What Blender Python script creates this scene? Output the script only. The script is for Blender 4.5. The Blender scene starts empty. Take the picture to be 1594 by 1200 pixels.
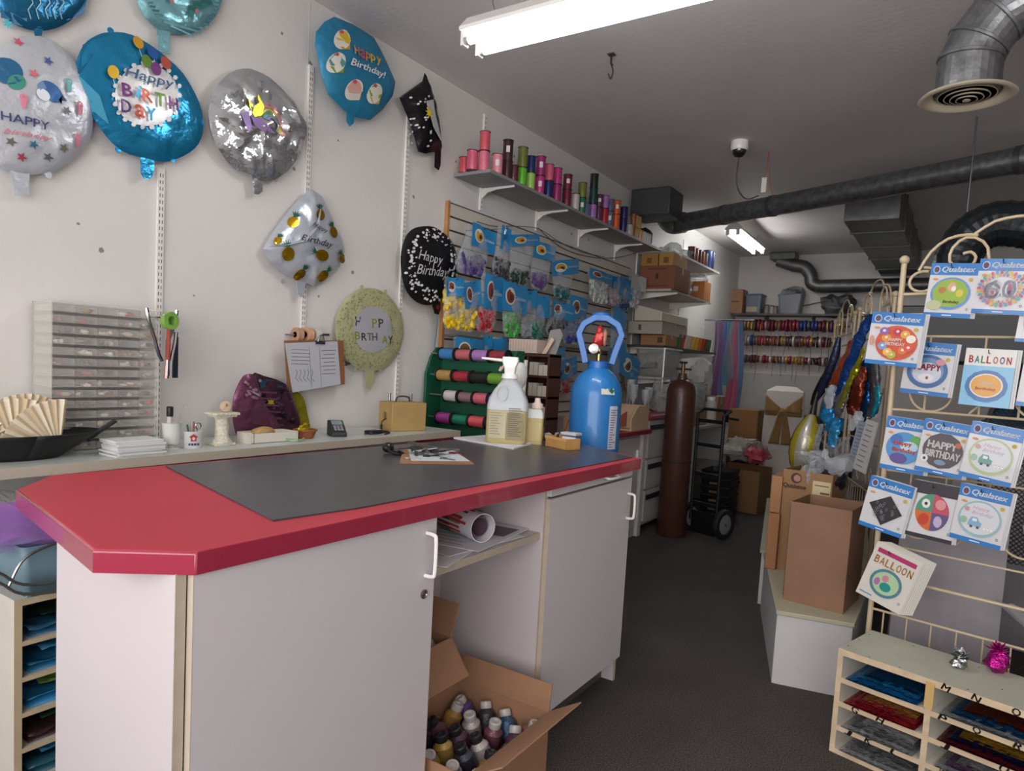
import bpy, math, random
from mathutils import Vector, Matrix, noise
S = bpy.context.scene
C = S.collection
D = bpy.data
V = Vector
R = random.Random(11)
PI = math.pi

# ---------------------------------------------------------------- camera
F_PX, CX, CY = 1064.2, 799.4, 646.0
ROLL, PITCH, YAW, EYE = .0566, -.0748, -.5742, V((0, 0, 1.35))
FW = V((math.sin(YAW) * math.cos(PITCH), math.cos(YAW) * math.cos(PITCH), math.sin(PITCH)))
_r = V((math.cos(YAW), -math.sin(YAW), 0)); _u = _r.cross(FW)
RT = _r * math.cos(ROLL) + _u * math.sin(ROLL)
UP = -_r * math.sin(ROLL) + _u * math.cos(ROLL)
cam = D.cameras.new('camera'); co = D.objects.new('camera', cam); C.objects.link(co)
cam.sensor_fit = 'HORIZONTAL'; cam.sensor_width = 36; cam.lens = 36 * F_PX / 1594
cam.shift_x = -(CX - 797) / 1594; cam.shift_y = (CY - 600) / 1594
cam.clip_start = .02; cam.clip_end = 60
co.matrix_world = Matrix(((RT.x, UP.x, -FW.x, EYE.x), (RT.y, UP.y, -FW.y, EYE.y), (RT.z, UP.z, -FW.z, EYE.z), (0, 0, 0, 1)))
S.camera = co

# ---------------------------------------------------------------- daylight and exposure
w = D.worlds.new('sky'); S.world = w; w.use_nodes = True
bg = w.node_tree.nodes['Background']
bg.inputs[0].default_value = (.95, .912, .918, 1); bg.inputs[1].default_value = 6.9
S.view_settings.view_transform = 'Standard'; S.view_settings.look = 'None'
S.view_settings.gamma = 1; S.view_settings.exposure = -.1; S.view_settings.use_curve_mapping = False
pl = D.lights.new('shopfront_daylight', 'AREA'); pl.shape = 'RECTANGLE'; pl.size = 4.3; pl.size_y = 2.1
pl.cycles.is_portal = True
po = D.objects.new('shopfront_daylight', pl); C.objects.link(po)
po.location = (.1, -1.72, 1.65); po.rotation_euler = (PI / 2, 0, 0)

# ---------------------------------------------------------------- geometry helpers
def ray(x, y): return FW + RT * ((x - CX) / F_PX) - UP * ((y - CY) / F_PX)
class Pl:
    """a real plane in the room: origin, two axes; px() reads where a sight line meets it"""
    def __init__(s, o, u, v=(0, 0, 1)):
        s.o = V(o); s.u = V(u).normalized(); s.v = V(v).normalized(); s.n = s.u.cross(s.v)
    def w(s, x, y):
        d = ray(x, y); return EYE + d * ((s.o - EYE).dot(s.n) / d.dot(s.n))
    def px(s, x, y):
        q = s.w(x, y) - s.o; return (q.dot(s.u), q.dot(s.v))
    def at(s, a, b, c=0): return s.o + s.u * a + s.v * b + s.n * c
    def off(s, c): return Pl(s.o + s.n * c, s.u, s.v)
def XP(x): return Pl((x, 0, 0), (0, 1, 0))
def YP(y): return Pl((0, y, 0), (1, 0, 0))
def ZP(z): return Pl((0, 0, z), (1, 0, 0), (0, 1, 0))
def srgb(h):
    if isinstance(h, str):
        h = [int(h[i:i + 2], 16) / 255 for i in (0, 2, 4)]
    return tuple(c / 12.92 if c < .04 else ((c + .055) / 1.055) ** 2.4 for c in h)
_M = {}
def mat(col, rough=.5, metal=0, alpha=1, emit=0, bump=0, bscale=60, var=0, vscale=8, sheen=0, trans=0, coat=0):
    key = (col, rough, metal, alpha, emit, bump, bscale, var, vscale, sheen, trans, coat)
    if key in _M: return _M[key]
    m = D.materials.new('m_%s' % str(col)[:12]); m.use_nodes = True; nt = m.node_tree; p = nt.nodes['Principled BSDF']
    c = srgb(col) + (1,)
    p.inputs['Base Color'].default_value = c; p.inputs['Roughness'].default_value = rough; p.inputs['Metallic'].default_value = metal
    p.inputs['Alpha'].default_value = alpha; p.inputs['Transmission Weight'].default_value = trans
    p.inputs['Sheen Weight'].default_value = sheen; p.inputs['Coat Weight'].default_value = coat
    if emit: p.inputs['Emission Color'].default_value = c; p.inputs['Emission Strength'].default_value = emit
    if bump or var:
        tc = nt.nodes.new('ShaderNodeTexCoord')
    if var:
        n = nt.nodes.new('ShaderNodeTexNoise'); n.inputs['Scale'].default_value = vscale; n.inputs['Detail'].default_value = 5
        nt.links.new(tc.outputs['Object'], n.inputs['Vector'])
        mr = nt.nodes.new('ShaderNodeMapRange'); mr.inputs[1].default_value = .3; mr.inputs[2].default_value = .7
        mr.inputs[3].default_value = 1 - var; mr.inputs[4].default_value = 1 + var
        nt.links.new(n.outputs[0], mr.inputs[0])
        mx = nt.nodes.new('ShaderNodeVectorMath'); mx.operation = 'SCALE'; mx.inputs[0].default_value = c[:3]
        nt.links.new(mr.outputs[0], mx.inputs['Scale']); nt.links.new(mx.outputs[0], p.inputs['Base Color'])
    if bump:
        n = nt.nodes.new('ShaderNodeTexNoise'); n.inputs['Scale'].default_value = bscale; n.inputs['Detail'].default_value = 3
        nt.links.new(tc.outputs['Object'], n.inputs['Vector'])
        b = nt.nodes.new('ShaderNodeBump'); b.inputs['Strength'].default_value = bump; b.inputs['Distance'].default_value = .01
        nt.links.new(n.outputs[0], b.inputs['Height']); nt.links.new(b.outputs[0], p.inputs['Normal'])
    _M[key] = m; return m
def film(col='e8eef0', a=.22, rough=.12):
    """clear plastic film: see-through with a glossy skin and fine wrinkles"""
    key = ('film', col, a, rough)
    if key in _M: return _M[key]
    m = D.materials.new('film'); m.use_nodes = True; nt = m.node_tree; nt.nodes.remove(nt.nodes['Principled BSDF'])
    out = nt.nodes['Material Output']; t = nt.nodes.new('ShaderNodeBsdfTransparent'); t.inputs[0].default_value = (.93, .95, .96, 1)
    g = nt.nodes.new('ShaderNodeBsdfPrincipled'); g.inputs['Base Color'].default_value = srgb(col) + (1,); g.inputs['Roughness'].default_value = rough
    g.inputs['Metallic'].default_value = 0; g.inputs['Specular IOR Level'].default_value = .9
    tc = nt.nodes.new('ShaderNodeTexCoord'); n = nt.nodes.new('ShaderNodeTexNoise'); n.inputs['Scale'].default_value = 28; n.inputs['Distortion'].default_value = 1.5
    nt.links.new(tc.outputs['Object'], n.inputs['Vector'])
    b = nt.nodes.new('ShaderNodeBump'); b.inputs['Strength'].default_value = .8; b.inputs['Distance'].default_value = .02
    nt.links.new(n.outputs[0], b.inputs['Height']); nt.links.new(b.outputs[0], g.inputs['Normal'])
    x = nt.nodes.new('ShaderNodeMixShader'); x.inputs[0].default_value = a
    nt.links.new(t.outputs[0], x.inputs[1]); nt.links.new(g.outputs[0], x.inputs[2]); nt.links.new(x.outputs[0], out.inputs['Surface'])
    _M[key] = m; return m
def wm(o):
    m = o.matrix_basis.copy()
    while o.parent: o = o.parent; m = o.matrix_basis @ m
    return m
class MB:
    def __init__(s): s.v = []; s.f = []; s.k = []; s.ms = []; s.T = Matrix()
    def mi(s, m):
        if m not in s.ms: s.ms.append(m)
        return s.ms.index(m)
    def add(s, vs, fs, m):
        n = len(s.v); k = s.mi(m); s.v += [s.T @ V(v) for v in vs]; s.f += [tuple(i + n for i in f) for f in fs]; s.k += [k] * len(fs); return s
    def box(s, a, b, m, rot=None, piv=None):
        """axis box from corner a to corner b"""
        x0, y0, z0 = a; x1, y1, z1 = b
        vs = [V((x, y, z)) for z in (z0, z1) for y in (y0, y1) for x in (x0, x1)]
        if rot is not None:
            c = V(piv) if piv is not None else (V(a) + V(b)) / 2
            vs = [rot @ (v - c) + c for v in vs]
        return s.add(vs, [(0, 2, 3, 1), (4, 5, 7, 6), (0, 1, 5, 4), (2, 6, 7, 3), (0, 4, 6, 2), (1, 3, 7, 5)], m)
    def lathe(s, prof, m, c=(0, 0, 0), ax=(0, 0, 1), seg=20, sx=1, sy=1):
        q = V((0, 0, 1)).rotation_difference(V(ax).normalized()); c = V(c); vs = []; fs = []
        for r, z in prof:
            for i in range(seg):
                t = 2 * PI * i / seg; vs.append(c + q @ V((r * sx * math.cos(t), r * sy * math.sin(t), z)))
        n = len(prof)
        for j in range(n - 1):
            for i in range(seg):
                k = (i + 1) % seg; fs.append((j * seg + i, j * seg + k, (j + 1) * seg + k, (j + 1) * seg + i))
        if prof[0][0] > 1e-5: fs.append(tuple(range(seg))[::-1])
        if prof[-1][0] > 1e-5: fs.append(tuple((n - 1) * seg + i for i in range(seg)))
        return s.add(vs, fs, m)
    def cyl(s, a, b, r, m, seg=14, r2=None):
        a, b = V(a), V(b); d = b - a
        return s.lathe([(r, 0), (r if r2 is None else r2, d.length)], m, a, d, seg)
    def tube(s, pts, r, m, seg=7, closed=False):
        P = [V(p) for p in pts]; n = len(P); vs = []; fs = []; ref = None
        for i, p in enumerate(P):
            a = P[(i - 1) % n] if (i or closed) else p; b = P[(i + 1) % n] if (i < n - 1 or closed) else p
            t = (b - a).normalized() if (b - a).length > 1e-7 else V((0, 0, 1))
            if ref is None: ref = t.orthogonal().normalized()
            ref = (ref - t * ref.dot(t)); ref = ref.normalized() if ref.length > 1e-6 else t.orthogonal().normalized()
            bi = t.cross(ref); rr = r[i] if isinstance(r, (list, tuple)) else r
            for k in range(seg):
                h = 2 * PI * k / seg; vs.append(p + (ref * math.cos(h) + bi * math.sin(h)) * rr)
        for i in range(n if closed else n - 1):
            j = (i + 1) % n
            for k in range(seg):
                l = (k + 1) % seg; fs.append((i * seg + k, i * seg + l, j * seg + l, j * seg + k))
        if not closed: fs += [tuple(range(seg))[::-1], tuple((n - 1) * seg + k for k in range(seg))]
        return s.add(vs, fs, m)
    def prism(s, pts, d, m):
        """closed outline (3-D points) pushed along vector d"""
        P = [V(p) for p in pts]; d = V(d); n = len(P)
        return s.add(P + [p + d for p in P], [tuple(range(n))[::-1], tuple(range(n, 2 * n))] + [(i, (i + 1) % n, n + (i + 1) % n, n + i) for i in range(n)], m)
    def blob(s, c, r, m, seg=10, rings=6, wob=0, q=None, seed=0):
        """lumpy ellipsoid; r may be a triple"""
        c = V(c); r = V((r, r, r)) if not hasattr(r, '__len__') else V(r); vs = []; fs = []
        for j in range(rings + 1):
            ph = PI * j / rings
            for i in range(seg):
                t = 2 * PI * i / seg; n = V((math.sin(ph) * math.cos(t), math.sin(ph) * math.sin(t), math.cos(ph)))
                k = 1 + (wob * noise.noise(n * 1.7 + V((seed, seed * .7, 3))) if wob else 0)
                p = V((n.x * r.x, n.y * r.y, n.z * r.z)) * k; vs.append(c + (q @ p if q else p))
        for j in range(rings):
            for i in range(seg):
                k = (i + 1) % seg; fs.append((j * seg + i, (j + 1) * seg + i, (j + 1) * seg + k, j * seg + k))
        return s.add(vs, fs, m)
    def grid(s, fn, nu, nv, m, th=0):
        """surface fn(u,v) for u,v in 0..1, optionally thickened downwards along th vector"""
        vs = [V(fn(i / nu, j / nv)) for j in range(nv + 1) for i in range(nu + 1)]
        fs = [(j * (nu + 1) + i, j * (nu + 1) + i + 1, (j + 1) * (nu + 1) + i + 1, (j + 1) * (nu + 1) + i) for j in range(nv) for i in range(nu)]
        return s.add(vs, fs, m)
    def build(s, name, par=None, world=False, loc=None, bev=0, ang=38, base=True, solid=0):
        me = D.meshes.new(name); vs = s.v
        if par is None and loc is None:
            lo = V([min(v[i] for v in vs) for i in range(3)]); hi = V([max(v[i] for v in vs) for i in range(3)])
            loc = V(((lo.x + hi.x) / 2, (lo.y + hi.y) / 2, lo.z)); vs = [v - loc for v in vs]
        elif par is not None and world:
            iv = wm(par).inverted(); vs = [iv @ v for v in vs]
        me.from_pydata([tuple(v) for v in vs], [], s.f)
        for m in s.ms: me.materials.append(m)
        me.polygons.foreach_set('material_index', s.k); me.polygons.foreach_set('use_smooth', [True] * len(s.f))
        me.update(); me.set_sharp_from_angle(angle=math.radians(ang))
        o = D.objects.new(name, me); C.objects.link(o)
        if loc is not None: o.location = loc
        if par is not None: o.parent = par
        if bev:
            b = o.modifiers.new('b', 'BEVEL'); b.width = bev; b.segments = 2; b.limit_method = 'ANGLE'; b.angle_limit = math.radians(50)
        if solid:
            b = o.modifiers.new('s', 'SOLIDIFY'); b.thickness = solid; b.offset = 0
        return o
def tag(o, label, cat, group=None, kind=None):
    o['label'] = label; o['category'] = cat
    if group: o['group'] = group
    if kind: o['kind'] = kind
    return o
def thing(name, label, cat, loc=(0, 0, 0), rz=0, group=None):
    o = D.objects.new(name, None); C.objects.link(o); o.empty_display_size = .05
    o.location = V(loc); o.rotation_euler = (0, 0, rz); return tag(o, label, cat, group)
def struct(o): o['kind'] = 'structure'; return o
def rot(ax, a): return Matrix.Rotation(a, 3, ax)
def kids(o): return [c for c in C.objects if c.parent is o]
def copy_tree(o, kid_map, label, loc, rz=0, group=None):
    r = o.copy(); C.objects.link(r); r.location = loc; r.rotation_euler = (0, 0, rz); r['label'] = label
    if group: r['group'] = group
    for ch in kid_map:
        c = ch.copy(); C.objects.link(c); c.parent = r
    return r
# ---------------------------------------------------------------- flat artwork (lettering, printed shapes)
_T = {}
def glyphs(t, bold=0, shear=0):
    k = (t, bold, shear)
    if k in _T: return _T[k]
    cu = D.curves.new('t', 'FONT'); cu.body = t; cu.size = 1; cu.resolution_u = 2; cu.shear = shear
    ob = D.objects.new('t', cu); me = D.meshes.new_from_object(ob)
    vs = [(v.co.x, v.co.y) for v in me.vertices]; fs = [tuple(p.vertices) for p in me.polygons]
    D.objects.remove(ob); D.curves.remove(cu); D.meshes.remove(me)
    if bold:                                                   # a heavier face: the letters again, nudged each way
        n = len(vs); base_v, base_f = vs, fs; vs = []; fs = []
        for j, (dx, dy) in enumerate(((-1, 0), (1, 0), (0, -.7), (0, .7))):
            vs += [(x + dx * bold, y + dy * bold) for x, y in base_v]; fs += [tuple(i + j * n for i in f) for f in base_f]
    x0 = min(v[0] for v in vs); x1 = max(v[0] for v in vs); y0 = min(v[1] for v in vs); y1 = max(v[1] for v in vs)
    vs = [(x - (x0 + x1) / 2, y - (y0 + y1) / 2) for x, y in vs]
    _T[k] = (vs, fs, x1 - x0, y1 - y0); return _T[k]
class Art:
    """2-D artwork in layers; emit() lays it on a surface fn(a, b, lift) -> point"""
    def __init__(s): s.L = []
    def poly(s, pts, m): s.L.append(([tuple(p) for p in pts], [tuple(range(len(pts)))], m)); return s
    def rect(s, x0, y0, x1, y1, m, n=1):
        vs = [(x0 + (x1 - x0) * i / n, y) for y in (y0, y1) for i in range(n + 1)]
        s.L.append((vs, [(i, i + 1, n + 2 + i, n + 1 + i) for i in range(n)], m)); return s
    def ell(s, x, y, rx, ry, m, n=20, a=0, wob=0, k=0):
        P = []; ca, sa = math.cos(a), math.sin(a)
        for i in range(n):
            t = 2 * PI * i / n; q = 1 + wob * math.sin(k * t)
            px, py = rx * q * math.cos(t), ry * q * math.sin(t); P.append((x + px * ca - py * sa, y + px * sa + py * ca))
        s.L.append((P + [(x, y)], [(i, (i + 1) % n, n) for i in range(n)], m)); return s
    def ring(s, x, y, rx, ry, wd, m, n=28, t0=0, t1=2 * PI):
        vs = []; c = t1 - t0 > 6.28; k = n if c else n + 1
        for i in range(k):
            t = t0 + (t1 - t0) * i / n; vs += [(x + rx * math.cos(t), y + ry * math.sin(t)), (x + (rx - wd) * math.cos(t), y + (ry - wd) * math.sin(t))]
        s.L.append((vs, [(2 * i, 2 * ((i + 1) % k), 2 * ((i + 1) % k) + 1, 2 * i + 1) for i in range(n)], m)); return s
    def star(s, x, y, r, m, n=5, a=0, q=.42):
        P = [(x + (r if i % 2 == 0 else r * q) * math.sin(a + PI * i / n), y + (r if i % 2 == 0 else r * q) * math.cos(a + PI * i / n)) for i in range(2 * n)]
        s.L.append((P + [(x, y)], [((i + 1) % (2 * n), i, 2 * n) for i in range(2 * n)], m)); return s
    def line(s, pts, wd, m):
        for (x0, y0), (x1, y1) in zip(pts, pts[1:]):
            d = math.hypot(x1 - x0, y1 - y0) or 1; nx, ny = -(y1 - y0) / d * wd / 2, (x1 - x0) / d * wd / 2
            s.L.append(([(x0 - nx, y0 - ny), (x1 - nx, y1 - ny), (x1 + nx, y1 + ny), (x0 + nx, y0 + ny)], [(0, 1, 2, 3)], m))
        return s
    def text(s, t, x, y, wd, m, h=None, bold=0, shear=0, a=0, arc=0):
        vs, fs, tw, th = glyphs(t, bold, shear); sx = wd / tw; sy = h / th if h else sx; ca, sa = math.cos(a), math.sin(a); P = []
        for px, py in vs:
            px *= sx; py *= sy
            if arc: py -= arc * (px / wd) ** 2
            P.append((x + px * ca - py * sa, y + px * sa + py * ca))
        s.L.append((P, fs, m)); return s
    def emit(s, mb, fn, step=.0007, start=.0012):
        if not s.L: return mb
        X = [p[0] for l in s.L for p in l[0]]; Y = [p[1] for l in s.L for p in l[0]]; big = max(max(X) - min(X), max(Y) - min(Y)) * .035; lv = 0; was = False
        for vs, fs, m in s.L:
            x = [p[0] for p in vs]; y = [p[1] for p in vs]; tiny = max(max(x) - min(x), max(y) - min(y)) < big
            if not (tiny and was): lv += 1
            was = tiny; mb.add([fn(a, b, start + step * .6 * min(lv, 40)) for a, b in vs], fs, m)
        return mb
def lum(pl): return lambda a, b, c: pl.at(a, b, c)
# ---------------------------------------------------------------- the room
WX, BY, CZ, RX, FY = -2.75, 9.9, 3.03, 2.3, -1.7
M_wall = D.materials.new('painted_plaster'); M_wall.use_nodes = True
def wall_nodes(m, col, marks):
    nt = m.node_tree; p = nt.nodes['Principled BSDF']; p.inputs['Roughness'].default_value = .6
    tc = nt.nodes.new('ShaderNodeTexCoord'); n = nt.nodes.new('ShaderNodeTexNoise'); n.inputs['Scale'].default_value = 1.6; n.inputs['Detail'].default_value = 6
    nt.links.new(tc.outputs['Object'], n.inputs['Vector'])
    r = nt.nodes.new('ShaderNodeValToRGB'); c = srgb(col)
    r.color_ramp.elements[0].color = tuple(x * .93 for x in c) + (1,); r.color_ramp.elements[1].color = c + (1,)
    r.color_ramp.elements[0].position = .3; r.color_ramp.elements[1].position = .6
    nt.links.new(n.outputs[0], r.inputs[0])
    v = nt.nodes.new('ShaderNodeTexVoronoi'); v.inputs['Scale'].default_value = 4.6; v.inputs['Randomness'].default_value = 1
    nt.links.new(tc.outputs['Object'], v.inputs['Vector'])
    lt = nt.nodes.new('ShaderNodeMath'); lt.operation = 'LESS_THAN'; lt.inputs[1].default_value = marks
    n3 = nt.nodes.new('ShaderNodeTexNoise'); n3.inputs['Scale'].default_value = 60
    nt.links.new(tc.outputs['Object'], n3.inputs['Vector'])
    ad = nt.nodes.new('ShaderNodeMath'); ad.operation = 'MULTIPLY_ADD'; ad.inputs[1].default_value = .05; nt.links.new(n3.outputs[0], ad.inputs[0]); nt.links.new(v.outputs['Distance'], ad.inputs[2])
    nt.links.new(ad.outputs[0], lt.inputs[0])
    mx = nt.nodes.new('ShaderNodeMix'); mx.data_type = 'RGBA'; nt.links.new(lt.outputs[0], mx.inputs[0]); nt.links.new(r.outputs[0], mx.inputs[6])
    mx.inputs[7].default_value = srgb('8a8478') + (1,); nt.links.new(mx.outputs[2], p.inputs['Base Color'])
    b = nt.nodes.new('ShaderNodeBump'); b.inputs['Strength'].default_value = .12; b.inputs['Distance'].default_value = .01
    n2 = nt.nodes.new('ShaderNodeTexNoise'); n2.inputs['Scale'].default_value = 30; nt.links.new(tc.outputs['Object'], n2.inputs['Vector'])
    nt.links.new(n2.outputs[0], b.inputs['Height']); nt.links.new(b.outputs[0], p.inputs['Normal'])
wall_nodes(M_wall, 'dcdad6', .078)
M_ceil = D.materials.new('ceiling_paint'); M_ceil.use_nodes = True; wall_nodes(M_ceil, 'dcd7d5', .012)
M_backw = D.materials.new('back_wall_paint'); M_backw.use_nodes = True; wall_nodes(M_backw, 'd6d2ce', .012)
M_carpet = D.materials.new('charcoal_carpet'); M_carpet.use_nodes = True
def carpet():
    nt = M_carpet.node_tree; p = nt.nodes['Principled BSDF']; p.inputs['Roughness'].default_value = .95
    tc = nt.nodes.new('ShaderNodeTexCoord'); n = nt.nodes.new('ShaderNodeTexNoise'); n.inputs['Scale'].default_value = 190; n.inputs['Detail'].default_value = 4
    n2 = nt.nodes.new('ShaderNodeTexNoise'); n2.inputs['Scale'].default_value = 3
    for k in (n, n2): nt.links.new(tc.outputs['Object'], k.inputs['Vector'])
    r = nt.nodes.new('ShaderNodeValToRGB'); r.color_ramp.elements[0].color = srgb('2e2a28') + (1,); r.color_ramp.elements[1].color = srgb('6c6560') + (1,)
    r.color_ramp.elements[0].position = .38; r.color_ramp.elements[1].position = .66
    nt.links.new(n.outputs[0], r.inputs[0])
    mx = nt.nodes.new('ShaderNodeMix'); mx.data_type = 'RGBA'; mx.blend_type = 'MULTIPLY'; mx.inputs[0].default_value = .5
    nt.links.new(r.outputs[0], mx.inputs[6]); nt.links.new(n2.outputs[0], mx.inputs[7]); nt.links.new(mx.outputs[2], p.inputs['Base Color'])
    b = nt.nodes.new('ShaderNodeBump'); b.inputs['Strength'].default_value = .7; b.inputs['Distance'].default_value = .01
    nt.links.new(n.outputs[0], b.inputs['Height']); nt.links.new(b.outputs[0], p.inputs['Normal'])
carpet()
struct(MB().box((WX - .1, FY - .1, -.1), (RX + .1, BY + .1, 0), M_carpet).build('floor'))
struct(MB().box((WX - .1, FY - .1, CZ), (RX + .1, BY + .1, CZ + .1), M_ceil).build('ceiling'))
o = MB().box((WX - .1, FY - .1, 0), (WX, BY + .1, CZ), M_wall)
ya = XP(WX).px(480, 110)[0]
o.box((WX - .001, ya - .004, .05), (WX + .0012, ya, CZ - .02), mat('c9c6c2'))   # a joint in the wall boards
struct(o.build('wall_left'))
struct(MB().box((WX, BY, 0), (RX, BY + .1, CZ), M_backw).build('wall_back'))
struct(MB().box((RX, FY - .1, 0), (RX + .1, BY + .1, CZ), M_backw).build('wall_right'))
fw = MB()
fw.box((WX, FY - .1, 0), (RX, FY, .6), M_wall); fw.box((WX, FY - .1, 2.72), (RX, FY, CZ), M_wall)
fw.box((WX, FY - .1, .6), (-2.1, FY, 2.72), M_wall); fw.box((2.28, FY - .1, .6), (RX, FY, 2.72), M_wall)
struct(fw.build('wall_front'))
wn = MB(); fr = mat('8f9092', .4, .7)
for x in (-2.1, -.65, .8, 2.23): wn.box((x, FY - .08, .6), (x + .05, FY - .02, 2.72), fr)
for z in (.6, 2.67): wn.box((-2.1, FY - .08, z), (2.28, FY - .02, z + .05), fr)
struct(wn.build('window_1'))
struct(MB().box((WX, FY, 0), (WX + .012, BY, .09), mat('cfc9bf')).build('baseboard_left'))
struct(MB().box((WX + .012, BY - .012, 0), (RX, BY, .09), mat('b5b0a8')).build('baseboard_back'))

# ---------------------------------------------------------------- ceiling: strip lights, vent, ducts
M_white = mat('e9e7e2', .4); M_enam = mat('f2f0ec', .3, coat=.3)
M_galv = mat('8b8e90', .34, .85, bump=.25, bscale=26, var=.28, vscale=22); M_galvd = mat('6f7070', .42, .8, bump=.15, bscale=20, var=.2, vscale=10)
M_tube = mat('ffffff', .3, emit=32)
def strip_light(c, d, ln, label, tb=2):
    d = V(d).normalized(); s = V((0, 0, 1)).cross(d); c = V(c)
    t = thing('strip_light', label, 'ceiling light', c)
    T = Matrix.Translation(c) @ Matrix(((d.x, s.x, 0, 0), (d.y, s.y, 0, 0), (0, 0, 1, 0), (0, 0, 0, 1)))
    b = MB(); b.T = T; h = ln / 2
    b.prism([(-h, -.035, .09), (-h, -.085, .035), (-h, -.085, .02), (-h, .085, .02), (-h, .085, .035), (-h, .035, .09)], (ln, 0, 0), M_enam)
    b.build('housing', t, True, bev=.002)
    for k in range(tb):
        y = -.052 + .104 * k if tb == 2 else 0
        u = MB(); u.T = T; u.cyl((-h + .03, y, -.012), (h - .03, y, -.012), .0175, M_tube, 12); u.build('fluorescent_tube', t, True)
        for e in (-1, 1):
            u = MB(); u.T = T; u.box((e * h - .014 * (e > 0) - .0, y - .018, -.035), (e * h + .014 * (e < 0), y + .018, .022), M_enam)
            u.cyl((e * (h - .014), y, -.012), (e * (h - .034), y, -.012), .019, mat('c9c9c9', .4, .6), 12); u.build('tube_holder', t, True)
    for e in (-1, 1):
        u = MB(); u.T = T; x = e * h * .82; up = CZ - c.z
        pts = [(x + .006 * math.sin(i * 2), .006 * math.cos(i * 2), .085 + (up - .085) * i / 9) for i in range(10)]
        u.tube(pts, .0022, mat('7d7d7d', .4, .8), 5); u.build('hanging_chain', t, True)
    return t
p0 = ZP(2.68).w(724, 62); p1 = ZP(2.68).w(946, -6)
dd = (p1 - p0).normalized(); dd = V((1, .0, 0))
strip_light(p0 + dd * .61 + V((0, .04, 0)), dd, 1.22, 'near strip light with two lit tubes hung on chains')
q0 = ZP(2.86).w(1130, 352); q1 = ZP(2.86).w(1188, 397)
strip_light((q0 + q1) / 2 , (q1 - q0), 1.22, 'far lit strip light hanging beyond the round duct')

def bellows(path, r, rings, m, seg=22):
    pts = []; rr = []; P = [V(p) for p in path]
    return MB().tube(P, r, m, seg)
def arc_pts(pts, n=8):
    """smooth curve through points (Catmull-Rom)"""
    P = [V(p) for p in pts]; P = [P[0] * 2 - P[1]] + P + [P[-1] * 2 - P[-2]]; out = []
    for i in range(1, len(P) - 2):
        a, b, c, d = P[i - 1:i + 3]
        for k in range(n):
            t = k / n; out.append(.5 * ((2 * b) + (c - a) * t + (2 * a - 5 * b + 4 * c - d) * t * t + (3 * b - a - 3 * c + d) * t ** 3))
    out.append(P[-2]); return out
# round diffuser with its elbow of sheet metal
vc = ZP(2.5).w(1505, 150); t = thing('air_vent', 'round cream ceiling vent on a galvanised metal elbow', 'air vent', (vc.x, vc.y, 2.49))
cream = mat('d8cbb4', .45)
b = MB(); b.lathe([(.115, .03), (.16, .012), (.168, .004), (.16, 0), (.14, .002), (.118, .02), (.115, .03)], cream, seg=40); b.build('flange', t)
for i, (r, z) in enumerate(((.098, .012), (.076, .006), (.055, 0), (.034, -.005), (.014, -.008))):
    b = MB(); b.lathe([(r, z), (r + .004, z), (r - .012, z + .03), (r - .016, z + .03), (r, z)] if r > .02 else [(0, z), (r, z), (0.004, z + .03), (0, z + .03)], cream, seg=32); b.build('louvre_ring', t)
b = MB(); b.lathe([(.112, .045), (.0, .046)], mat('141312', .9), seg=24); b.build('throat', t)
b = MB(); g = [(0, 0, .03), (0, 0, .13)]; x = V((.55, .02, 0))
def elbow_seg(m, a, b_, r, mat_):
    return m
pts = [V((0, 0, .02)), V((0, 0, .15)), V((.02, 0, .21)), V((.075, 0, .29)), V((.15, 0, .335)), V((.25, 0, .355)), V((1.2, .02, .37))]
b.tube(pts, .112, M_galv, 28); b.build('duct_elbow', t, ang=12)
for i in (1, 2, 3, 4, 5):
    d = (pts[min(i + 1, 6)] - pts[i - 1]).normalized()
    b = MB(); b.lathe([(.112, -.008), (.117, -.005), (.117, .005), (.112, .008)], M_galv, pts[i], d, 28); b.build('duct_seam', t)
# long round duct crossing the ceiling
a0 = ZP(2.82).w(1098, 340); a1 = ZP(2.82).w(1600, 247)
rd = .5 * 29 / F_PX * (a0 - EYE).length
dv = (a1 - a0).normalized(); wl = a0 - dv * ((a0.x - WX - .16) / dv.x)
t = thing('round_duct', 'long galvanised round duct running across the ceiling', 'duct', (a0.x, a0.y, 2.82 - .1))
b = MB(); b.tube([wl + dv * .1, a1 + dv * .9], .085, M_galv, 24); b.build('pipe', t, True)
for px in (1128, 1203, 1589):
    q = ZP(2.82).w(px, 340 - (px - 1098) * .185); k = a0 + dv * (q - a0).dot(dv)
    b = MB(); b.lathe([(.086, -.02), (.09, -.018), (.09, .018), (.086, .02)], M_galvd, k, dv, 24); b.build('duct_joint', t, True)
q = wl + dv * .1
b = MB(); b.tube(arc_pts([q + dv * .12, q + V((-.02, -.03, .0)), q + V((-.02, -.2, .03)), q + V((.02, -.34, .08))]), .1, M_galvd, 20); b.build('bend', t, True)
b = MB(); b.box((WX + .04, q.y - .62, 2.78), (WX + .42, q.y - .28, CZ - .005), mat('4a4b4c', .5, .4, bump=.2)); b.build('plenum_box', t, True, bev=.01)
# square trunk duct
d0 = ZP(2.72).w(1313, 345); d1 = ZP(2.72).w(1392, 333); 
t = thing('trunk_duct', 'big square dark metal trunk duct hanging below the ceiling', 'duct', ((d0.x + d1.x) / 2, d0.y, 2.72))
b = MB(); b.box((d0.x, d0.y, 2.72), (d0.x + .42, 9.88, CZ - .005), M_galvd)
b.build('casing', t, True, bev=.004)
for k in range(5):
    y = d0.y + .5 + k * .75
    b = MB(); b.box((d0.x - .012, y, 2.708), (d0.x + .432, y + .025, CZ - .004), mat('5a5b5b', .5, .8)); b.build('duct_flange', t, True)
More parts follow.
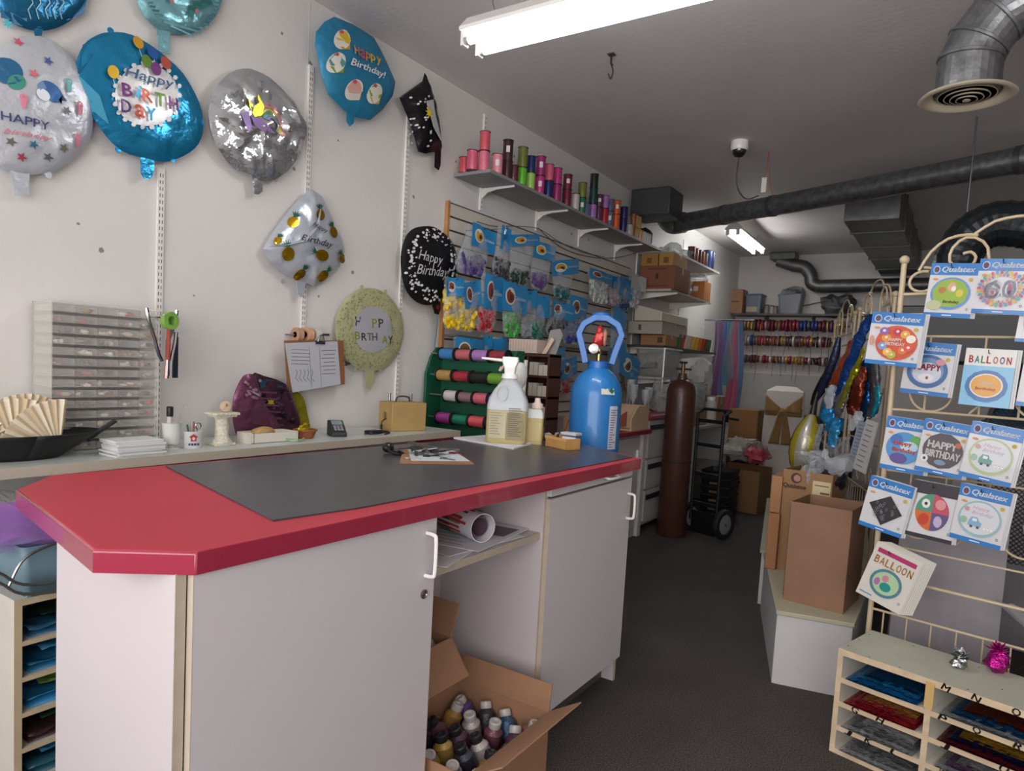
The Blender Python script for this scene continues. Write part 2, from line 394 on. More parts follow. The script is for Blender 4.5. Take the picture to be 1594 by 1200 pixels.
# pipe on the back wall
P = YP(9.72)
t = thing('round_duct', 'dark bent round duct on the back wall above the shelf', 'duct', P.w(1262, 440))
pts = [P.w(*q) for q in ((1212, 405), (1236, 413), (1252, 416), (1262, 428), (1264, 440), (1277, 446), (1300, 445))] + [P.w(1300, 445) + V((1.6, 0, 0))]
b = MB(); b.tube(arc_pts(pts, 5), .085, M_galvd, 18); b.build('pipe', t, True)
a = P.w(1222, 403); b = MB(); b.box((a.x - .17, 9.6, a.z - .02), (a.x + .15, 9.86, CZ - .01), M_galvd); b.build('register_box', t, True, bev=.006)
# dome camera, hook, paper tag, wires
p = ZP(CZ).w(1152, 220)
t = thing('dome_camera', 'white dome security camera on the ceiling with a hanging cable', 'camera', (p.x, p.y, CZ - .1))
b = MB(); b.lathe([(.06, .1), (.062, .05), (.055, .035)], M_enam, seg=28); b.build('housing', t)
b = MB(); b.lathe([(.05, .036), (.045, .012), (.028, -.008), (0, -.014)], mat('1a1a1c', .08, coat=1), seg=28); b.build('dome', t)
e = ZP(2.86).w(1180, 312); 
b = MB(); b.tube(arc_pts([p + V((0, 0, -.09)), p + V((.0, .0, -.3)), p + V((.02, .2, -.36)), V((e.x, e.y, 2.9))], 6), .005, mat('55504c'), 5); b.build('cable', t, True)
p = ZP(CZ).w(952, 84)
b = MB(); b.tube([(p.x, p.y, CZ), (p.x, p.y, CZ - .05), (p.x + .01, p.y, CZ - .06)], .006, mat('4a3f3c', .5, .6), 6)
b.tube(arc_pts([(p.x, p.y, CZ - .05), (p.x + .015, p.y, CZ - .09), (p.x + .005, p.y, CZ - .13), (p.x - .012, p.y, CZ - .1)], 5), .004, mat('4a3f3c', .5, .6), 6)
b.box((p.x - .018, p.y - .018, CZ - .006), (p.x + .018, p.y + .018, CZ), mat('5d5250', .5, .5))
tag(b.build('ceiling_hook'), 'small dark metal hook screwed to the bare ceiling', 'hook')
p = ZP(CZ).w(1196, 235)
t = thing('paper_tag', 'small white paper tag hanging from the ceiling on red string', 'tag', (p.x, p.y, CZ - .3))
b = MB(); b.tube([(0, 0, .3), (.004, 0, .16), (-.01, 0, .1)], .003, mat('a8503c'), 5); b.tube([(0, 0, .3), (.03, .02, .05), (.05, .05, -.03)], .003, mat('a8503c'), 5); b.build('string', t)
b = MB(); b.box((-.03, -.001, .0), (.005, .001, .11), mat('e6e0d4')); b.build('tag_card', t)
# ---------------------------------------------------------------- main counter
M_lam = mat('cbc6c9', .42); M_edge = mat('b5a998', .5, var=.06, vscale=30); M_lamw = mat('c4bcbe', .4)
M_red = mat('b52c3d', .55, var=.04, vscale=4); M_redside = mat('a3304a', .35)
TZ = .98
zp = ZP(TZ)
outl = [zp.w(*q) for q in ((300, 858), (143, 855), (30, 760), (78, 739), (240, 724.5))]
outl = [V((-1.125, .715, TZ)), V((-1.262, .605, TZ)), V((-1.885, .725, TZ)), V((-2.03, .86, TZ)), V((-1.955, 2.56, TZ)), V((-1.80, 2.86, TZ)), V((-1.52, 2.97, TZ)), V((-1.10, 2.71, TZ))]
ct = thing('sales_counter', 'white laminate sales counter with a red chamfered top', 'counter', (-1.5, 1.7, 0))
b = MB(); b.prism([v - V((0, 0, .042)) for v in outl], (0, 0, .042), M_red)
b.build('countertop', ct, True, bev=.002)
b = MB(); n_ = len(outl); cen = sum(outl, V()) / n_; out2 = [v + (v - cen).normalized() * .004 for v in outl]
b.add([v - V((0, 0, .043)) for v in out2] + [v - V((0, 0, .003)) for v in out2] + [v - V((0, 0, .0005)) for v in outl], [(i, (i + 1) % n_, n_ + (i + 1) % n_, n_ + i) for i in range(n_)] + [(n_ + i, n_ + (i + 1) % n_, 2 * n_ + (i + 1) % n_, 2 * n_ + i) for i in range(n_)], mat('972840', .22, coat=.5))
b.build('edge_band', ct, True, bev=.003, ang=20)
fx = -1.15; bx = -1.60; ztop = .938
XF = XP(fx)
yn = XF.px(272, 960)[0]; y1 = XF.px(664, 1000)[0]; y2 = XF.px(838, 950)[0]; ye = XF.px(966, 900)[0] + .01
def panel(name, a, b_, m=M_lam, bev=.0015, par=ct): return MB().box(a, b_, m).build(name, par, True, bev=bev)
def epanel(name, a, b_, m=M_lamw, par=ct):
    """board with a raw pale wood-tone front edge (towards +x)"""
    q = MB().box(a, b_, m); q.box((b_[0] - .001, a[1] - .0003, a[2]), (b_[0] + .001, b_[1] + .0003, b_[2]), M_edge); return q.build(name, par, True)
epanel('end_panel', (bx, yn - .0, 0), (fx, yn + .02, ztop))
epanel('divider_panel', (bx, y1 - .022, 0), (fx, y1, ztop))
epanel('divider_panel', (bx, y2 - .0, 0), (fx, y2 + .022, ztop))
epanel('end_panel', (bx, ye - .02, 0), (fx, ye, ztop))
panel('back_panel', (bx, yn + .02, .02), (bx + .015, ye - .02, ztop), M_lamw)
zs = XF.px(760, 872)[1]
zs = .5 * (XF.px(680, 893)[1] + XF.px(840, 830)[1]) - .008
epanel('shelf', (bx + .015, y1, zs - .012), (fx - .012, y2, zs + .012))
panel('bay_floor', (bx + .015, y1, .02), (fx - .01, y2, .04), M_lamw)
zt = .11
def handle(par, y, z0, z1):
    h = MB(); X = fx + .018
    h.tube(arc_pts([(X - .0, y, z0), (X + .024, y, z0 + .002), (X + .032, y, z0 + .015), (X + .032, y, z1 - .015), (X + .024, y, z1 - .002), (X, y, z1)], 5), .0052, M_enam, 8)
    o = h.build('handle', par, True); o['label'] = 'white bow handle'; return o
def dpanel(a, b_):
    q = MB().box(a, b_, M_lam)
    for y in (a[1] - .0008, b_[1]): q.box((a[0], y, a[2]), (b_[0] + .0004, y + .0008, b_[2]), M_edge)
    q.box((b_[0] - .0002, b_[1] - .0025, a[2]), (b_[0] + .0004, b_[1], b_[2]), M_edge); return q.build('door', ct, True)
d1 = dpanel((fx - .0, yn + .024, .09), (fx + .018, y1 - .004, ztop - .002))
hy = XF.px(655, 860)[0]; ha = XF.px(655, 893)[1]; hb = XF.px(655, 828)[1]; handle(d1, hy, ha, hb)
ly, lz = XF.px(651, 922)
b = MB(); b.lathe([(.012, 0), (.0125, .004), (.009, .006), (.007, .003), (0, .003)], mat('8a8178', .3, .9), (fx + .018, ly, lz), (1, 0, 0), 18); o = b.build('keyhole', d1, True); o['label'] = 'round metal lock'
zd = XF.px(920, 754)[1] - .004
d2 = dpanel((fx, y2 + .010, zt), (fx + .018, ye - .004, zd - .006))
b = MB(); hz = XF.px(975, 766)[1]; hz2 = XF.px(975, 803)[1]; handle(d2, ye - .035, hz2, hz)
dr = panel('drawer', (fx, y2 + .010, zd + .002), (fx + .018, ye - .004, ztop - .002), M_lam)
b = MB(); yy = (y2 + ye) / 2 + .12; X = fx + .018; b.tube(arc_pts([(X, yy - .05, zd + .028), (X + .024, yy - .045, zd + .022), (X + .024, yy + .045, zd + .022), (X, yy + .05, zd + .028)], 5), .005, M_enam, 8)
b.build('handle', dr, True)
panel('toe_board', (fx - .07, y2 + .02, 0), (fx - .055, ye - .02, zt), mat('55504e'))
panel('toe_board', (fx - .07, yn + .02, 0), (fx - .055, y1 - .02, .09), mat('55504e'))
# rubber mat
mp = [V((-1.985, 1.15, 0)), V((-1.90, 1.13, 0)), V((-1.21, .955, 0)), V((-1.128, 1.5, 0)), V((-1.122, 2.2, 0)), V((-1.12, 2.70, 0)), V((-1.5, 2.925, 0)), V((-1.78, 2.82, 0)), V((-1.925, 2.5, 0))]
mp = [V((*zp.w(*q)[:2], 0)) for q in ((258, 727), (425, 812), (560, 792), (700, 765), (830, 742), (984, 713))] + [V((-1.5, 2.93, 0)), V((-1.77, 2.83, 0)), V((-1.93, 2.52, 0))]
b = MB(); b.prism([v + V((0, 0, TZ)) for v in mp], (0, 0, .004), mat('414146', .34, var=.16, vscale=7, bump=.04, bscale=90))
tag(b.build('counter_mat'), 'dark grey rubber mat covering most of the red countertop', 'mat')
# papers and tube on the shelf in the open bay
sp = ZP(zs + .012)
b = MB()
for i, (q, r_, cc) in enumerate((((715, 866), .25, 'e4e4e8'), ((745, 845), -.1, 'd8dade'), ((770, 830), .12, 'dfe0e4'))):
    p = sp.w(*q); p.x = max(min(p.x, fx - .17), bx + .2); p.y = max(min(p.y, y2 - .2), y1 + .2)
    b = MB(); b.box((-.14, -.18, 0), (.14, .18, .0015), mat(cc, .6))
    a = Art()
    for k in range(9): a.line([(-.11, -.15 + k * .034), (.0 + .1 * R.random(), -.15 + k * .034)], .003, mat('3c4254'))
    a.rect(.02, .02, .12, .14, mat('39405c' if i == 0 else '6a6a70')); a.emit(b, lambda x, y, c: V((x, y, c)), .0002, .0016)
    o = b.build('printed_sheet', loc=(p.x, p.y, zs + .0125 + i * .0023)); o.rotation_euler.z = r_
    tag(o, ('printed white sheet lying lowest on the counter shelf', 'printed white sheet in the middle of the counter shelf papers', 'printed white sheet topmost on the counter shelf')[i], 'paper', 'sheets on the counter shelf')
zr_ = ZP(zs + .067); e0 = zr_.w(752, 822); e1 = e0 + (zr_.w(672, 790) - e0).normalized() * .30
t = thing('poster_roll', 'rolled printed poster tube with coloured dots on the counter shelf', 'poster roll', (e0 + e1) / 2 - V((0, 0, .05)))
ax = (e0 - e1).normalized()
b = MB(); L = (e0 - e1).length
b.lathe([(.044, 0), (.046, 0), (.046, L), (.044, L), (.044, 0)], mat('e6e6ea', .5), e1, ax, 26)
def onroll(a, bb, c): 
    th = bb / .046; q = V((0, 0, 1)).rotation_difference(ax); return e1 + q @ V(((.0465 + c * .3) * math.cos(th), (.0465 + c * .3) * math.sin(th), a))
a = Art(); 
for k in range(26):
    th = (R.random() * 6.28) * .046; a.rect(R.random() * L * .7, th, R.random() * .05 + L * .74, th + .008, mat(('c43a3a', '3c4254', '7c9c98', '22242c')[k % 4]), 1)
for th in range(2): a.ell(L * (.80 - .09 * th), .105 - .022 * th, .013, .012, mat(('b83a40', '7c9c98')[th]))
for k in range(18): a.rect(L * .3, k * .016, L * .6, k * .016 + .004, mat('3a3a44'))
a.emit(b, onroll); b.build('poster', t, True)
b = MB(); b.lathe([(.030, .01), (.032, .01), (.032, L - .02), (.030, L - .02), (.03, .01)], mat('6f5a66', .6), e1, ax, 20); b.build('inner_sheet', t, True)
M_card = mat('9a7458', .75, var=.06, vscale=20); M_cardd = mat('7d5a42', .8); M_cardl = mat('b48f68', .75, var=.05)
# ---------------------------------------------------------------- artwork read off real planes
class PArt(Art):
    def __init__(s, pl): Art.__init__(s); s.pl = pl
    def pell(s, x, y, rx, ry, m, n=18, a=0):
        P = []
        for i in range(n):
            t = 2 * PI * i / n; u, v = rx * math.cos(t), ry * math.sin(t)
            P.append(s.pl.px(x + u * math.cos(a) - v * math.sin(a), y + u * math.sin(a) + v * math.cos(a)))
        c = s.pl.px(x, y)
        if rx < 18: s.L.append((P + [c], [((i + 1) % n, i, n) for i in range(n)], m)); return s
        q = 5; vs = [c] + [(c[0] + (p[0] - c[0]) * j / q, c[1] + (p[1] - c[1]) * j / q) for j in range(1, q + 1) for p in P]
        fs = [(0, 1 + (i + 1) % n, 1 + i) for i in range(n)] + [(1 + j * n + i, 1 + j * n + (i + 1) % n, 1 + (j + 1) * n + (i + 1) % n, 1 + (j + 1) * n + i) for j in range(q - 1) for i in range(n)]
        s.L.append((vs, fs, m)); return s
    def ppoly(s, pts, m): return s.poly([s.pl.px(*p) for p in pts][::-1], m)
    def pline(s, pts, wd, m): return s.line([s.pl.px(*p) for p in pts], wd, m)
    def pstar(s, x, y, r, m, n=5, a=0):
        u, v = s.pl.px(x, y); k = abs(s.pl.px(x, y + r)[1] - v); return s.star(u, v, k, m, n, a)
    def ptext(s, t, p0, p1, m, h, **k):
        A, B = s.pl.px(*p0), s.pl.px(*p1); x, y = (A[0] + B[0]) / 2, (A[1] + B[1]) / 2
        q = abs(s.pl.px((p0[0] + p1[0]) / 2, (p0[1] + p1[1]) / 2 - h)[1] - y)
        return s.text(t, x, y, math.hypot(B[0] - A[0], B[1] - A[1]), m, h=q, a=math.atan2(B[1] - A[1], B[0] - A[0]), **k)
def ellp(cx, cy, rx, ry, a=0, n=20):
    return [(cx + rx * math.cos(t) * math.cos(a) - ry * math.sin(t) * math.sin(a), cy + rx * math.cos(t) * math.sin(a) + ry * math.sin(t) * math.cos(a)) for t in [2 * PI * i / n for i in range(n)]]
class Sheet:
    """a soft closed outline on a plane; surf(a,b,lift) follows its bulge and its creases"""
    def __init__(s, pl, pts, depth=.03, crease=.008, freq=9, seed=0, smooth=True, px=True):
        P = [V((*pl.px(*p), 0)) for p in pts] if px else [V((*p, 0)) for p in pts]
        if smooth:
            n = len(P); Q = []
            for i in range(n):
                a, b, c, d = P[i - 1], P[i], P[(i + 1) % n], P[(i + 2) % n]
                for k in range(3):
                    t = k / 3; Q.append(.5 * ((2 * b) + (c - a) * t + (2 * a - 5 * b + 4 * c - d) * t * t + (3 * b - a - 3 * c + d) * t ** 3))
            P = Q
        else:
            Q = []
            for i in range(len(P)):
                a, b = P[i], P[(i + 1) % len(P)]; Q += [a.lerp(b, k / 5) for k in range(5)]
            P = Q
        s.P = P; s.c = sum(P, V((0, 0, 0))) / len(P); s.pl = pl; s.d = depth; s.cr = crease; s.fq = freq; s.sd = seed
        s.an = [math.atan2(p.y - s.c.y, p.x - s.c.x) for p in P]; s.ra = [(p - s.c).length for p in P]
        s.tb = [0] * 180
        for k in range(180):
            t = -PI + 2 * PI * (k + .5) / 180; best = min(range(len(P)), key=lambda i: abs(math.atan2(math.sin(s.an[i] - t), math.cos(s.an[i] - t)))); s.tb[k] = s.ra[best]
    def h(s, a, b, t):
        n = V((a * s.fq, b * s.fq, s.sd * 3.7)); f = abs(noise.noise(n)) * 1.4 + noise.noise(n * 2.3) * .5
        return s.d * max(0, 1 - t * t) ** .6 + s.cr * f * (1 - .5 * t * t)
    def surf(s, a, b, c=0):
        dx, dy = a - s.c.x, b - s.c.y; k = int((math.atan2(dy, dx) + PI) / (2 * PI) * 180) % 180
        t = min(1, math.hypot(dx, dy) / s.tb[k]); return s.pl.at(a, b, s.h(a, b, t) + c)
    def mesh(s, b, m, rings=12, back=None):
        n = len(s.P); vs = []; fs = []
        for j in range(1, rings + 1):
            t = j / rings
            for p in s.P:
                q = s.c.lerp(p, t); vs.append(s.pl.at(q.x, q.y, s.h(q.x, q.y, t)))
        vs.append(s.pl.at(s.c.x, s.c.y, s.h(s.c.x, s.c.y, 0)))
        for i in range(n):
            k = (i + 1) % n; fs.append((len(vs) - 1, i, k))
            for j in range(rings - 1): fs.append((j * n + i, (j + 1) * n + i, (j + 1) * n + k, j * n + k))
        o = (rings - 1) * n; m0 = len(vs)
        for p in s.P: vs.append(s.pl.at(p.x, p.y, -.002))
        for i in range(n):
            k = (i + 1) % n; fs.append((o + i, m0 + i, m0 + k, o + k))
        fs.append(tuple(range(m0, m0 + n))[::-1])
        b.add(vs, fs, m); return b
def foil(col, rough=.24, metal=.6, cr=.5): return mat(col, rough, metal, bump=cr, bscale=22)
WP = XP(WX)
def wall_balloon(label, off, pts, m, art=None, tail=None, tabs=(), depth=.03, crease=.008, seed=0, smooth=True, freq=9, group=None):
    p = WP.off(off); sh = Sheet(p, pts, depth, crease, freq, seed, smooth)
    c = p.at(sh.c.x, sh.c.y)
    t = thing('foil_balloon', label, 'balloon', (WX + .002, c.y, c.z))
    b = MB(); sh.mesh(b, m)
    if art:
        a = PArt(p); art(a); a.emit(b, sh.surf, .0006, .0018)
    b.build('foil_body', t, True)
    if tail:
        b = MB(); q = [p.w(*x) + V((.0, 0, 0)) for x in tail]; b.prism([v for v in q], (.004, 0, 0), m); b.build('inflation_neck', t, True)
    for i, x in enumerate(tabs):
        q = p.w(*x); b = MB(); b.lathe([(.012, 0), (.012, .002)], m, q, (1, 0, 0), 10); b.build('hanging_tab', t, True)
    b = MB(); q = p.at(sh.c.x, sh.c.y); b.cyl((WX, q.y, q.z + .0), (WX + off + .001, q.y, q.z), .004, mat('c8c8c8', .4, .5), 8); b.build('wall_pin', t, True)
    return t, sh, p
# slotted wall tracks
slot = mat('4c4a48', .7); trk = mat('e4e2dc', .45)
def track(label, x0, y0, x1, y1):
    a = WP.w(x0, y0); b_ = WP.w(x1, y1); y = (a.y + b_.y) / 2; z0, z1 = min(a.z, b_.z), max(a.z, b_.z)
    b = MB(); b.box((WX, y - .013, z0), (WX + .012, y + .013, z1), trk); n = int((z1 - z0) / .026)
    for k in range(n):
        z = z0 + .013 + k * .026
        for s_ in (-1, 1): b.box((WX + .011, y + s_ * .0055 - .0015, z - .007), (WX + .0125, y + s_ * .0055 + .0015, z + .007), slot)
    o = b.build('wall_track'); tag(o, label, 'shelf track', 'slotted shelf tracks on the left wall'); return y
track('white slotted wall track running down behind the clear parts organiser', 247, 262, 244, 690)
track('white slotted wall track ending above the clipboard', 480, 101, 467, 670)
track('white slotted wall track behind the black folded star balloon', 634, 178, 614, 672)
# balloons
K = lambda c, **k: mat(c, .5, **k)
teal, navy_, red_, yel, grn, pur, wht = (mat(c, .4, .2) for c in ('2e8fae', '2f3a66', 'b84c50', 'd9b93a', '6d9a3e', '6d4c86', 'e8e8e8'))
def art(a):
    a.ppoly([(0, -40), (0, 28), (60, 44), (130, 20), (139, -20), (60, -60)], mat('2b6f98', .35, .3))
    a.ppoly([(12, 20), (30, 30), (110, 30), (133, 8), (130, 22), (60, 47), (20, 38)], mat('6fa3cc', .35, .3))
    for i, x in enumerate((40, 52, 66, 78, 88)): a.pline([(x, -5), (x + 5, 8), (x - 2, 18), (x + 4, 32)], .003, mat('a6cbd8', .4))
    a.pstar(10, 38, 9, mat('4fc2d0', .4), 8)
wall_balloon('dark blue sea-life balloon cut off by the top left corner', .03, ellp(62, -28, 78, 76), foil('1f6c94'), art, [(52, 45), (66, 45), (64, 56), (54, 56)], seed=1)
def art(a):
    for k in range(20):
        y = -60 + k * 6; w_ = 66 * math.sqrt(max(0, 1 - ((y + 8) / 62) ** 2)) - 9
        if w_ > 5: a.ppoly([(280 - w_, y - 8), (280 + w_, y + 8), (280 + w_, y + 11), (280 - w_, y - 5)], mat('5f97a0', .35, .3))
    for (x, y, r) in ((300, 15, 9), (312, 10, 9), (290, 22, 8), (262, 0, 9)):
        a.pell(x, y, r, 4, mat('1f7d78', .4), a=-.7); a.pell(x + 3, y - 5, r, 4, mat('176a64', .4), a=.4)
    a.pstar(258, 2, 8, mat('d2707e', .4), 6); a.pell(298, 20, 3, 3, mat('d2707e', .4))
wall_balloon('pale teal striped tropical balloon at the top edge', .03, ellp(280, -12, 67, 66, .1), foil('7fb7c0'), art, [(243, 46), (264, 50), (262, 84), (247, 80)], seed=2)
def art(a):
    a.pell(6, 112, 26, 20, mat('2d6a94', .3, .3), a=.5); a.pell(20, 130, 14, 12, mat('3f8f7c', .4))
    a.pell(72, 145, 22, 13, mat('3e6ea8', .3, .3), a=.7); a.ppoly([(52, 134), (60, 128), (66, 140), (54, 146)], mat('6d8fbe', .4)); a.ppoly([(84, 158), (97, 160), (90, 150), (88, 165)], mat('2b4b7c'))
    a.pell(60, 150, 12, 8, mat('e6eef2', .4), a=.7)
    for (x, y, c) in ((26, 66, 'c8526a'), (70, 97, '4a5a98'), (46, 117, 'd2687a'), (12, 222, '5a5a50'), (46, 227, '2c6c88'), (94, 232, '6a6a58'), (29, 246, 'a43c50'), (70, 246, '4a5a58'), (96, 175, '5a5a60')):
        a.pstar(x, y, 8, mat(c, .4), a=.3)
    a.ptext('HAPPY', (-4, 181), (70, 199), mat('3c4474', .4), 13, bold=.01); a.ptext('birthday', (0, 206), (75, 219), mat('d6707c', .4), 11, shear=.4)
    for (x, y) in ((101, 130), (116, 214), (118, 165), (28, 155)):
        a.ring(*a.pl.px(x, y), .012, .012, .006, mat('66b2b8' if x == 101 else 'd77f92', .4), 10); a.pell(x, y + 8, 4, 9, mat('66b2b8' if x == 101 else 'd77f92', .4))
wall_balloon('white sea-life HAPPY birthday balloon with a whale and stars at the left edge', .035, [(56, 56), (90, 68), (120, 100), (141, 150), (143, 205), (128, 235), (105, 255), (80, 268), (40, 272), (0, 262), (-20, 230), (-28, 150), (-10, 85), (22, 60)],
             foil('c3c8cf', .35, .4), art, [(15, 262), (46, 266), (44, 290), (46, 304), (34, 305), (22, 302)], [(75, 272)], seed=3)
def art(a):
    a.ppoly([(118, 118), (128, 70), (150, 56), (172, 52), (140, 88), (124, 112)], mat('146a8c', .3, .4)); a.ppoly([(120, 118), (150, 150), (166, 195), (140, 170), (120, 130)], mat('4da8cc', .25, .6))
    a.pell(222, 150, 50, 48, mat('dfdfdf', .35, .3), 26)
    for k in range(22):
        t = k * 2 * PI / 22; a.pell(222 + 52 * math.cos(t), 150 + 50 * math.sin(t), 4, 4, mat('dfdfdf', .35, .3), 6)
    for (x, y, c) in ((210, 68, 'd8a432'), (232, 84, '2a5ea6'), (220, 98, '64913a'), (234, 110, '7a3f80'), (168, 115, 'e0b636'), (251, 100, 'c25a48')):
        a.pell(x, y, 8, 11, mat(c, .3, .3), a=-.4); a.pline([(x, y + 11), (x + 3, y + 24)], .002, mat('e8e8e8'))
    a.ptext('Happy', (184, 116), (262, 136), mat('2b5884', .4), 20, shear=.25, bold=.01)
    for ch, x, y, c in (('B', 188, 143, '7a3f80'), ('i', 206, 146, '2b9ac4'), ('R', 219, 152, 'c25a48'), ('T', 239, 158, '64913a'), ('H', 260, 164, '7a3f80'), ('D', 187, 168, '5d3a74'), ('a', 207, 176, 'c25a48'), ('Y', 225, 180, '2b9ac4')):
        a.ptext(ch, (x - (8 if ch != 'i' else 3), y - 2), (x + (8 if ch != 'i' else 3), y + 2), mat(c, .35, .2), 20, bold=.03)
wall_balloon('bright blue Happy BIRTHDAY balloon with a white burst in the middle', .04, [(172, 50), (205, 54), (245, 78), (285, 115), (310, 160), (317, 195), (308, 225), (285, 243), (255, 252), (225, 246), (190, 235), (160, 205), (132, 160), (118, 125), (118, 100), (130, 70), (150, 55)],
             foil('1f86b4'), art, [(218, 244), (240, 250), (238, 272), (232, 279), (224, 278), (219, 270)], [(172, 48), (184, 233), (270, 248)], seed=4)
def art(a):
    for k, c in enumerate(('c98a9c', 'd9a08c', 'd8cf7c', '9cc48c', '7fb4c8', 'a695cc')):
        q = a.pl.px(412, 198); a.ring(q[0], q[1], .075 - k * .009, .095 - k * .011, .009, mat(c, .3, .3), 20, -.3, 2.6)
    a.ppoly([(379, 150), (392, 150), (402, 168), (398, 182), (388, 184), (379, 168)], mat('b9a818', .25, .6))
    a.ppoly([(368, 178), (378, 175), (382, 200), (376, 208)], mat('a08ac0', .3, .5)); a.ppoly([(382, 184), (396, 186), (408, 202), (420, 210), (400, 206), (388, 198)], mat('8f72ac', .3, .5))
wall_balloon('crinkled silver unicorn balloon with a faint rainbow', .04, [(376, 107), (408, 114), (438, 138), (462, 168), (476, 200), (474, 222), (455, 258), (430, 278), (408, 282), (392, 274), (365, 262), (340, 235), (326, 200), (324, 170), (334, 138), (352, 118)],
             mat('d2d5d8', .16, .85, bump=.9, bscale=16), art, [(391, 274), (408, 280), (408, 298), (402, 303), (395, 302)], [(371, 262), (429, 279)], crease=.03, freq=16, seed=5)
def art(a):
    for (x, y, c, c2) in ((524, 66, 'd8b82c', 'cf9a3c'), (515, 102, '5f9a9c', '7f9a3c'), (541, 144, 'd8a89c', 'd8d0c8'), (573, 150, '7fa832', 'cfa83c')):
        a.pell(x, y - 2, 12, 16, mat('e4e2d4', .4), a=.3); a.ppoly([(x - 10, y - 6), (x - 3, y - 16), (x + 6, y - 14), (x + 13, y), (x + 8, y + 5), (x - 7, y + 2)], mat(c, .4)); a.ppoly([(x - 8, y + 3), (x + 10, y + 6), (x + 9, y + 14), (x - 1, y + 14)], mat(c2, .4))
        a.pell(x, y - 14, 3, 3, mat('c4555a'))
    for ch, x, y, c in (('H', 543, 82, 'd98a40'), ('a', 552, 87, 'd0607c'), ('p', 561, 92, 'd98a40'), ('p', 569, 95, 'dcbc30'), ('y', 579, 99, 'dcbc30')):
        a.ptext(ch, (x - 4, y - 2), (x + 4, y + 2), mat(c, .4), 14, bold=.02)
    a.ptext('Birthday!', (533, 100), (590, 122), mat('e8e8ea', .4), 15, shear=.3, bold=.02)
wall_balloon('blue cupcake Happy Birthday balloon hanging high and tilted', .07, [(520, 26), (550, 38), (582, 58), (600, 92), (615, 128), (612, 148), (594, 172), (576, 187), (552, 182), (536, 172), (512, 148), (500, 115), (491, 70), (492, 50), (505, 34)],
             foil('2c88b0', .4, .3), art, [(539, 172), (552, 178), (550, 192), (544, 197), (539, 190)], seed=6, smooth=False, depth=.05)
def art(a):
    for k in range(34):
        t = R.random(); x = 630 + t * 40; y = 152 + t * 40 + R.random() * 60
        a.pell(630 + R.random() * 34, 150 + R.random() * 80, 1.6, 1.6, mat('dedede'), 6)
    a.ppoly([(650, 160), (660, 158), (664, 180), (680, 222), (676, 220), (662, 200)], mat('c8cacc', .3, .3))
    a.pstar(654, 178, 10, mat('d6c02a', .4), 8); a.pline([(665, 165), (672, 185), (678, 205)], .002, mat('33302e'))
wall_balloon('black folded starry balloon with a gold burst beside the blue cupcake one', .06, [(661, 114), (665, 130), (666, 128), (676, 160), (684, 200), (686, 234), (662, 239), (651, 236), (640, 195), (622, 152), (648, 133), (658, 126)],
             mat('17161a', .3, .3, bump=.4, bscale=22), art, [(677, 232), (686, 232), (685, 258), (682, 265), (676, 260)], seed=7, smooth=False, depth=.05, crease=.015)
def pine(a, x, y, r, an=0):
    a.pell(x, y, r * .8, r, mat('c49a1c', .18, .85), 14, an)
    tx, ty = x + math.sin(an) * r, y - math.cos(an) * r
    for k in (-1, -.5, 0, .5, 1):
        d = an + k * .7; a.ppoly([(tx - 2.5, ty), (tx + math.sin(d) * r * 1.1, ty - math.cos(d) * r * 1.1), (tx + 2.5, ty)], mat('24604c', .4, .3))
def art(a):
    for x, y, r, an in ((450, 346, 9, .5), (490, 335, 9, 0), (511, 362, 9, -.3), (440, 396, 11, -.2), (490, 398, 11, -1.2), (527, 403, 8, -.6), (460, 428, 9, .5), (494, 430, 10, .8), (425, 375, 6, .5)): pine(a, x, y, r, an)
    a.ppoly([(412, 384), (450, 376), (478, 356), (490, 320), (484, 352), (464, 376), (440, 382)], mat('98a0aa', .4))
    a.ptext('Happy', (474, 350), (498, 362), mat('26262a'), 9, shear=.4, bold=.01); a.ptext('Birthday', (456, 371), (506, 384), mat('26262a'), 13, shear=.4, bold=.01)
wall_balloon('white kite-shaped balloon printed with gold pineapples', .04, [(484, 294), (500, 306), (518, 340), (532, 372), (536, 392), (528, 415), (510, 432), (488, 445), (476, 440), (466, 436), (445, 428), (420, 408), (409, 388), (424, 362), (448, 330), (468, 306)],
             mat('c4cad4', .3, .4, bump=.4, bscale=20), art, [(461, 436), (475, 440), (473, 458), (468, 463), (462, 456)], [(440, 438), (488, 443)], smooth=False, depth=.045, crease=.012, seed=8)
def art(a):
    n = 0
    while n < 150:
        x, y = 624 + R.random() * 88, 352 + R.random() * 122; e = ((x - 667) / 43) ** 2 + ((y - 413) / 59) ** 2
        if .42 < e < .93: a.pell(x, y, *([R.choice((.9, 1.5, 2.1))] * 2), mat('e2e2e2', .4), 8); n += 1
    a.ptext('Happy', (643, 398), (680, 408), mat('c9c9cc', .4), 20, shear=.3); a.ptext('Birthday!', (641, 421), (691, 427), mat('c9c9cc', .4), 20, shear=.3)
t, sh, p = wall_balloon('round black Happy Birthday! balloon with white dots beside the slat wall', .06, [(652, 353), (675, 353), (694, 366), (706, 382), (712, 405), (710, 430), (700, 450), (684, 467), (668, 475), (650, 471), (634, 455), (626, 430), (624, 400), (629, 375), (638, 360)],
             mat('141316', .3, .1, coat=.3), art, [(671, 470), (684, 468), (685, 480), (682, 490), (676, 488)], seed=9)
b = MB(); b.tube([p.w(680, 478), p.w(681, 500), p.w(679, 520), p.w(676, 541)], .0035, mat('56789a'), 5); b.build('ribbon_string', t, True)
b = MB(); b.blob(p.w(681, 478), .016, mat('8c2c28', .3, .5), wob=.4); b.build('ribbon_knot', t, True)
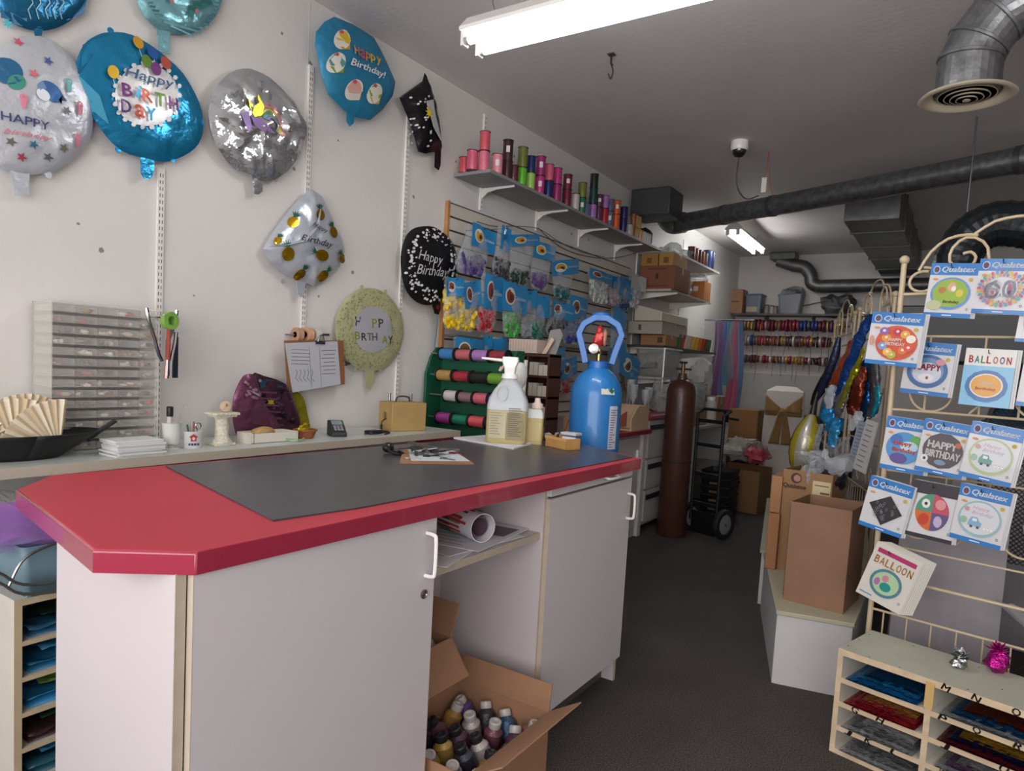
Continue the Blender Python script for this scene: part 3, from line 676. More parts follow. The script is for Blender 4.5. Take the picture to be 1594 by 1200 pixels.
def art(a):
    n = 0
    while n < 420:
        x, y = 522 + R.random() * 106, 448 + R.random() * 130; e = ((x - 574) / 53) ** 2 + ((y - 512) / 64) ** 2
        if .3 < e < .95: q = a.pl.px(x, y); a.rect(q[0] - .0035, q[1] - .0035, q[0] + .0035, q[1] + .0035, mat(('7f8460', '9ba070', '8d9166')[n % 3], .5)); n += 1
    a.pell(576, 513, 30, 36, mat('a9a9b0', .4), 24)
    for ch, x, y, c in (('H', 553, 500, '33332f'), ('P', 578, 503, '8a8a28'), ('P', 588, 503, '33332f'), ('B', 552, 522, '8a8a28'), ('R', 562, 524, '33332f'), ('T', 570, 524, '6a6a4a'), ('H', 578, 524, '5a5a58'), ('A', 594, 528, '8a8a28'), ('Y', 603, 529, '33332f')):
        a.ptext(ch, (x - 4, y), (x + 4, y), mat(c), 14 if y < 510 else 12, bold=.01)
wall_balloon('pale gold confetti HAPP BIRTHDAY balloon low on the wall above the card terminal', .03, ellp(575, 513, 53, 65, -.08), mat('b6b68c', .5, .2, bump=.15), art, [(568, 574), (582, 576), (581, 595), (576, 607), (570, 602)], [(563, 447), (600, 454), (553, 574), (592, 578)], seed=10, depth=.02)

# ---------------------------------------------------------------- long wall shelf and what stands on it
SZ = .955; SX = -2.345
M_shelfw = mat('c3c9c4', .35); 
t = thing('wall_shelf', 'long pale laminate shelf along the left wall', 'shelf', (WX, 1.4, SZ))
ye_ = 3.08
b = MB(); b.box((WX + .013, -.6, SZ - .032), (SX, ye_, SZ), M_shelfw); b.box((SX - .0005, -.6, SZ - .0325), (SX + .0015, ye_, SZ + .0003), mat('b4ab98', .5)); b.build('shelf_board', t, True)
for y in (.82, 1.545, 2.284, 2.93):
    b = MB(); b.prism([(WX + .012, y - .004, SZ - .033), (SX - .06, y - .004, SZ - .033), (SX - .06, y - .004, SZ - .045), (WX + .012, y - .004, SZ - .1)], (0, .008, 0), trk); b.build('bracket', t, True)
SP = ZP(SZ)
def spt(x, y, lo=.06):
    """where something stands on the shelf, kept clear of its edges"""
    p = SP.w(x, y); return V((min(max(p.x, WX + lo), SX - .03), p.y, SZ))
# black bowl basket with paper fans
c = V((-2.47, .62, SZ)); c = XP(-2.5).w(32, 715); c.z = SZ; c.x = -2.52
t = thing('black_basket', 'low black basket with an open handle at the left end of the shelf', 'basket', c)
b = MB(); bk = mat('131314', .6)
def bowl(u, v): a = 2 * PI * u; r = .06 + .07 * v; return (r * math.cos(a) * 1.05, r * math.sin(a) * 1.9, .0 + .085 * v)
b.grid(lambda u, v: bowl(u, v), 36, 5, bk); b.lathe([(0, 0), (.06, 0), (.06, .003)], bk, sx=1.05, sy=1.9, seg=36); b.build('bowl', t, solid=.004)
b = MB(); b.tube(arc_pts([(.02, .20, .05), (.05, .235, .09), (.07, .27, .12)]), .008, bk, 8); b.build('handle', t)
fans = ['cream paper fan spread at the very left of the black basket', 'cream paper fan in the middle of the black basket', 'cream paper fan leaning right in the black basket', 'small pale paper fan standing at the back of the basket']
for i, (dy, dz, a0, sc, dx) in enumerate(((-.17, .06, .5, .15, .0), (.0, .055, .15, .17, .0), (.1, .055, -.7, .17, .05), (.05, .085, .1, .15, -.07))):
    b = MB(); n = 22; pv = V((dx, dy, dz - .03))
    for k in range(n):
        th = a0 + (k / n - .5) * 1.7; th2 = a0 + ((k + 1) / n - .5) * 1.7; z_ = .006 if k % 2 else -.006
        A = pv + V((.0, math.sin(th), math.cos(th))) * sc * .12 ; B = pv + V((z_ * 1.5 + .01, math.sin(th), math.cos(th))) * 0
        P = [pv + V((.0, math.sin(q), math.cos(q))) * r_ + V((zz, 0, 0)) for q, r_, zz in ((th, .02, 0), (th, sc, z_), (th2, sc, -z_), (th2, .02, 0))]
        b.prism(P, (.0015, 0, 0), mat(('d8c9ae', 'e3d8c2', 'cdb995')[(k + i) % 3], .7))
    b.T = Matrix(); o = b.build('paper_fan', loc=c); tag(o, fans[i], 'paper fan', 'paper fans in the black basket')
# stack of white papers
c = spt(141, 692); t0 = thing('paper_stack', 'thick stack of white cards in front of the parts organiser', 'paper stack', V((-2.43, c.y, SZ)))
for k in range(9):
    b = MB(); j = (R.random() - .5) * .012; b.box((-.055 + j, -.083 + j, k * .0062), (.055 + j, .083 + j, k * .0062 + .0056), mat(('dcdedc', 'cfd2d0')[k % 2], .6)); b.build('card_bundle', t0)
# clear parts organiser
OP = XP(-2.60); A = OP.px(72, 470); B = OP.px(249, 690)
y0_, y1_ = OP.px(78, 600)[0], OP.px(246, 600)[0]; z1_ = OP.px(160, 476)[1]
t = thing('parts_organiser', 'tall clear plastic parts organiser with many small shallow drawers', 'organiser', (-2.66, (y0_ + y1_) / 2, SZ))
M_clr = mat('ecebe6', .15, alpha=.16); M_clr2 = mat('efeee6', .15, alpha=.30); M_tray = mat('cfccc4', .35, alpha=.4)
b = MB(); hh = z1_ - SZ
for y in (y0_, y1_ - .004): b.box((WX + .014, y, SZ), (-2.595, y + .004, z1_), M_clr2)
b.box((WX + .014, y0_, z1_ - .004), (-2.595, y1_, z1_), M_clr2); b.box((WX + .014, y0_, SZ), (WX + .018, y1_, z1_), mat('b3b0ac', .4))
b.build('case', t, True)
rows = 14; cols = 5; rh = hh / rows; cw = (y1_ - y0_ - .008) / cols
jn = [mat(c, .5) for c in ('8c6a5c', 'c9b79c', '6b6a5c', 'b4564c', '4c4a48', 'd8d2c4', '5c7a5c', 'a08a50', 'cfc4bc', '6c4a44')]
for r_ in range(rows):
    zz = SZ + .004 + r_ * rh
    for q in range(cols):
        yy = y0_ + .004 + q * cw
        b = MB(); b.box((WX + .02, yy + .002, zz), (-2.597, yy + cw - .002, zz + .0025), M_tray); b.box((-2.600, yy + .002, zz), (-2.597, yy + cw - .002, zz + rh * .72), M_clr)
        b.box((WX + .02, yy + .001, zz), (-2.6, yy + .0025, zz + rh * .6), M_clr)
        dk = b.build('drawer', t, True)
        if R.random() < .85:
            b = MB()
            for k in range(5):
                b.blob((-2.63 + R.random() * .02, yy + .018 + R.random() * (cw - .036), zz + .007 + R.random() * .006), (.008, .006 + R.random() * .014, .005 + R.random() * .006), R.choice(jn), 6, 4, wob=.5, seed=k)
            o = b.build('small_trinkets', dk, True); o['kind'] = 'stuff'
# pliers and scissors hanging from the end of the organiser track
hp = XP(-2.575)
def hang_px(pts, r, m, plane=hp, seg=6): return MB().tube(arc_pts([plane.w(*p) for p in pts], 5), r, m, seg)
chrome = mat('b4b6ba', .18, 1); steel = mat('8d9096', .25, 1)
t = thing('long_pliers', 'long chrome pliers with spread handles hanging on the wall track', 'pliers', hp.w(250, 560))
hang_px([(228, 479), (232, 500), (240, 525), (246, 548), (252, 562)], .007, chrome).build('left_grip', t, True)
hang_px([(275, 483), (273, 500), (268, 515), (262, 530)], .007, chrome).build('right_grip', t, True)
hang_px([(262, 528), (261, 560), (259, 589)], .009, mat('8c6a60', .3, .8)).build('jaws', t, True)
hang_px([(228, 492), (258, 495)], .003, steel).build('spring_arm', t, True)
q = hp.off(.02).w(261, 499); b = MB(); b.lathe([(.017, 0), (.034, 0), (.034, .022), (.017, .022), (.017, 0)], mat('7fb050', .35), q, (1, .2, 0), 26)
tag(b.build('tape_roll'), 'green tape roll hung over the long pliers', 'tape')
b = MB(); a_ = hp.off(.03); b.tube([a_.w(263, 510), a_.w(262, 540), a_.w(261, 560)], .008, mat('9c4436', .4), 8); t2 = thing('screwdriver', 'red-handled tool hanging below the green tape roll', 'tool', a_.w(262, 560)); b.build('handle', t2, True)
MB().tube([a_.w(261, 560), a_.w(260, 585)], .003, steel, 6).build('shaft', t2, True)
t2 = thing('cutting_shears', 'steel shears with dark blade hanging at the right of the pliers', 'shears', a_.w(270, 586))
MB().tube(arc_pts([a_.w(274, 517), a_.w(272, 535), a_.w(267, 560), a_.w(266, 586)], 4), [.008, .008] + [.007] * 11, chrome, 8).build('grip', t2, True)
MB().prism([a_.w(271, 524), a_.w(277, 524), a_.w(276, 588), a_.w(268, 588)], (.004, 0, 0), mat('3c4450', .3, .9)).build('blade', t2, True)
MB().tube([WP.w(255, 488), hp.off(.05).w(255, 490)], .004, steel, 6).build('hook_pin', t, True)
def foot(xp, px, py):
    """base point on the wall shelf for something whose foot shows at (px, py), at distance xp from the wall side"""
    p = XP(xp).w(px, py); return V((xp, p.y, SZ))
def hsz(xp, a, b): return abs(XP(xp).px(*a)[1] - XP(xp).px(*b)[1])
# white footed vase with marker and beads
c = foot(-2.48, 267, 678); s_ = hsz(-2.48, (267, 678), (267, 632))
t = thing('white_vase', 'white ribbed vase on a small foot holding pens and beads', 'vase', c)
b = MB(); b.lathe([(0, 0), (.026, 0), (.026, .004), (.012, .008), (.012, .016), (.026, .02), (.030, .05), (.0345, .098), (.036, .10), (.033, .10), (.029, .05), (.02, .022), (0, .022)], mat('dcdcd8', .4), seg=36); b.build('bowl', t)
t = thing('black_marker', 'fat marker with a black cap standing in the white vase', 'marker', c + V((0, -.008, .024)))
b = MB(); b.cyl((0, 0, 0), (0, 0, .105), .009, mat('c9bfc0'), 12); b.build('barrel', t); b = MB(); b.lathe([(.011, 0), (.012, .005), (.012, .035), (.009, .038)], mat('1b1b1d', .4), (0, 0, .1), seg=14); b.build('cap', t)
b = MB()
for k in range(16):
    a_ = R.random() * 6.28; b.blob((.02 * math.cos(a_), .022 * math.sin(a_), .095 + R.random() * .02), .008, mat(('b85a8c', 'd8c060', '8c5aa0', 'd88ca0', 'c04860')[k % 5], .3), 8, 5)
b.T = Matrix.Translation(c); o = b.build('beads'); tag(o, 'pink and yellow beads heaped in the white vase', 'beads', kind='stuff')
b = MB(); b.cyl(c + V((.0, .012, .05)), c + V((.01, .04, .17)), .002, mat('9c9c98', .3, .7), 6); tag(b.build('thin_rod'), 'thin grey rod standing in the white vase', 'rod')
# oval tin with red emblem
c = foot(-2.46, 300, 684); t = thing('oval_tin', 'short white cup with a red emblem and blue letters', 'cup', c)
b = MB(); b.lathe([(0, 0), (.031, 0), (.0335, .004), (.034, .062), (.0365, .066), (.034, .067), (.031, .062), (.03, .006), (0, .005)], mat('d8d9d8', .3, coat=.3), seg=32, sx=.8, sy=1.05)
a = Art(); rd_ = mat('b03c40'); 
a.poly([(-.012, .05), (0, .058), (.012, .05), (.016, .044), (.010, .044), (.010, .03), (-.010, .03), (-.010, .044), (-.016, .044)], rd_); a.ell(0, .04, .005, .006, mat('d8d9d8')); [a.rect(-.018 + k * .010, .014, -.011 + k * .010, .022, mat('2c3c64')) for k in range(4)]
def oncup(x, z, c_): th = x / .036 - .35; r_ = .0345 + c_; return V((r_ * .8 * math.cos(th), r_ * 1.05 * math.sin(th), z))
a.emit(b, oncup); b.build('cup_body', t)
for k, (dx, dy, cc, nm) in enumerate(((.005, -.018, '2f5c34', 'dark green pen leaning out of the cup with the red emblem'), (0, .004, '8c4c40', 'brown stick standing in the cup with the red emblem'), (-.01, .012, 'b8b4ac', 'grey stick standing in the cup with the red emblem'))):
    b = MB(); b.cyl(c + V((dx, dy * .6, .012)), c + V((dx - .008, dy - .004 + (.0, .008, -.012)[k], .092 + .01 * (k != 0))), .0035, mat(cc), 8); tag(b.build('pencil'), nm, 'pencil')
b = MB(); q = c + V((0, .022, .085)); b.tube([q + V((0, math.cos(i * .785) * .012, math.sin(i * .785) * .012)) for i in range(8)], .002, steel, 5, True); b.cyl(q - V((0, .003, .012)), q - V((0, .008, .07)), .002, steel, 6); tag(b.build('ring_tool'), 'small ring-ended wire tool in the red emblem cup', 'tool')
# crackled pedestal with a small round clock
c = foot(-2.48, 345, 681); crk = mat('d9d4c0', .7, bump=.6, bscale=120, var=.22, vscale=90)
t = thing('plaster_pedestal', 'crackled white fluted column pedestal on the shelf', 'pedestal', c)
b = MB(); b.box((-.032, -.045, 0), (.032, .045, .012), crk); b.build('plinth', t, bev=.003)
b = MB(); n = 40; pr = [(.036, .012), (.034, .022), (.027, .03), (.025, .036), (.0245, .10), (.027, .108), (.032, .116)]
vs = []; fs = []
for r_, z in pr:
    for i in range(n):
        th = 2 * PI * i / n; rr = r_ * (1 - (.07 * (1 + math.cos(th * 12)) / 2 if .03 < z < .105 else 0)); vs.append((rr * math.cos(th), rr * 1.1 * math.sin(th), z))
for j in range(len(pr) - 1):
    for i in range(n): fs.append((j * n + i, j * n + (i + 1) % n, (j + 1) * n + (i + 1) % n, (j + 1) * n + i))
b.add(vs, fs, crk); b.build('shaft', t)
b = MB(); b.box((-.034, -.046, .116), (.034, .046, .124), crk); b.box((-.04, -.056, .124), (.04, .056, .134), crk); b.build('capital', t, bev=.002)
t = thing('table_clock', 'small round beige clock sitting on the crackled pedestal', 'clock', c + V((0, .012, .134)))
b = MB(); b.lathe([(0, 0), (.021, 0), (.022, .004), (.022, .011), (.019, .013), (0, .0125)], mat('bfa88c', .4), (0, 0, .022), (.9, -.3, .15), 28); b.build('case', t)
b = MB(); q = V((0, 0, .022)) + V((.9, -.3, .15)).normalized() * .014; b.tube([q, q + V((.002, .002, .012))], .001, mat('2c2420'), 5); b.tube([q, q + V((.002, .008, .005))], .001, mat('2c2420'), 5); b.build('hands', t)
b = MB(); b.box((-.012, -.012, 0), (.004, .012, .003), mat('bfa88c')); b.build('foot', t)
# stack of foil leaning against the wall
def leaning(label, xo, pts, m, art, seed, px_off=0, **k):
    p = XP(xo); sh = Sheet(p, pts, .02, .014, 11, seed, True); q = p.at(sh.c.x, sh.c.y)
    b = MB(); sh.mesh(b, m)
    if art: a = PArt(p); art(a); a.emit(b, sh.surf, .0005, .0015)
    return tag(b.build('folded_foil_balloon'), label, 'balloon', 'folded balloons leaning on the wall')
leaning('folded yellow pineapple foil balloon behind the other folded ones', -2.70, [(430, 600), (455, 606), (472, 618), (478, 645), (482, 664), (474, 681), (450, 681), (430, 660)], mat('a39a22', .25, .6, bump=.5, bscale=25), None, 21)
def art(a):
    a.ppoly([(400, 588), (438, 594), (436, 602), (402, 604)], mat('1f5c70', .3, .5)); a.ppoly([(400, 610), (440, 604), (462, 650), (454, 660), (420, 640)], mat('1c1418', .3, .3))
    for k in range(12): a.pell(404 + R.random() * 50, 612 + R.random() * 40, 3, 2, mat('5c4a66', .3, .4), 6)
    a.pstar(415, 625, 7, mat('a89c28'), 6)
leaning('folded dark balloon with teal and black bands in the leaning pile', -2.66, [(392, 584), (410, 585), (438, 594), (452, 610), (466, 648), (470, 681), (440, 681), (410, 681), (385, 640)], mat('4e2c3c', .25, .5, bump=.5, bscale=25), art, 22)
def art(a):
    for k in range(7): a.ppoly([(372 + k * 3, 606 + k * 10), (430 + k * 2, 610 + k * 10), (430 + k * 2, 613 + k * 10), (372 + k * 3, 609 + k * 10)], mat('744258', .3, .4))
    for k in range(16): a.pell(375 + R.random() * 30, 592 + R.random() * 35, 2.5, 2.5, mat('a07a8c', .3, .4), 6)
    a.ppoly([(382, 606), (396, 612), (398, 617), (384, 609)], mat('e8e4ea', .1, .9))  # painted glint: pale patch put into the artwork as a highlight on the foil
leaning('folded mauve balloon with faint stripes at the front of the leaning pile', -2.62, [(372, 596), (382, 583), (396, 584), (402, 600), (410, 625), (428, 650), (438, 681), (400, 683), (372, 683), (362, 650), (364, 618)], mat('70405a', .28, .5, bump=.5, bscale=25), art, 23)
# white tray with a bun-shaped sponge, small basket, terminal, cables, tan box
c = foot(-2.5, 418, 682); t = thing('white_tray', 'open white cardboard tray on the shelf', 'tray', c)
b = MB(); wh = mat('d8d4c6', .55)
w2, d2_, hh = .115, .055, .042
for a_, b_ in (((-d2_, -w2, 0), (d2_, w2, .002)), ((-d2_, -w2, 0), (-d2_ + .002, w2, hh)), ((d2_ - .002, -w2, 0), (d2_, w2, hh)), ((-d2_, -w2, 0), (d2_, -w2 + .002, hh)), ((-d2_, w2 - .002, 0), (d2_, w2, hh))): b.box(a_, b_, wh)
b.build('box', t); b = MB(); b.box((-.02, -w2 - .028, 0), (.045, -w2 - .003, .046), wh); tag(b.build('white_carton', loc=c), 'tiny white carton left of the open tray', 'carton')
b = MB(); b.blob((0, 0, .024), (.03, .058, .026), mat('b08c58', .8, bump=.6, bscale=90, var=.15), 18, 10, wob=.15); o = b.build('sponge', loc=c + V((0, -.03, .014))); tag(o, 'tan natural sponge in the white cardboard tray', 'sponge')
b = MB(); b.grid(lambda u, v: (.03 + .03 * math.sin(u * 3), -.05 + .1 * u, .006 + .008 * math.sin(u * 6 + v * 3) + .004 * v), 8, 3, mat('9cb894', .5)); o = b.build('leaf_card', loc=foot(-2.46, 452, 683)); tag(o, 'small pale green and white paper lying beside the tray', 'paper')
c = foot(-2.5, 475, 676); t = thing('wicker_basket', 'small round brown wicker basket', 'basket', c)
wk = mat('9c5c36', .65, bump=.8, bscale=70, var=.2, vscale=60)
b = MB(); b.lathe([(0, 0), (.036, 0), (.05, .035), (.053, .038), (.048, .037), (.034, .005), (0, .004)], wk, seg=30); b.build('weave', t)
b = MB(); b.tube([(.052 * math.cos(i * .35), .052 * math.sin(i * .35), .038 + .0015 * (i % 2)) for i in range(18)], .0035, wk, 6, True); b.build('rim', t)
b = MB(); b.blob((0, -.01, .045), (.02, .03, .022), mat('c9b91e', .2, .7, bump=.5, bscale=40), 10, 7, wob=.9); tag(b.build('foil_scrap', loc=c), 'crumpled yellow foil in the brown wicker basket', 'foil')
c = foot(-2.5, 524, 675); t = thing('card_terminal', 'dark grey card payment terminal on the shelf', 'card terminal', c, rz=-.5)
dk = mat('2e2f33', .45); b = MB(); b.prism([(-.05, -.036, 0), (.06, -.036, 0), (.06, -.036, .018), (-.03, -.036, .072), (-.05, -.036, .072)], (0, .072, 0), dk); b.build('body', t, bev=.004)
b = MB(); T = Matrix.Translation((.018, 0, .0475)) @ Matrix.Rotation(math.atan2(.054, .09), 4, 'Y'); b.T = T; b.box((-.045, -.026, 0), (-.012, .026, .0015), mat('7d8a8c', .2)); b.build('screen', t)
for i in range(3):
    for j in range(3): b = MB(); b.T = T; b.box((-.004 + i * .014, -.022 + j * .016, 0), (.006 + i * .014, -.01 + j * .016, .003), mat('8c8e92', .5)); b.build('key', t)
c = foot(-2.47, 582, 671)
t = thing('phone_cradle', 'black handset lying in a loop of black cable', 'handset', c, rz=.1)
b = MB(); b.box((-.025, -.05, 0), (.025, .05, .02), mat('1f2024', .35)); b.build('handset', t, bev=.008); b = MB(); b.box((-.012, .02, .02), (.012, .045, .022), mat('b8bcc0', .3)); b.build('label_plate', t)
b = MB(); b.tube([(.02 + .045 * math.cos(i * .5), .005 + .082 * math.sin(i * .5), .004 + .0015 * i % .01) for i in range(25)], .0035, mat('1a1a1c', .5), 6); b.build('cable_loop', t)
c = foot(-2.5, 634, 668); c.x = -2.53
yA, yB, yC = XP(-2.45).px(597, 660)[0], XP(-2.45).px(622, 660)[0], XP(-2.45).px(671, 660)[0]
hb = hsz(-2.47, (622, 670), (622, 625))
t = thing('tan_carry_box', 'square tan hard case with a dark carrying handle', 'case', (-2.53, c.y, SZ), rz=-.28)
tan = mat('b0935c', .6, var=.08, vscale=14); b = MB(); b.box((-.07, -.115, 0), (.07, .10, hb), tan); a = Art()
a.rect(-.03, .055, -.01, .10, mat('7d5c34')); b.build('case_body', t, bev=.004)
b = MB(); Art().rect(-.012, .06, -.004, .10, mat('6c4c2c')).rect(.004, .06, .012, .10, mat('6c4c2c')).emit(b, lambda x, y, c_: V((x, -.115 - c_, y))); b.build('printed_mark', t)
b = MB(); b.tube(arc_pts([(0, -.055, hb), (0, -.045, hb + .024), (0, -.01, hb + .03), (0, .025, hb + .024), (0, .035, hb)], 5), .005, mat('3c3a38', .5), 7); b.build('handle', t)
for y in (-.075, .06): b = MB(); b.cyl((-.03, y, hb), (-.03, y, hb + .045), .007, steel, 10); b.build('clamp_post', t)
b = MB(); q = c + V((-.02, -.16, .0)); b.tube(arc_pts([q + V((.02, .12, .06)), q + V((0, .08, .07)), q + V((0, .02, .055)), q + V((.01, 0, .03))], 5), .003, mat('1a1a1c'), 6); b.cyl(q + V((.01, 0, .035)), q + V((.01, 0, .0)), .007, mat('1a1a1c'), 8); tag(b.build('plug_cable'), 'short black plug cable beside the tan case', 'cable')
# clipboard with papers, tape rolls above, small clip on the balloon
p = XP(-2.68)
t = thing('clipboard', 'brown clipboard with handwritten sheets hung on the wall', 'clipboard', p.w(490, 600))
b = MB(); b.prism([p.w(*q) for q in ((442, 530), (534, 530), (536, 598), (447, 608))][::-1], (.004, 0, 0), mat('8a5a38', .5)); b.build('board', t, True)
p2 = p.off(.006); b = MB(); b.prism([p2.w(*q) for q in ((443, 534), (525, 531), (530, 598), (455, 611))][::-1], (.002, 0, 0), mat('b9bcc2', .6))
a = PArt(p2); ink = mat('6d7078')
for k in range(5): a.pline([(453, 544 + k * 5.5), (453 + 26 + R.random() * 6, 545 + k * 5.5)], .003, ink)
for k in range(7): a.pline([(500 + k % 2 * 3, 546 + k * 6), (519 + R.random() * 5, 545 + k * 6)], .003, ink)
for k in range(5): a.pline([(460 + k * 6, 575), (462 + k * 6, 580), (459 + k * 6, 588), (464 + k * 6, 594)], .0025, ink)
a.pline([(480, 540), (484, 604)], .002, ink); a.pline([(496, 540), (499, 602)], .002, ink); a.emit(b, lambda x, y, c_: p2.at(x, y, c_ + .001), .0002); b.build('paper_sheet', t, True)
b = MB(); q = p.off(.01).w(498, 532); b.box(q + V((-.004, -.028, -.012)), q + V((.006, .028, .004)), steel); b.tube(arc_pts([q + V((.008, -.02, 0)), q + V((.01, -.01, .03)), q + V((.01, .01, .03)), q + V((.008, .02, 0))], 4), .003, chrome, 6); b.build('metal_clip', t, True)
for k, (px_, cc, nm) in enumerate(((463, 'b48c70', 'brown tape roll at the left above the clipboard'), (479, 'd0a080', 'peach tape roll in the middle above the clipboard'), (491, 'c8c4b4', 'white tape roll at the right above the clipboard'))):
    q = WP.off(.05).w(px_, 521); b = MB(); b.lathe([(.014, 0), (.034, 0), (.034, .03), (.014, .03), (.014, 0)], mat(cc, .5), q - V((0, .015, 0)), (0, 1, 0), 24); tag(b.build('tape_roll'), nm, 'tape', 'tape rolls above the clipboard')
q0_ = WP.off(.05).w(455, 521); q1_ = WP.off(.05).w(512, 521); t = thing('tape_rod', 'steel rod through the tape rolls above the clipboard', 'rod', q0_)
MB().cyl(q0_, q1_, .006, steel, 8).build('rod', t, True); MB().tube([(WX, q0_.y, q0_.z), q0_], .004, steel, 6).build('rod_arm', t, True); MB().tube([(WX, q1_.y, q1_.z), q1_], .004, steel, 6).build('rod_arm', t, True)
q = WP.off(.075).w(541, 566); b = MB(); b.prism([q + V((0, -.02, -.012)), q + V((0, .018, -.002)), q + V((0, .018, .004)), q + V((0, -.02, .014))], (.006, 0, 0), chrome); b.tube([q + V((.003, -.02, .012)), q + V((.003, -.035, .02))], .002, chrome, 5); tag(b.build('bulldog_clip'), 'small chrome bulldog clip at the edge of the gold confetti balloon', 'clip')
# ---------------------------------------------------------------- on the counter
CT = ZP(TZ + .004)
def cpt(x, y): p = CT.w(x, y); return V((p.x, p.y, TZ + .0045))
# tray of paper sheets under the jug
q = [cpt(*k) for k in ((640 + 70, 683), (738, 680), (838, 689), (798, 699))]
b = MB(); b.prism([cpt(706, 683), cpt(800, 700), cpt(836, 690), cpt(760, 679)], (0, 0, .007), mat('d9d9d9', .6))
tag(b.build('paper_pad'), 'white paper pad on the mat under the spray jug', 'paper')
# spray jug
c = cpt(782, 694) + V((-.02, .03, .0075)); c = ZP(TZ + .012).w(788, 688)
dist = (c - EYE).length; k = dist / F_PX
t = thing('spray_jug', 'big translucent trigger-spray jug half full of pale yellow cleaner', 'spray bottle', c, rz=.5)
M_jug = mat('c6ccd0', .3, alpha=.82); M_liq = mat('b5aa78', .3); 
W2, D2 = 31 * k, 22 * k; H1 = 50 * k
def rr(w_, d_, z, n=6, r=.3):
    P = []; rad = min(w_, d_) * r
    for cx_, cy_, a0 in ((w_ - rad, d_ - rad, 0), (-w_ + rad, d_ - rad, PI / 2), (-w_ + rad, -d_ + rad, PI), (w_ - rad, -d_ + rad, 1.5 * PI)):
        for i in range(n): a_ = a0 + PI / 2 * i / (n - 1); P.append(V((cx_ + rad * math.cos(a_), cy_ + rad * math.sin(a_), z)))
    return P
def loft(b, secs, m, cap=True):
    n = len(secs[0]); vs = [p for s_ in secs for p in s_]
    fs = [(j * n + i, j * n + (i + 1) % n, (j + 1) * n + (i + 1) % n, (j + 1) * n + i) for j in range(len(secs) - 1) for i in range(n)]
    if cap: fs += [tuple(range(n))[::-1], tuple((len(secs) - 1) * n + i for i in range(n))]
    return b.add(vs, fs, m)
b = MB(); loft(b, [rr(W2 * .94, D2 * .94, 0), rr(W2, D2, .006), rr(W2, D2, H1), rr(W2 * .97, D2 * .97, H1)], M_liq); b.build('liquid_fill', t)
b = MB(); loft(b, [rr(W2, D2, H1 + .001), rr(W2, D2, H1 + 8 * k), rr(W2 * .92, D2 * .92, H1 + 18 * k), rr(W2 * .7, D2 * .78, H1 + 32 * k, r=.5), rr(W2 * .42, D2 * .55, H1 + 44 * k, r=.9), rr(W2 * .32, D2 * .45, H1 + 50 * k, r=.95)], M_jug)
a = Art(); a.ring(-W2 * .3, H1 + 26 * k, 9 * k, 13 * k, 2 * k, mat('b0b6bc', .4)); a.emit(b, lambda x, z, c_: V((x, -D2 * 1.0 - c_, z))); b.build('jug_shoulder', t)
b = MB(); a = Art(); a.rect(-W2 * .85, 8 * k, -W2 * .02, H1 * .92, mat('b9b294', .5)); a.rect(W2 * .02, 6 * k, W2 * .85, H1 * .95, mat('8c8460', .5))
for i in range(14): a.rect(W2 * .1, 12 * k + i * 3.2 * k, W2 * (.5 + .3 * R.random()), 13 * k + i * 3.2 * k, mat('5a5644'))
for i in range(9): a.rect(-W2 * .8, 14 * k + i * 4 * k, -W2 * (.2 + .3 * R.random()), 15 * k + i * 4 * k, mat('8a8468'))
a.emit(b, lambda x, z, c_: V((x, -D2 - c_, z))); b.build('label', t)
b = MB(); b.cyl((0, 0, H1 + 49 * k), (0, 0, H1 + 56 * k), W2 * .42, M_enam, 20, W2 * .38)
loft(b, [rr(8 * k, 9 * k, H1 + 56 * k), rr(9 * k, 10 * k, H1 + 66 * k), rr(13 * k, 10 * k, H1 + 76 * k), rr(12 * k, 9 * k, H1 + 82 * k)], M_enam); b.build('trigger_head', t)
b = MB(); b.cyl((-12 * k, 0, H1 + 76 * k), (-45 * k, 0, H1 + 78 * k), 2.6 * k, M_enam, 10, 1.6 * k); b.build('nozzle', t)
b = MB(); b.tube(arc_pts([(-9 * k, 0, H1 + 70 * k), (-16 * k, 0, H1 + 60 * k), (-14 * k, 0, H1 + 66 * k)]), 2 * k, mat('c9a8a0', .4), 8); b.build('trigger', t)
# second sprayer standing behind it
c2 = c + V((-.06, .17, -.0075)); k2 = (c2 - EYE).length / F_PX
t = thing('spray_bottle', 'white sprayer bottle standing behind the big jug', 'spray bottle', c2)
b = MB(); b.lathe([(0, 0), (.04, 0), (.045, .01), (.045, .12), (.04, .17), (.018, .21), (.016, .24)], mat('dfe0e0', .4), seg=24); b.build('bottle', t)
b = MB(); b.blob((0, .01, .31), (.03, .045, .065), mat('dcdcd8', .4), 16, 10); b.build('pump_head', t)
b = MB(); b.tube([(0, -.0, .24), (0, .0, .28)], .02, mat('e6e6e4'), 12); b.build('collar', t)
# small bottle of yellow liquid with a white cap
c = ZP(TZ + .012).w(828, 690) + V((-.03, .05, -.0075))
t = thing('liquid_soap_bottle', 'squat square bottle of pale yellow liquid with a white cap', 'bottle', c, rz=.5)
kk = (c - EYE).length / F_PX
b = MB(); loft(b, [rr(16 * kk, 12 * kk, 0), rr(16 * kk, 12 * kk, 40 * kk)], mat('b8a468', .3)); b.build('liquid_fill', t); b = MB(); loft(b, [rr(16 * kk, 12 * kk, 40.2 * kk), rr(15 * kk, 11 * kk, 50 * kk), rr(12 * kk, 10 * kk, 54 * kk)], mat('c9d0cc', .3)); b.build('bottle_top', t)
b = MB(); b.lathe([(7 * kk, 0), (9 * kk, 2 * kk), (9 * kk, 8 * kk), (5 * kk, 10 * kk), (4 * kk, 17 * kk), (0, 17 * kk)], mat('e0cfc4', .4), (5 * kk, 0, 54 * kk)); b.build('cap', t)
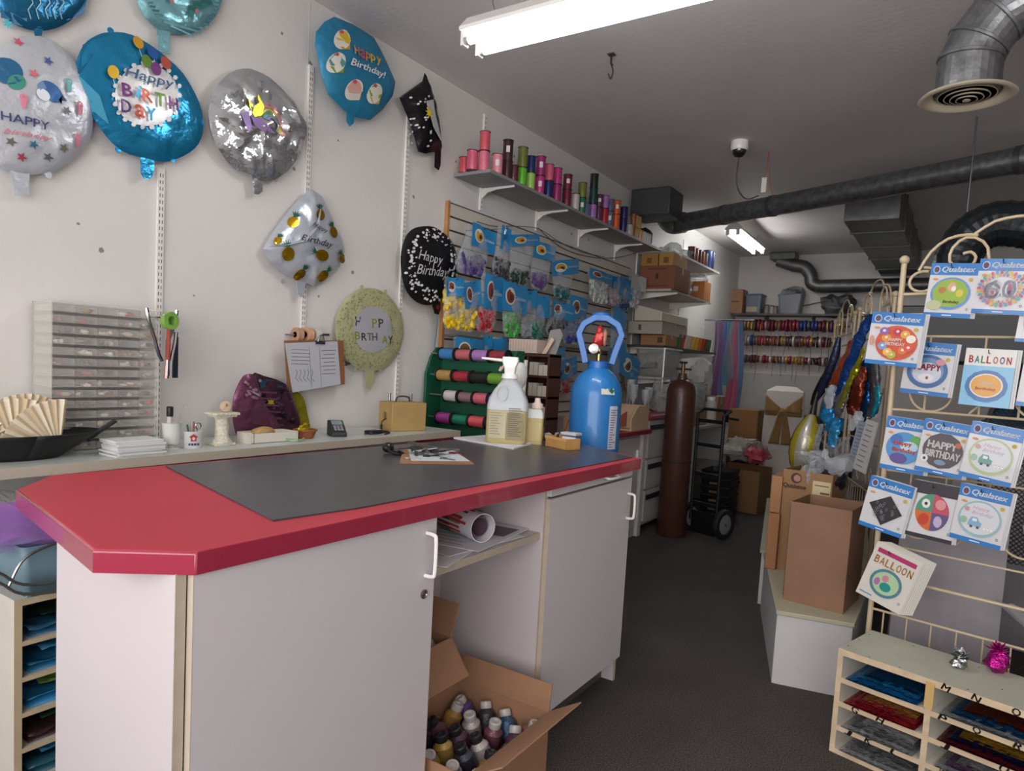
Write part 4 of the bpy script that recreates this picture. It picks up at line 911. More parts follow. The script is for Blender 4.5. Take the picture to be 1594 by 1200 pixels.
b = MB(); Art().rect(-13 * kk, 6 * kk, 13 * kk, 34 * kk, mat('c2b27c')).emit(b, lambda x, z, c_: V((x, -12 * kk - c_, z))); b.build('label', t)
# wooden berry basket with cards and a grey cloth flower
c = cpt(870, 699) + V((-.01, .05, 0)); kk = (c - EYE).length / F_PX; wood = mat('b58a50', .65, var=.1, vscale=25)
t = thing('wooden_basket', 'little tan wooden berry basket at the far end of the counter', 'basket', c, rz=-.4)
for nm, p_, q_ in (('base', (-26 * kk, -14 * kk, 0), (26 * kk, 14 * kk, .003)), ('side', (-26 * kk, -14 * kk, 0), (26 * kk, -13 * kk, 17 * kk)), ('side', (-26 * kk, 13 * kk, 0), (26 * kk, 14 * kk, 17 * kk)), ('side', (-26 * kk, -14 * kk, 0), (-25 * kk, 14 * kk, 17 * kk)), ('side', (25 * kk, -14 * kk, 0), (26 * kk, 14 * kk, 17 * kk))):
    b = MB(); b.box(p_, q_, wood); b.build(nm, t, bev=.001)
b = MB(); b.box((-27 * kk, -15 * kk, 13 * kk), (27 * kk, -14 * kk, 17.5 * kk), mat('c49a60', .6)); b.build('rim', t)
b = MB(); b.prism([(-.002, -.01, .004), (.066, -.012, .004), (.066, -.006, .052), (-.002, -.004, .052)], (0, .008, 0), mat('cfd6da', .6)); b.T = Matrix(); tag(b.build('card_deck', loc=c), 'pale card deck standing in the tan wooden basket', 'cards')
b = MB(); b.prism([(-.055, 0, .0035), (-.01, 0, .0035), (-.03, 0, .062)], (0, .01, 0), mat('222226', .5)); tag(b.build('black_tag', loc=c), 'black pointed tag in the tan wooden basket', 'tag')
b = MB()
for i in range(7): a_ = i * .9; b.blob((.024 * math.cos(a_), .024 * math.sin(a_), .03 + .01 * math.sin(i * 2)), (.02, .014, .016), mat('8a8c90', .8, bump=.4), 8, 5, wob=.6, seed=i)
b.blob((0, 0, .02), (.024, .024, .02), mat('6a6c72', .8), 8, 6)
tag(b.build('cloth_flower', loc=c + V((-.105, .09, 0))), 'crumpled grey cloth flower behind the wooden basket', 'cloth flower')
b = MB(); b.box((-.04, -.03, 0), (.04, .03, .055), mat('4a6c9c', .5)); b.box((-.041, -.031, .045), (.041, .031, .056), mat('d6d4d0', .5)); o = b.build('blue_box', loc=c + V((-.05, .17, 0))); tag(o, 'small blue and white carton behind the wooden basket', 'box')
# key and tool cluster on a clipboard
c = cpt(665, 709); t = thing('small_clipboard', 'small brown clipboard with pale paper lying on the mat', 'clipboard', c)
P = [cpt(*k_) for k_ in ((622, 722), (737, 723), (708, 702), (628, 700))]
b = MB(); b.prism([V((p.x, p.y, TZ + .0045)) for p in P], (0, 0, .004), mat('9a6c48', .5)); b.build('board', t, True)
b = MB(); P2 = [V((*(cpt(*k_)[:2]), TZ + .0088)) for k_ in ((640, 719), (731, 720), (703, 702), (634, 701))]; b.prism(P2, (0, 0, .0012), mat('c9d2d4', .6)); b.build('paper_sheet', t, True)
c = cpt(603, 706); bl = mat('151518', .35)
b = MB(); b.box((-.02, -.035, 0), (.02, .03, .03), bl); t = thing('watch', 'black watch with a curled strap lying left of the small clipboard', 'watch', c, rz=.5)
b = MB(); b.blob((0, .008, .022), (.022, .03, .02), bl, 14, 8); b.build('case', t)
b = MB(); b.tube(arc_pts([(.0, -.01, .03), (.02, -.035, .012), (.05, -.03, .004), (.06, 0, .004), (.04, .025, .006), (.01, .025, .012)], 5), .006, bl, 8); b.build('strap', t)
names = ['silver key lying nearest the black watch', 'dark key on the middle of the small clipboard', 'bronze key at the back of the small clipboard', 'dark red key fob at the right of the small clipboard', 'grey metal key near the front edge of the small clipboard', 'white-headed key at the left edge of the small clipboard']
for i, (x, y, cc, an) in enumerate(((634, 716, 'b8b4ac', .3), (664, 713, '40434c', 1.2), (672, 704, '86704c', -.4), (704, 708, '7c2c3a', .8), (690, 717, '777c86', .1), (640, 704, 'd4d2ce', 2.2))):
    p = cpt(x, y); p.z = TZ + .0102 if i in (1, 2, 3, 4) else TZ + .0102
    t = thing('key', names[i], 'key', p, rz=an, group='keys on the small clipboard'); mm = mat(cc, .3, .7)
    b = MB(); b.lathe([(.005, 0), (.014, 0), (.014, .004), (.005, .004), (.005, 0)], mm, (0, 0, 0), seg=16); b.build('bow', t)
    b = MB(); b.box((.012, -.0035, .0005), (.05, .0035, .0035), mm)
    for j in range(4): b.box((.026 + j * .006, .0035, .0005), (.029 + j * .006, .006, .0035), mm)
    b.build('blade', t)
t = thing('key_ring', 'cluster ring of dark keys heaped on the small clipboard', 'key ring', cpt(662, 709) + V((0, 0, .006))); t.scale = (1.5, 1.5, 1.3)
b = MB(); b.tube([(.028 * math.cos(i * .35), .028 * math.sin(i * .35), .012) for i in range(18)], .002, steel, 6, True); b.build('ring', t)
for i in range(9):
    a_ = i * .7; b = MB(); b.T = Matrix.Translation((.028 * math.cos(a_), .028 * math.sin(a_), .006 + (i % 3) * .005)) @ Matrix.Rotation(a_ + .4 * i, 4, 'Z') @ Matrix.Rotation(.25 * (i % 3 - 1), 4, 'Y'); mm = mat(('3a3c44', '8c8a86', '2a2c34', '6a5c44', '4c5260')[i % 5], .35, .6)
    b.box((0, -.012, 0), (.03, .012, .005), mm); b.box((.03, -.004, .001), (.062, .004, .004), mm); b.build('ring_key', t)
# ---------------------------------------------------------------- boxes in the open bay
M_flap = mat('a87f5c', .75, var=.05)
def carton(t, w_, d_, h_, m=M_card, flaps=(), inner=M_cardd, th=.004, base=True):
    """open-topped cardboard box centred on its thing"""
    x, y = w_ / 2, d_ / 2; n = []
    for nm, a_, b_ in (('side', (-x, -y, 0), (x, -y + th, h_)), ('side', (-x, y - th, 0), (x, y, h_)), ('side', (-x, -y + th, 0), (-x + th, y - th, h_)), ('side', (x - th, -y + th, 0), (x, y - th, h_)), ('bottom', (-x + th, -y + th, 0), (x - th, y - th, th))):
        n.append(MB().box(a_, b_, m).build(nm, t))
    for side, ang, ln in flaps:
        b = MB(); c_, s_ = math.cos(ang), math.sin(ang)
        if side in 'xX': sg = 1 if side == 'x' else -1; P = [(sg * x, -y, h_), (sg * x, y, h_), (sg * (x + ln * c_), y - .0, h_ + ln * s_), (sg * (x + ln * c_), -y, h_ + ln * s_)]; dv_ = (-sg * th * s_, 0, th * c_)
        else: sg = 1 if side == 'y' else -1; P = [(-x, sg * y, h_), (x, sg * y, h_), (x, sg * (y + ln * c_), h_ + ln * s_), (-x, sg * (y + ln * c_), h_ + ln * s_)]; dv_ = (0, -sg * th * s_, th * c_)
        b.prism(P, dv_, m); b.build('flap', t)
    return n
bayc = (y1 + y2) / 2
c = V((fx - .04, y1 + .28, .0405)); 
t = thing('bottle_box', 'open cardboard box full of small glitter bottles in the counter bay', 'box', (fx - .04, y1 + .245, .0405))
carton(t, .36, .44, .20, M_card, (('x', .55, .13), ('X', 1.25, .1), ('y', 1.45, .09)))
bc = ['7a4c5c', '2c2c34', '3a3a40', 'b8b0ac', '4c9c8c', '6c4c8c', 'b08a4c', '8c3c50', 'c8c0bc', '4a4a5c', 'a86c7c', '5c3c4c', 'c9a85c', '3c5c7c']
nmc = ['mauve', 'black', 'charcoal', 'pearl grey', 'sea green', 'violet', 'gold', 'wine red', 'white', 'slate', 'pink', 'plum', 'amber', 'steel blue']
gp = []
for iy in range(6):
    for ix in range(4): gp.append((fx - .04 - .125 + ix * .083 + (iy % 2) * .008, y1 + .245 - .18 + iy * .072))
R.shuffle(gp); R2 = random.Random(5)
gp.sort(key=lambda g: (-g[0], g[1]))
rowname = ['front', 'second', 'third', 'back']
for i, (x, y) in enumerate(gp):
    j = (i * 5 + i // 6) % 14; z = .0405 + .11 + R2.random() * .03
    col_i = sorted([g[1] for g in gp if abs(g[0] - x) < .02]).index(y)
    b = MB(); m_ = mat(bc[j], .25, .2, bump=.3, bscale=200); tl = rot('X', (R2.random() - .5) * .9) @ rot('Y', (R2.random() - .5) * .9)
    t = thing('glitter_bottle', f'{nmc[j]} glitter bottle, {["nearest", "second", "third", "fourth", "fifth", "farthest"][iy_ if (iy_ := min(5, int((y - y1 - .06) / .072))) >= 0 else 0]} of the {rowname[min(3, int((fx - .04 + .16 - x) / .083))]} row in the cardboard box', 'bottle', (x, y, .045 + .06), group='glitter bottles in the bay box')
    b.T = tl.to_4x4(); b.lathe([(0, -.03), (.026, -.03), (.03, -.022), (.03, .02), (.018, .034), (.016, .036)], m_, seg=16); b.build('bottle', t)
    b = MB(); b.T = tl.to_4x4(); b.lathe([(.019, 0), (.02, .003), (.02, .02), (.017, .023), (.012, .023), (.011, .018), (0, .018)], mat(('d0ccc8', '2a2a2e', 'b8b4b0')[i % 3], .35), (0, 0, .036), seg=16); b.build('cap', t)
    t.location.z += .03 + (i % 3) * .012
t = thing('filler_box', 'open cardboard box with white wadding behind the bottle box', 'box', (-1.44, y1 + .20, .2655))
t.location = (-1.43, y1 + .17, .262)
carton(t, .24, .30, .19, M_card, (('y', 1.2, .11), ('x', -.95, .13)))
b = MB()
for i in range(9): b.blob(((i % 3 - 1) * .05, (i // 3 - 1) * .075, .15 + .01 * (i % 2)), (.045, .05, .035), mat('b9b4ae', .9, bump=.8, bscale=60), 10, 7, wob=.8, seed=i)
o = b.build('wadding', loc=t.location.copy()); tag(o, 'white wadding heaped in the cardboard box at the back of the bay', 'wadding', kind='stuff')
t2 = thing('support_carton', 'plain cardboard carton under the wadding box', 'box', (-1.49, y1 + .17, .0405)); 
b = MB(); b.box((-.08, -.14, 0), (.08, .14, .22), M_card); b.build('box_body', t2)
b = MB(); b.box((-.0803, -.02, .1), (.0803, .02, .2203), mat('a8916c', .3)); b.build('packing_tape', t2)
# ---------------------------------------------------------------- pigeonhole unit and bundles at the far left, under the wall shelf
def pigeon(name, label, x0, x1, ya_, yb_, z0, z1, cols_, levels, front='x', m=mat('d0c8b4', .5, var=.04), edge=mat('c3b394', .55, var=.05, vscale=20)):
    """board unit; cols_/levels are fractions"""
    pass
M_pw = mat('ccc8bc', .5, var=.03); M_pe = mat('bfae8e', .55, var=.08, vscale=18)
ux1 = -2.0; ux0 = -2.32; uy0 = XP(ux1).px(22, 1000)[0]; uy1 = uy0 + .62; uz = .665
t = thing('pigeonhole_unit', 'cream pigeonhole unit of balloon packets left of the counter', 'shelf unit', (-2.16, (uy0 + uy1) / 2, 0))
PXu = XP(ux1)
def ubox(nm, a_, b_, m=M_pw):
    b = MB(); b.box(a_, b_, m); b.box((b_[0] - .0008, a_[1] - .0002, a_[2] - .0002), (b_[0] + .0008, b_[1] + .0002, b_[2] + .0002), M_pe); return b.build(nm, t, True)
ubox('side_panel', (ux0, uy0, 0), (ux1, uy0 + .018, uz)); ubox('side_panel', (ux0, uy1 - .018, 0), (ux1, uy1, uz)); MB().box((ux0, uy0 + .018, 0), (ux0 + .006, uy1 - .018, uz - .018), M_pw).build('back_panel', t, True)
ubox('top_panel', (ux0, uy0 + .018, uz - .018), (ux1, uy1 - .018, uz))
n = 8; lv = [uz - .018 - (i + 1) * .098 for i in range(6)]
for i, z in enumerate(lv): ubox('shelf', (ux0 + .006, uy0 + .018, z - .012), (ux1, uy1 - .018, z))
pc = [('2c5c7c', 'blue'), ('2a6f94', 'bright blue'), ('2f7fae', 'sky blue'), ('3c2a2a', 'brown'), ('2c5c6c', 'teal'), ('5c5248', 'grey-brown')]
ordn = ['topmost', 'second', 'third', 'fourth', 'fifth', 'sixth']
for i in range(6):
    z = lv[i]; cc, nm = pc[i]
    t3 = thing('balloon_packet', f'{nm} flat balloon packet in the {ordn[i]} slot of the cream unit', 'balloon packet', (-2.1, uy0 + .15, z + .0005))
    b = MB(); b.grid(lambda u, v: ((u - .5) * .17, (v - .5) * .22, .022 + .016 * noise.noise(V((u * 4, v * 4, i * 3.3))) - .0 * abs(u - .5)), 8, 10, mat(cc, .3, bump=.4, bscale=30)); b.grid(lambda u, v: ((v - .5) * .17, (u - .5) * .22, .002), 1, 1, mat(cc, .3)); b.build('foil', t3, solid=.002)
    b = MB(); b.grid(lambda u, v: ((u - .5) * .10, (v - .5) * .13, .042 + .01 * noise.noise(V((u * 5, v * 5, i * 1.3)))), 6, 6, mat(('1c3c2c', '3c8cb4', '7c9c4c')[i % 3], .3)); b.build('printed_insert', t3, solid=.001)
# wire basket with blue-grey box, purple tulle, balloon film on top of unit
t = thing('blue_tray', 'grey-blue plastic tray on top of the cream pigeonhole unit', 'tray', (-2.13, uy0 + .28, uz + .0005))
bm_ = mat('6f8c98', .45); loft_ = MB(); loft(loft_, [rr(.13, .25, 0, r=.1), rr(.15, .27, .14, r=.1)], bm_, False); loft_.lathe([(0, .001), (.1, .001)], bm_); loft_.prism([(-.13, -.25, 0), (.13, -.25, 0), (.13, .25, 0), (-.13, .25, 0)], (0, 0, .004), bm_); loft_.build('tray_body', t, solid=.003)
b = MB(); b.box((.152, .02, .07), (.156, .22, .10), mat('2c2a2c', .5)); b.build('grip_slot', t)
b = MB(); x = -1.965
for dz in (.02, .045): b.tube(arc_pts([(.17, -.33, dz + .05), (.175, -.25, dz), (.185, 0, dz - .004), (.185, .28, dz)], 5), .004, mat('8c8c88', .3, .8), 6)
b.tube(arc_pts([(.17, -.31, .05), (.17, -.27, .12), (.17, -.18, .15)], 5), .004, mat('8c8c88', .3, .8), 6); tag(b.build('steel_wires', loc=t.location.copy()), 'bent steel wires in front of the grey-blue tray', 'wire')
pt = mat('a98ad0', .6, alpha=.42, sheen=.5); b = MB()
for s_ in range(5):
    def f(u, v, s_=s_): return (-2.22 + .2 * v + .025 * s_, uy0 - .14 + .62 * u, uz + .15 + .07 * math.sin(PI * v) + .035 * noise.noise(V((u * 7, v * 5, s_ * 2.1))) + .012 * s_ - .05 * max(0, v - .6) - (.05 * u if s_ > 2 else 0))
    b.grid(f, 24, 10, (pt, mat('b070c8', .6, alpha=.4), mat('a8a0dc', .6, alpha=.35))[s_ % 3])
tag(b.build('purple_tulle'), 'crumpled purple tulle heaped on the grey-blue tray', 'tulle', kind='stuff')
b = MB(); b.blob((-2.47, uy0 + .1, .78), (.09, .16, .09), film('d8dcd0', .35), 20, 12, wob=.2); b.blob((-2.47, uy0 + .02, .74), (.05, .06, .045), mat('b0a848', .5), 12, 8, wob=.3); b.box((-2.56, uy0 - .05, .0), (-2.38, uy0 + .25, .692), mat('b8b4b0', .5))
tag(b.build('wrapped_bundle'), 'clear plastic bundle with something yellow, standing behind the tray', 'bundle')
# dark clutter seen between the wall shelf and the counter
b = MB(); cc = XP(-2.42).w(205, 729)
b.prism([(-2.70, cc.y - .10, .62), (-2.36, cc.y - .10, .62), (-2.36, cc.y + .62, .62), (-2.70, cc.y + .62, .62)], (0, 0, .24), mat('85838c', .5, bump=.3, bscale=14, var=.25, vscale=12)); b.box((-2.68, cc.y + .0, 0), (-2.40, cc.y + .5, .62), mat('4a484e', .6))
tag(b.build('storage_bin'), 'dark marbled storage bin under the wall shelf behind the counter', 'bin')
# ---------------------------------------------------------------- slat wall
SWX = -2.725
sy0, sy1, sz0, sz1 = 3.36, 6.15, .90, 2.325
M_slat = mat('c9c4ba', .5, var=.04); M_groove = mat('4a4038', .8); M_wood = mat('b08052', .6, var=.12, vscale=20)
t = thing('slat_panel', 'cream slatted display panel under the high ribbon shelf', 'slat wall', (WX, (sy0 + sy1) / 2, sz0))
b = MB(); ns = 17; hs = (sz1 - sz0) / ns
for i in range(ns):
    z = sz0 + i * hs; b.box((WX, sy0, z), (SWX, sy1, z + hs - .012), M_slat); b.box((WX, sy0, z + hs - .012), (SWX - .012, sy1, z + hs), M_groove)
b.build('slats', t, True)
MB().box((WX, sy0 - .022, sz0), (SWX + .003, sy0, sz1 + .002), M_wood).build('edge_trim', t, True)
for k, z in enumerate((1.505,)):
    MB().box((SWX, sy0, z - .006), (SWX + .10, sy1, z + .004), mat('5c5a58', .5)).build('dark_ledge', t, True)
# ---------------------------------------------------------------- bags of balloons
M_hdr = mat('2585bd', .35, coat=.3); M_film = film('eef2f4', .27, .1); M_hook = mat('6a6a6c', .35, .9)
SH = XP(SWX)
def bag(label, hx, hy, hw, hh, bx, by, bw, bb, col, off=.12, tilt=0, art=True, full=.4, hdr=M_hdr, grp='balloon bags hanging on the slat wall'):
    """header centre/size and bag bottom centre/width in picture pixels, read on a plane parallel to the wall"""
    p = SH.off(off); a0 = p.px(hx - hw / 2, hy - hh / 2); a1 = p.px(hx + hw / 2, hy + hh / 2); H = (abs(a1[0] - a0[0]), abs(a0[1] - a1[1])); c = p.px(hx, hy)
    q0 = p.px(bx - bw / 2, by); q1 = p.px(bx + bw / 2, by); bot = p.px(bx, bb)
    t = thing('balloon_bag', label, 'balloon bag', p.at(c[0], c[1]), group=grp)
    H = (H[0] * 1.15, H[1] * 1.2); W = max(H[0], .03); BW = max(abs(q1[0] - q0[0]), .04); seedk = hx * .37
    top = c[1] + H[1] / 2; bz = bot[1]; by_ = p.px(bx, by)[0]; L = top - bz
    def sk(sg):
        def f(u, v):
            w_ = W * .5 + (BW * .5 - W * .5) * min(1, v * 1.4) ** 1.2; w_ *= (1 - .35 * max(0, (v - .85) / .15) ** 2)
            y = c[0] + (by_ - c[0]) * v + (u - .5) * 2 * w_; th = .004 + .028 * math.sin(PI * min(1, v * 1.02)) ** 1.2 * (1 - (2 * u - 1) ** 2) ** .7
            th += .010 * noise.noise(V((u * 5, v * 7, seedk)))
            return p.at(y, top - L * v, sg * th - .01)
        return f
    b = MB(); b.grid(sk(1), 10, 14, M_film); b.grid(sk(-.6), 8, 8, M_film); b.build('clear_bag', t, True)
    if col:
        b = MB(); m1 = mat(col, .35); m2 = mat(tuple(min(1, x_ * 1.1) for x_ in hex2(col)), .3); n = 60
        for i in range(n):
            u = R.random(); v = 1 - full * R.random() ** 1.1 - .05; w_ = BW * .40 * (1 - .3 * max(0, (v - .85) / .15))
            q = p.at(by_ + (c[0] - by_) * (1 - v) + (u - .5) * 2 * w_, top - L * v, (R.random() - .5) * .022 - .008)
            b.blob(q, (.014, .016, .02), m1 if i % 3 else m2, 7, 5, wob=.5, seed=i)
        o = b.build('balloons', t, True); o['kind'] = 'stuff'
    if hdr:
        b = MB(); 
        ra = (R.random() - .5) * .5; cr_, sr_ = math.cos(ra), math.sin(ra)
        def hf(u, v):
            du, dv_ = (u - .5) * W * 1.03, (.5 - v) * H[1]
            return p.at(c[0] + du * cr_ - dv_ * sr_, c[1] + du * sr_ + dv_ * cr_, .016 + .008 * math.sin(u * 5 + seedk) + .006 * noise.noise(V((u * 3, v * 3, seedk))))
        b.grid(hf, 8, 4, hdr)
        if art:
            a = Art(); a.ell(-.22 * W, .02 * H[1], .2 * W, .3 * H[1], mat('d8dcd8', .4)); a.ell(-.22 * W, .02 * H[1], .16 * W, .24 * H[1], mat(('c9962c', '8c3c2c', '7a4c2c')[int(hx) % 3], .4)); a.ell(-.18 * W, -.02 * H[1], .07 * W, .1 * H[1], mat('3c2c2c', .4))
            a.text('Qualatex', .2 * W, 0, .5 * W, mat('cfe0ea', .4), h=.16 * H[1], shear=.3)
            a.emit(b, lambda x, y, c_: hf(x / W / 1.03 + .5, .5 - y / H[1]) + p.n * (c_ + .001))
        o = b.build('header_card', t, True); o['label'] = 'blue header card'
    b = MB(); k_ = p.at(c[0], top - .012, -off); b.tube([k_, p.at(c[0], top - .012, .02), p.at(c[0], top - .006, .03)], .0022, M_hook, 5); b.build('hook', t, True)
    return t
def hex2(c): return [int(c[i:i + 2], 16) / 255 for i in (0, 2, 4)]
bags = [
 ('purple balloon bag, first from the left in the top row', 750, 372, 31, 40, 733, 400, 46, 428, '4a3a74', .13, .35),
 ('clear bag of near-black balloons second in the top row, turned side on', 784, 372, 12, 36, 782, 405, 26, 434, '3a3c44', .12, .3),
 ('dark green balloon bag third in the top row', 816, 374, 38, 28, 808, 415, 30, 442, '2a3a34', .12, .2),
 ('violet balloon bag fourth in the top row', 846, 392, 27, 30, 841, 425, 28, 451, '5a3c78', .13, .3),
 ('teal balloon bag fifth in the top row', 879, 416, 33, 30, 876, 445, 26, 466, '1e5c60', .12, .25),
 ('pearl white balloon bag after the gap in the top row', 934, 430, 30, 22, 935, 455, 30, 472, 'b8bcb8', .12, .6),
 ('blush balloon bag beside the pearl white one', 957, 440, 12, 20, 957, 460, 14, 476, '9c8c94', .11, .6),
 ('dark blue balloon bag near the end of the top row', 972, 448, 16, 30, 972, 465, 20, 482, '24406c', .12, .7),
 ('yellow balloon bag half hidden by the dotted black balloon', 706, 447, 20, 28, 704, 485, 24, 512, 'd9b818', .12, .65),
 ('large yellow balloon bag second in the middle row', 733, 458, 22, 38, 725, 490, 36, 516, 'dcbc1a', .14, .55),
 ('red balloon bag in the middle row', 766, 456, 24, 50, 757, 490, 30, 517, 'ac2c34', .13, .38),
 ('lime green balloon bag in the middle row', 799, 464, 32, 44, 799, 500, 27, 526, '3c9c34', .13, .5),
 ('grey-white balloon bag right of the lime green one', 822, 467, 17, 26, 821, 500, 17, 526, '8c9094', .12, .2),
 ('sea green balloon bag right of the grey-white one', 842, 478, 15, 32, 838, 505, 24, 528, '1c6c5c', .12, .35),
 ('black balloon bag in the middle row', 874, 484, 28, 28, 864, 505, 28, 522, '26262a', .12, .45),
 ('royal blue balloon bag left of the tank collar', 899, 480, 22, 34, 893, 515, 34, 536, '1c3c8c', .13, .45),
 ('clear balloon bag seen right of the tank collar', 962, 500, 15, 34, 961, 525, 18, 546, '7c8c9c', .12, .3),
 ('blue balloon bag first in the lowest row behind the green rack', 728, 545, 34, 34, 728, 575, 34, 596, '2c6ca4', .10, .4),
 ('clear balloon bag second in the lowest row', 756, 540, 10, 30, 756, 560, 18, 590, '8c9498', .10, .3),
 ('navy balloon bag third in the lowest row', 778, 540, 18, 26, 778, 560, 18, 588, '24406c', .10, .4),
 ('black and silver balloon bag left of the blue tank', 864, 560, 24, 32, 864, 590, 22, 608, '2c2c30', .10, .4),
 ('red balloon bag beside the blue tank', 884, 572, 20, 26, 883, 592, 18, 612, '9c3038', .10, .6),
 ('blue balloon bag peeping out right of the blue tank', 958, 560, 18, 40, 958, 590, 18, 612, '2c6ca4', .10, .4),
 ('dark red balloon bag right of the blue tank', 980, 572, 20, 32, 984, 596, 16, 614, '6c2c2c', .10, .6),
]
for i, (lb, hx, hy, hw, hh, bx_, by_, bw, bb, col, off, fl) in enumerate(bags): bag(lb, hx, hy, hw, hh, bx_, by_, bw, bb, col, off + .012 * (i % 3), full=fl, art=hw > 19)
bag('silver balloon bag with a plain white header ending the top row', 991, 440, 18, 26, 990, 462, 20, 480, 'a8aaac', .14, art=False, full=.7, hdr=mat('c9cac8', .5))
# loose cable drooping over the slats
b = MB(); p = SH.off(.015); b.tube(arc_pts([p.w(*q) for q in ((838, 355), (856, 372), (880, 388), (910, 398), (945, 402), (975, 398), (1000, 390))], 6), .003, mat('4c4846', .5), 5); b.tube(arc_pts([p.w(*q) for q in ((742, 345), (770, 352), (800, 352), (838, 356), (870, 376), (905, 392), (940, 400))], 6), .0022, mat('4c4846', .5), 5)
tag(b.build('loose_cable'), 'thin dark cables drooping across the slatted panel', 'cable')
# ---------------------------------------------------------------- high ribbon shelf
HZ = 2.505; hx = -2.465
t = thing('ribbon_shelf', 'high grey shelf carrying rows of curling ribbon spools', 'shelf', (WX, 4.8, HZ - .02))
M_hs = mat('8d8a8c', .5, var=.05)
MB().box((WX + .013, 3.40, HZ - .02), (hx, 6.2, HZ), M_hs).build('shelf_board', t, True)
trk_y = [3.70, 4.41, 5.09, 5.80]
for i, y in enumerate(trk_y):
    b = MB(); b.prism([(WX + .012, y - .005, HZ - .021), (hx - .02, y - .005, HZ - .021), (hx - .02, y - .005, HZ - .033), (-2.62, y - .005, HZ - .036), (-2.69, y - .005, HZ - .05), (WX + .012, y - .005, HZ - .085)], (0, .01, 0), trk); b.build('bracket', t, True)
lbl = ['slotted wall track rising behind the pink spools on the high shelf', 'slotted wall track behind the magenta spools on the high shelf', 'slotted wall track behind the dark green spools on the high shelf', 'slotted wall track behind the gold spools at the far end']
for i, y in enumerate(trk_y):
    b = MB(); zt_ = (2.96, 2.90, 2.86, 2.80)[i]; b.box((WX, y - .013, 2.345), (WX + .012, y + .013, zt_), trk)
    for k in range(int((zt_ - 2.345) / .03)): b.box((WX + .011, y - .003, 2.36 + k * .03), (WX + .0125, y + .003, 2.372 + k * .03), slot)
    tag(b.build('wall_track'), lbl[i], 'shelf track', 'slotted shelf tracks on the left wall')
M_fl = mat('241c20', .4)
def spool(label, x, y, z, col, h=.118, r=.033, ax=(0, 0, 1), grp='ribbon spools on the high shelf', cat='ribbon spool', lab=False, fl=M_fl, tri=True, kk=.92, ft=.003):
    t = thing('ribbon_spool', label, cat, (x, y, z), group=grp); A = V(ax)
    m_ = mat(col, .3, .12, var=.1, vscale=60, coat=.2)
    b = MB(); b.lathe([(r * (kk - .02), 0), (r * kk, h * .1), (r * kk, h * .9), (r * (kk - .02), h)] if tri else [(r * .9, 0), (r * .9, h)], m_, A * .003, ax, 18)
    if lab:
        a = Art(); a.rect(-.012, .4 * h, .012, .72 * h, mat('d8d4d4', .5), 3)
        a.emit(b, lambda u, v, c_: V(((r * .94 + c_) * math.cos(u / r - .95), (r * .94 + c_) * math.sin(u / r - .95), v)))
    b.build('ribbon', t)
    for e in (0, 1):
        b = MB(); b.lathe([(0, 0), (r, 0), (r, ft), (0, ft)], fl, A * (h + .003) * e, ax, 18); b.build('flange', t)
    return t
cn = {'salmon': 'c9525c', 'pink': 'd0607c', 'rose pink': 'd8758c', 'light pink': 'dc8c98', 'coral': 'd45c68', 'dark brown': '3c2024', 'brown': '5c2c30', 'lime green': '5cb428', 'pale lime': '9cc45c', 'magenta': '9c2c6c', 'navy': '1c2c60', 'olive green': '6c7434', 'maroon': '6c1c30', 'ivory': 'c0b8b4', 'jade green': '1c6c54', 'grey blue': '5c6488', 'lilac': 'a070b0', 'dark teal': '163c3c', 'red': 'b42438', 'slate': '5c6080', 'orange': 'd05c20', 'deep violet': '241c5c', 'copper': '8c5434', 'gold': 'a88850', 'bottle green': '142c24', 'plum': '5c2c4c', 'fuchsia': 'b83478', 'silver': 'a8a89c'}
row0 = [(720, 'salmon', .8), (735, 'pink', 1), (753, 'rose pink', 1), (774, 'light pink', 1.15), (789, 'dark brown', .9), (799, 'brown', .85), (812, 'lime green', .95), (825, 'pale lime', .9), (840, 'fuchsia', 1), (853, 'navy', .95), (866, 'magenta', 1), (882, 'maroon', 1), (895, 'ivory', 1), (905, 'jade green', .95), (912, 'grey blue', .75), (922, 'lilac', .9), (931, 'plum', .9), (940, 'red', 1), (948, 'slate', 1), (958, 'orange', 1.0), (970, 'deep violet', 1.0), (979, 'silver', .8)]
row1 = [(761, 'coral', .98), (790, 'dark brown', 1.1), (815, 'olive green', 1.1), (827, 'navy', .9), (842, 'magenta', 1.1), (855, 'pink', .95), (866, 'fuchsia', .95), (881, 'maroon', .9), (902, 'olive green', .95), (920, 'dark teal', 1.05), (934, 'plum', .8), (943, 'lilac', .85), (950, 'slate', .8), (959, 'orange', .95), (971, 'deep violet', .8)]
HP = ZP(HZ)
edge = YP(0)
def yfor(px_, xx):
    """depth along the shelf where a spool shows at picture column px_"""
    q = Pl((xx, 0, HZ), (0, 1, 0)); 
    lo, hi = 3.3, 7.5
    for _ in range(40):
        mid = (lo + hi) / 2; d = V((xx, mid, HZ + .05)) - EYE; u = CX + F_PX * d.dot(RT) / d.dot(FW)
        if u < px_: lo = mid
        else: hi = mid
    return lo
pos = {}; prev = 0
taken = []
xs_ = -2.505
